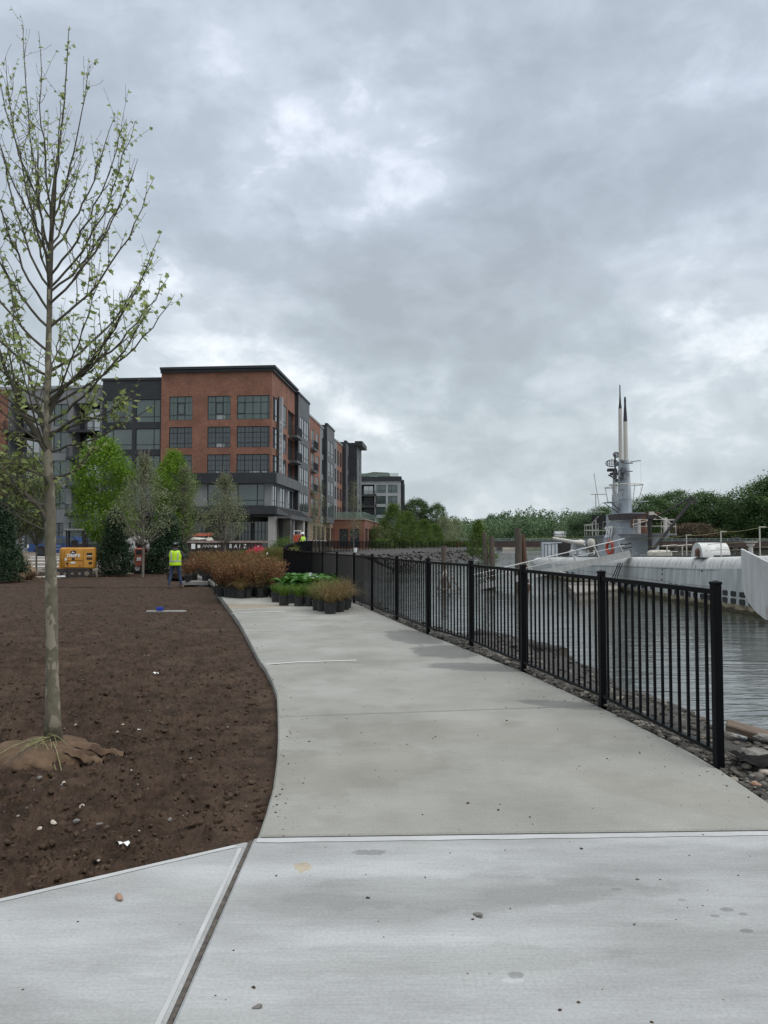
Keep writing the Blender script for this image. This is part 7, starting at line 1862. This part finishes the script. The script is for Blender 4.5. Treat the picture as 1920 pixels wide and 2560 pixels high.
mb = MB(); mb.rbox(ex_(168), ex_(206), -.5, .5, .35, .62, .05); mb.build('undercarriage', dark_metal, exc)
mb = MB(); mb.box(ex_(238), ex_(241), -.85, .85, .02, .3); mb.bar((ex_(222),-.4,.3),(ex_(238),-.4,.15),.05,6); mb.bar((ex_(222),.4,.3),(ex_(238),.4,.15),.05,6); mb.build('dozer_blade', MATS['mud_dry'], exc)
mb = MB(); mb.tube([(ex_(232),.8,zz0+.4),(ex_(262),2.2,zz1+.3),(ex_(280),2.4,zz0+.3)], [.13,.12,.10], 8); mb.build('boom', yellow_paint, exc)
# ------------------------------------------------------------------ white skid steer
SY_ = 43.0; s0 = at(340, 1432, SY_); sk = thing('skid_steer', 'white skid steer loader with a red rear door parked behind the small pale tree', 'loader', tuple(s0)); k2 = SY_/F
def sx_(u): return (u-340)*k2
def sz_(v): return (1432-v)*k2
mb = MB(); P = [(-.55,sz_(1424)),(-.62,sz_(1395)),(-.50,sz_(1378)),(-.2,sz_(1368)),(sx_(346),sz_(1366)),(sx_(346),sz_(1421)),(-.1,sz_(1426))]
mb.add([(a,-.55,b_) for a,b_ in P]+[(a,.75,b_) for a,b_ in P], [tuple(range(len(P)-1,-1,-1)), tuple(range(len(P),2*len(P)))]+[(i,(i+1)%len(P),len(P)+(i+1)%len(P),len(P)+i) for i in range(len(P))])
sb = mb.build('body', mat('loader_white', (.50,.52,.50), (.40,.42,.40), rough=.5, scale=2, c3=(.20,.15,.10), s3=6, f3=(.62,.72)), sk, bevel=.03)
mb = MB(); mb.rbox(sx_(345), sx_(367), -.72, .6, sz_(1413), sz_(1370), .05); rd = mb.build('rear_door', mat('door_red', (.36,.085,.05), (.28,.07,.045), rough=.6, scale=4), sk)
for u0, u1, v0, v1, m in ((350,364,1374,1386,int_dark),(351,362,1393,1401,white_paint)): mb = MB(); mb.box(sx_(u0), sx_(u1), -.735, -.722, sz_(v1), sz_(v0)); mb.build('grille' if m is int_dark else 'sticker', m, rd)
mb = MB(); P = [(sx_(319),sz_(1366)),(sx_(322),sz_(1350)),(sx_(336),sz_(1341)),(sx_(354),sz_(1340)),(sx_(357),sz_(1345)),(sx_(346),sz_(1368))]
mb.add([(a,-.45,b_) for a,b_ in P]+[(a,-.38,b_) for a,b_ in P], [tuple(range(5,-1,-1)), tuple(range(6,12))]+[(i,(i+1)%6,6+(i+1)%6,6+i) for i in range(6)]); mb.build('cab_side', white_paint, sk)
mb = MB(); P = [(sx_(319),sz_(1366)),(sx_(322),sz_(1350)),(sx_(336),sz_(1341)),(sx_(354),sz_(1340)),(sx_(357),sz_(1345)),(sx_(352),sz_(1368))]
mb.add([(a,-.36,b_) for a,b_ in P]+[(a,.55,b_) for a,b_ in P], [tuple(range(5,-1,-1)), tuple(range(6,12))]+[(i,(i+1)%6,6+(i+1)%6,6+i) for i in range(6)]); mb.build('cab', black_plastic, sk)
mb = MB(); mb.box(sx_(344), sx_(350), -.475, -.452, sz_(1365), sz_(1350)); mb.build('cab_window', int_dark, sk)
mb = MB(); mb.tube([(sx_(359),-.4,sz_(1352)),(sx_(369),-.35,sz_(1355)),(sx_(374),-.3,sz_(1370)),(sx_(374),.1,sz_(1400))], [.14,.15,.12,.1], 10); mb.tube([(sx_(313),-.4,sz_(1354)),(sx_(309),-.3,sz_(1362)),(sx_(314),-.1,sz_(1380))], [.1,.1,.09], 8); mb.build('lift_arm', white_paint, sk, smooth=True) if False else None
for q_ in ([(sx_(359),-.4,sz_(1352)),(sx_(369),-.35,sz_(1355)),(sx_(374),-.3,sz_(1370)),(sx_(374),.1,sz_(1400))], [(sx_(319),-.4,sz_(1352)),(sx_(311),-.3,sz_(1360)),(sx_(312),-.1,sz_(1380)),(sx_(320),0,sz_(1390))]):
    mb = MB(); mb.tube(q_, [.13,.14,.12,.1], 10); mb.build('lift_arm', white_paint, sk, smooth=True)
text('brand_lettering', 'Bobcat', .20, mat('text_dark', (.02,.03,.05), rough=.6), sb, Matrix.Translation((sx_(333), -.563, sz_(1389))) @ Rx, extrude=.006)
mb = MB(); mb.box(sx_(320), sx_(343), -.565, -.553, sz_(1397.5), sz_(1395.8)); mb.build('stripe', MATS['text_dark'], sb)
for (u, y) in ((327,-.6),(327,.6),(360,.6),(352,-.45)):
    mb = MB(); mb.tube([(sx_(u), y-.14, .30), (sx_(u), y+.14, .30)], .31, 18); w_ = mb.build('wheel', tyre_m, sk); 
    mb = MB(); mb.tube([(sx_(u), y-.15, .30), (sx_(u), y-.12, .30)], .16, 12); mb.build('rim', white_paint, w_)
# ------------------------------------------------------------------ blue pickup
PY = 67.0; z_ = hz(at(160,1380,PY).x, PY); p0 = Vector((at(81,1380,PY).x, PY, z_)); tk = thing('pickup_truck', 'dark blue crew cab pickup truck parked in front of the grey building wing', 'pickup', tuple(p0))
q = PY/F
def tx(u): return (u-81)*q
top = [(0,.55),(.02,1.05),(.12,1.14),(1.95,1.16),(2.05,1.16),(2.35,1.72),(2.75,1.80),(3.9,1.80),(4.35,1.66),(4.85,1.18),(5.6,1.10),(5.85,.98),(5.88,.5)]
P = top+[(5.4,.40),(5.05,.40)]+[(4.55+.5*math.cos(a),.38+.5*math.sin(a)) for a in np.linspace(0, math.pi, 9)]+[(3.9,.34),(1.75,.34)]+[(1.2+.5*math.cos(a),.38+.5*math.sin(a)) for a in np.linspace(0, math.pi, 9)]+[(.6,.42),(.05,.42)]
mb = MB(); n = len(P); mb.add([(a,-.95,b_) for a,b_ in P]+[(a,.95,b_) for a,b_ in P], [tuple(range(n-1,-1,-1)), tuple(range(n,2*n))]+[(i,(i+1)%n,n+(i+1)%n,n+i) for i in range(n)]); tb = mb.build('body', blue_paint, tk, bevel=.04)
mb = MB(); mb.box(.15,1.9,-.85,.85,.95,1.17); mb.build('truck_bed', black_plastic, tk)
for P_ in ([(2.25,1.18),(2.5,1.66),(3.2,1.70),(3.2,1.18)],[(3.28,1.18),(3.28,1.70),(3.95,1.68),(4.5,1.2)]):
    mb = MB(); mb.add([(a,-.965,b_) for a,b_ in P_]+[(a,-.945,b_) for a,b_ in P_], [tuple(range(3,-1,-1)),(4,5,6,7)]+[(i,(i+1)%4,4+(i+1)%4,4+i) for i in range(4)]); mb.build('side_window', glass_blue, tk)
for x in (1.2, 4.55):
    for y in (-.85, .85):
        mb = MB(); mb.tube([(x,y-.14,.40),(x,y+.14,.40)], .42, 24); w_ = mb.build('wheel', tyre_m, tk); mb = MB(); mb.tube([(x,y-.155,.40),(x,y-.13,.40)], .24, 16); mb.build('rim', dark_metal, w_)
mb = MB(); mb.box(-.03,.12,-.96,-.85,.78,1.08); mb.build('tail_light', white_paint, tk)
mb = MB(); mb.tube([(1.2+.56*math.cos(a),-.97,.40+.56*math.sin(a)) for a in np.linspace(.1,3.04,12)], .045, 6); mb.build('fender_flare', black_plastic, tk)
mb = MB()
for v in (1.0,.9,.72,.62): mb.box(2.35,2.95,-.965,-.952,v,v+.035)
mb.build('door_stripes', mat('stripe_pale', (.25,.32,.42), rough=.4), tk)
mb = MB(); mb.box(3.2,3.23,-.962,-.952,.5,1.2); mb.box(3.0,3.12,-.98,-.952,1.05,1.09); mb.build('door_handle', black_plastic, tk)
# second dark vehicle beside it
p1 = at(225,1385,64); z2 = hz(p1.x, 64); t2 = thing('utility_cart', 'dark vehicle with a big wheel half hidden between the excavator and the conifer', 'vehicle', (p1.x, 64, z2))
mb = MB(); mb.rbox(-.8,1.2,-.7,.7,.6,1.3,.12); mb.rbox(-.5,.8,-.6,.6,1.75,1.85,.03); [mb.bar((x,-.55,1.2),(x,-.55,1.8),.04,6) for x in (-.45,.75)]; mb.build('body', dark_metal, t2)
for x in (-.5,.85): mb = MB(); mb.tube([(x,-.75,.42),(x,-.45,.42)], .42, 20); mb.build('wheel', tyre_m, t2)
# ------------------------------------------------------------------ skip (container) with graffiti letters
DYs = 60.0; xa, xb = at(462,1370,DYs).x, at(655,1370,DYs).x; zt2 = at(560,1353.5,DYs).z; zb2_ = hz(xa, DYs)
dm = thing('skip_container', 'long dark ribbed waste skip with white graffiti letters in front of the building', 'skip', (xa, DYs, zb2_))
Lk = xb-xa; Hk = zt2-zb2_; mb = MB(); mb.box(0,Lk,0,2.4,.15,Hk-.12); cb = mb.build('body', mat('skip_paint', (.03,.027,.026), (.06,.045,.04), rough=.8, scale=1.5), dm)
mb = MB(); mb.box(-.05,Lk+.05,-.10,.0,Hk-.12,Hk+.06); mb.box(-.05,Lk+.05,2.4,2.5,Hk-.12,Hk+.06); mb.build('top_rail', mat('rail_rust', (.20,.14,.12), (.30,.24,.21), rough=.8, scale=2), dm)
for i in range(11): mb = MB(); x = .15+i*(Lk-.4)/10; mb.box(x,x+.1,-.09,-.004,.15,Hk-.13); mb.build('rib', MATS['skip_paint'], dm)
gt = [('B',577),('A',590),('I',600),('Z',613)]
for ch, u in gt: text('graffiti', ch, .46, text_white, cb, Matrix.Translation(((at(u,1366,DYs).x-xa), -.11, at(u,1366,DYs).z-zb2_)) @ Matrix.Rotation(rnd.uniform(-.2,.2),4,'Y') @ Rx @ Matrix.Scale(.9,4,(1,0,0)), extrude=.005)
for i, (u, w_, h_) in enumerate([(484,.32,.42),(498,.22,.26),(540,.20,.20),(646,.10,.10)]):
    x = at(u,1366,DYs).x-xa; mb = MB(); z = at(u,1366,DYs).z-zb2_; mb.box(x-w_/2,x+w_/2,-.105,-.092,z-h_/2,z+h_/2); mb.build('poster', text_white, cb)
mb = MB()
for u in (510,517,524,531,548): 
    x = at(u,1366,DYs).x-xa; z = at(u,1366,DYs).z-zb2_; mb.tube([(x-.1,-.1,z-.1),(x,-.1,z+.15),(x+.08,-.1,z-.05),(x+.12,-.1,z+.1)], .018, 4)
mb.build('scrawl', text_white, cb)
for i, (u, v, w_, h_, m, lab, c_) in enumerate([(498,1347,1.5,.22,tarp_m,'crumpled pale sheet lying on top of the skip, left one','sheet'),(522,1349,.7,.25,tarp_m,'small pale bundle on top of the skip beside the sheet','bundle'),(505,1338,1.7,.10,red_paint,'red pipes lying on top of the skip behind the pale sheet','pipes')]):
    p = at(u, v, DYs+.8); 
    if m is red_paint:
        mb = MB(); [mb.bar((-w_/2,.1*j,.05*j),(w_/2,.1*j+.05,.06*j+.04),.045,6) for j in range(4)]; mb.bar((-.6,0,-.35),(-.6,0,0),.05,6); mb.bar((.5,0,-.35),(.5,0,0),.05,6)
    else:
        v_, f_ = stone_template(40+i, 2); mb = MB(); mb.add([(a*w_/2, b_*.5, max(-.3,c)*h_) for a,b_,c in v_], f_)
    o = mb.build(c_, m, None, loc=(p.x, DYs+.9, p.z-.05), smooth=False); tag(o, lab, c_)
# pale ledge and red lift by the columns
p = at(740,1351,68); q_ = at(815,1351,68); br_ = thing('plank_stack', 'pale plank lying on low trestles behind the fence in front of the columns', 'plank', (p.x,68,p.z)); mb = MB(); mb.rbox(0, q_.x-p.x, 0, .3, -.10, .0, .01); mb.build('plank', pavement_m, br_)
for t_ in (.1,.5,.9): mb = MB(); mb.box((q_.x-p.x)*t_, (q_.x-p.x)*t_+.08, .05, .25, hz(p.x,68)-p.z, -.101); mb.build('leg', dark_metal, br_)
p = at(745,1352,66); rl = thing('red_lift', 'red lift machine standing between the concrete columns behind the helmeted worker', 'lift', (p.x,66,hz(p.x,66)))
mb = MB(); z1_ = at(745,1337,66).z-hz(p.x,66); mb.rbox(-.45,.35,0,1,.3,1.0,.05); mb.build('chassis', red_paint, rl); mb = MB(); mb.rbox(-.42,.3,0,.9,1.05,z1_,.04); mb.build('platform', red_paint, rl); mb = MB(); [mb.bar((x,0,z1_),(x,0,z1_+.35),.03,6) for x in (-.35,.25)]; mb.bar((-.35,0,z1_+.35),(.25,0,z1_+.35),.03,6); mb.build('guard_rail', text_white, rl)
# boulders and pipes at the left
for (u, v, s_, m, lab) in [(67,1454,(.95,.7,.62),mat('earth_lump', (.16,.11,.07), (.24,.17,.11), rough=.95, scale=4, bump=.6),'big round lump of brown earth left of the foreground trunk'),(43,1458,(.62,.5,.42),red_stone,'pinkish angular boulder next to the round lump of earth'),(38,1452,(.4,.3,.25),stone_m,'grey rock behind the pinkish boulder at the left')]:
    p = gp(u, v-6, -.28); stone('boulder', lab, 'boulder', (p.x, p.y, -.30+s_[2]*.5), (s_[0]*.62, s_[1]*.6, s_[2]*.7), m, 2 if 'lump' in lab else 1, smooth='lump' in lab)
for (u, v, L_, lab) in [(135,1448,1.0,'white plastic pipe lying at the edge of the soil behind the foreground trunk'),]:
    p = gp(u, v, -.3); mb = MB(); mb.tube([(-L_/2,0,0),(L_/2,.1,.02)], .05, 10); o = mb.build('pipe', white_paint, None, loc=(p.x, p.y, -.2)); tag(o, lab, 'pipe')
mb = MB(); v_, f_ = stone_template(55, 2)
for i in range(1): pass
# pale kerbs and slabs on the site behind
for i, (u0, u1, v, Y, h_) in enumerate([(62,160,1384,62.0,.10),(62,156,1397,57.5,.12),(60,150,1408,53,.16),(64,165,1419,50,.10)]):
    a = at(u0, v, Y).x; b_ = at(u1, v, Y).x; mb = MB(); z = hz(a, Y); mb.rbox(a, b_, Y, Y+1.3, z-.1, z+h_, .03); struct(mb.build('kerb', pavement_m))
mb = MB(); rs5 = np.random.RandomState(4)
def mud_region():
    x = rs5.uniform(-26,-8); y = rs5.uniform(42,60); return (x, y, hz(x, y))
rs = rs5; scatter_stones('site_rubble', 900, mud_region, .05, .22, MATS['mud_dry'], 15, .5, light=.3, rough=1.2)
mb = MB(); v_, f_ = stone_template(66, 3, .4); p = gp(478, 1418, -.2); mb.add([(a*1.1, b_*.8, c*.55) for a,b_,c in v_], f_); o = mb.build('soil_heap', soil_m, None, loc=(at(480,1400,34).x,34,-.1), smooth=True); tag(o, 'heap of dark soil between the worker and the grass strip', 'heap')
for i, (u, w_) in enumerate([(150,1.4),(165,.9),(200,1.0)]):
    p = gp(u, 1437, -.33); stone('rubble', ['broad muddy lump under the excavator tracks, left one','muddy lump under the excavator tracks, middle one','muddy lump at the right end of the excavator tracks'][i], 'rubble', (p.x, 37.9, -.33), (w_*.5,.3,.13), MATS['mud_dry'], i)
# portable toilet-like white post on far bank kerb, white bucket
p = at(888,1376,60); mb = MB(); mb.lathe([(.12,0),(.16,.35),(.17,.36)], 14); o = mb.build('bucket', white_paint, None, loc=(p.x,60,p.z-.15)); tag(o, 'small white bucket on the ground behind the fence', 'bucket')
# ------------------------------------------------------------------ people
def skin_body(name, V, E, R, root=0, sub=2):
    me = bpy.data.meshes.new(name); me.from_pydata([tuple(v) for v in V], E, []); o = bpy.data.objects.new(name, me); COL.objects.link(o)
    m = o.modifiers.new('skin', 'SKIN'); m.use_smooth_shade = True
    for i, r in enumerate(R):
        sv = me.skin_vertices[0].data[i]; sv.radius = (r, r) if not hasattr(r, '__len__') else r; sv.use_root = (i == root)
    s_ = o.modifiers.new('sub', 'SUBSURF'); s_.levels = sub; s_.render_levels = sub
    bpy.context.view_layer.update(); dg = bpy.context.evaluated_depsgraph_get(); m2 = bpy.data.meshes.new_from_object(o.evaluated_get(dg)); bpy.data.objects.remove(o); m2.name = name
    return m2
def person(label, loc, rz, H=1.72, helmet=False, arms='front'):
    root = thing('person', label, 'person', loc, rz); s = H/1.75
    V = []; E = []; R = []
    def v(p, r, par=None):
        V.append(Vector(p)*s); R.append((r[0]*s, r[1]*s) if hasattr(r, '__len__') else r*s)
        if par is not None: E.append((par, len(V)-1))
        return len(V)-1
    # facing +y (away from the camera); slight stance, feet apart
    pelvis = v((0,0,.96), (.155,.115)); waist = v((0,.0,1.10), (.145,.11), pelvis); chest = v((0,.0,1.28), (.175,.12), waist); sh = v((0,-.01,1.42), (.13,.09), chest); neck = v((0,.015,1.51), .055, sh); head0 = v((0,.04,1.60), (.078,.088), neck); head1 = v((0,.045,1.68), (.076,.09), head0)
    for sg, fx, fy in ((-1,-.22,-.05),(1,.21,.06)):
        hip = v((sg*.095,0,.90), .095, pelvis); kn = v((sg*.15,fy*.5+.03,.50), .062, hip); cf = v((sg*.17,fy*.7,.34), .060, kn); an = v((fx,fy,.10), .043, cf); hl = v((fx,fy-.02,.05), .045, an); toe = v((fx+sg*.03,fy+.16,.04), .038, hl)
    hands = []
    for sg in (-1,1):
        s1 = v((sg*.17,-.01,1.41), .068, sh); el = v((sg*.31,.03,1.17), .052, s1)
        if arms == 'front': wr = v((sg*.16,.26,1.16), .034, el); pm_ = v((sg*.11,.32,1.18), .032, wr)
        else: wr = v((sg*.30,.07,.90), .032, el); pm_ = v((sg*.30,.09,.83), .032, wr)
        hands.append((pm_, sg))
        d = (V[pm_]-V[wr]).normalized(); side = Vector((0,0,1)) if arms == 'front' else Vector((0,1,0))
        for k, (o_, L) in enumerate(((-.028,.07),(-.010,.082),(.009,.078),(.027,.062))):
            b0 = V[pm_]/s; a = v(b0+side*o_+d*.035, .0105, pm_); b_ = v(b0+side*o_+d*(.035+L*.5)+Vector((-sg*.006,0,0)), .0095, a); v(b0+side*o_+d*(.035+L*.85)+Vector((-sg*.03,-.01,0)), .008, b_)
        b0 = V[pm_]/s; a = v(b0-side*.03+Vector((-sg*.02,0,0)), .012, pm_); v(b0-side*.05+Vector((-sg*.035,.02,0))+d*.03, .010, a)
    me = skin_body('body', V, E, R)
    for m in (skin_m, hoodie, denim, boot_m, hair_m): me.materials.append(m)
    hx = [V[h[0]] for h in hands]
    for p in me.polygons:
        c = p.center/s; z = c.z; i = 0
        if z < .115: i = 3
        elif z < .97 and abs(c.x) < .27 and not (arms != 'front' and abs(c.x) > .235): i = 2
        elif z < 1.53: i = 1
        else: i = 4 if (c.y < .05 or z > 1.70) else 0
        if any((p.center-h).length < .115*s for h in hx) and all(True for _ in (0,)): i = 0 if min((p.center-h).length for h in hx) < .10*s and (c.y > .28 or arms != 'front') else i
        p.material_index = i
    link('body', me, root)
    # face details on the far side, ears
    mb = MB(); mb.tube([(0,.125*s,1.64*s),(0,.148*s,1.615*s)], [.012*s,.016*s], 8); [mb.tube([(sg*.078*s,.04*s,1.60*s),(sg*.088*s,.035*s,1.64*s)], .016*s, 8) for sg in (-1,1)]; mb.build('ears_and_nose', skin_m, root, smooth=True)
    for sg in (-1,1): mb = MB(); mb.lathe([(.002,-.01),(.011,0),(.002,.01)], 8, (sg*.03*s,.122*s,1.652*s)); mb.build('eye', hair_m, root)
    # vest: open shell following the torso
    def ringv(z, rx, ry, cy, n=28, gap=False): return [(rx*s*math.cos(a)*(1-.08*abs(math.sin(a))), (cy+ry*math.sin(a))*s, z*s) for a in np.linspace(0, 2*math.pi, n+1)[:-1]]
    rows_ = [(.87,.205,.165,0),(.93,.20,.16,0),(1.02,.195,.155,0),(1.12,.195,.152,0),(1.22,.212,.155,0),(1.30,.222,.152,0),(1.37,.215,.140,-.005),(1.43,.19,.115,-.01),(1.465,.14,.095,-.01)]
    mb = MB(); vs = []
    for r in rows_: vs += ringv(*r)
    n = 28; fs = []; mi = []
    for i in range(len(rows_)-1):
        for k in range(n):
            a = (k+.5)/n*2*math.pi
            if 3 <= i <= 6 and abs(math.cos(a)) > .93 and i < 7 and i > 4: continue   # arm holes
            fs.append((i*n+k, i*n+(k+1)%n, (i+1)*n+(k+1)%n, (i+1)*n+k))
    mb.add(vs, fs); vest = mb.build('safety_vest', hivis, root, smooth=True); sol = vest.modifiers.new('solid','SOLIDIFY'); sol.thickness = .008; sol.offset = 1
    # reflective tapes
    def tape(pts, w=.026):
        mb = MB(); mb2_ = []
        for p, nrm, t in pts: mb2_ += [tuple((Vector(p)+Vector(nrm)*.016+Vector(t)*w)*s), tuple((Vector(p)+Vector(nrm)*.016-Vector(t)*w)*s)]
        m_ = len(pts); mb.add(mb2_, [(2*i, 2*i+2, 2*i+3, 2*i+1) for i in range(m_-1)]); o = mb.build('reflective_tape', reflect_m, root, smooth=True); return o
    def on(z, a):
        zs = [r[0] for r in rows_]; rx = np.interp(z, zs, [r[1] for r in rows_]); ry = np.interp(z, zs, [r[2] for r in rows_]); return Vector((rx*math.cos(a)*(1-.08*abs(math.sin(a))), ry*math.sin(a), z)), Vector((math.cos(a), math.sin(a)*1.3, 0)).normalized()
    pts = []
    for a in np.linspace(0, 2*math.pi, 41): p, nn = on(1.05, a); pts.append((p, nn, (0,0,1)))
    tape(pts)
    for a0 in (-2.12,-1.02,1.02,2.12):
        pts = []
        for z in np.linspace(1.08, 1.455, 9): p, nn = on(z, a0); pts.append((p, nn, (1,0,0)))
        tape(pts, .022)
    if helmet:
        mb = MB(); mb.lathe([(.155,-.01),(.15,.0),(.122,.005),(.12,.05),(.10,.10),(.06,.135),(.01,.148)], 22, (0,.04*s,1.69*s)); mb.build('helmet', white_paint, root, smooth=True)
    else:
        mb = MB(); mb.lathe([(.100,-.03),(.101,.02),(.09,.06),(.06,.088),(.01,.097)], 22, (0,.04*s,1.70*s)); cap = mb.build('cap', black_plastic, root, smooth=True)
        mb = MB(); mb.prism([(-.07,.12),(.07,.12),(.06,.20),(0,.22),(-.06,.20)], 1.70*s, 1.712*s); mb.build('visor', black_plastic, cap)
        mb = MB(); mb.box(-.014,.014,-.071,-.060,1.722*s,1.752*s); mb.build('cap_badge', text_white, cap)
        mb = MB(); hd_ = [(.115,1.44),(.125,1.49),(.10,1.54),(.07,1.555)]; mb.lathe([(r*s,z*s) for r,z in hd_], 18, (0,-.005,0)); mb.build('hood', hoodie, root, smooth=True)
    return root
# worker with his back to us
YPp = 27.0; pf_ = at(437.5, 1471, YPp); wk1 = person('worker in jeans, dark cap and yellow safety vest standing on the soil, seen from behind', (pf_.x, YPp, float(Hsoil(np.array(YPp)))+.01), .06, H=1.63); wk1.scale = (1.12, 1.05, 1)
pw_ = at(757, 1353, 57); w2 = person('worker in a white hard hat and yellow vest seen behind the start of the fence', (pw_.x, 57, hz(pw_.x, 57)), .5, H=1.78, helmet=True, arms='down')
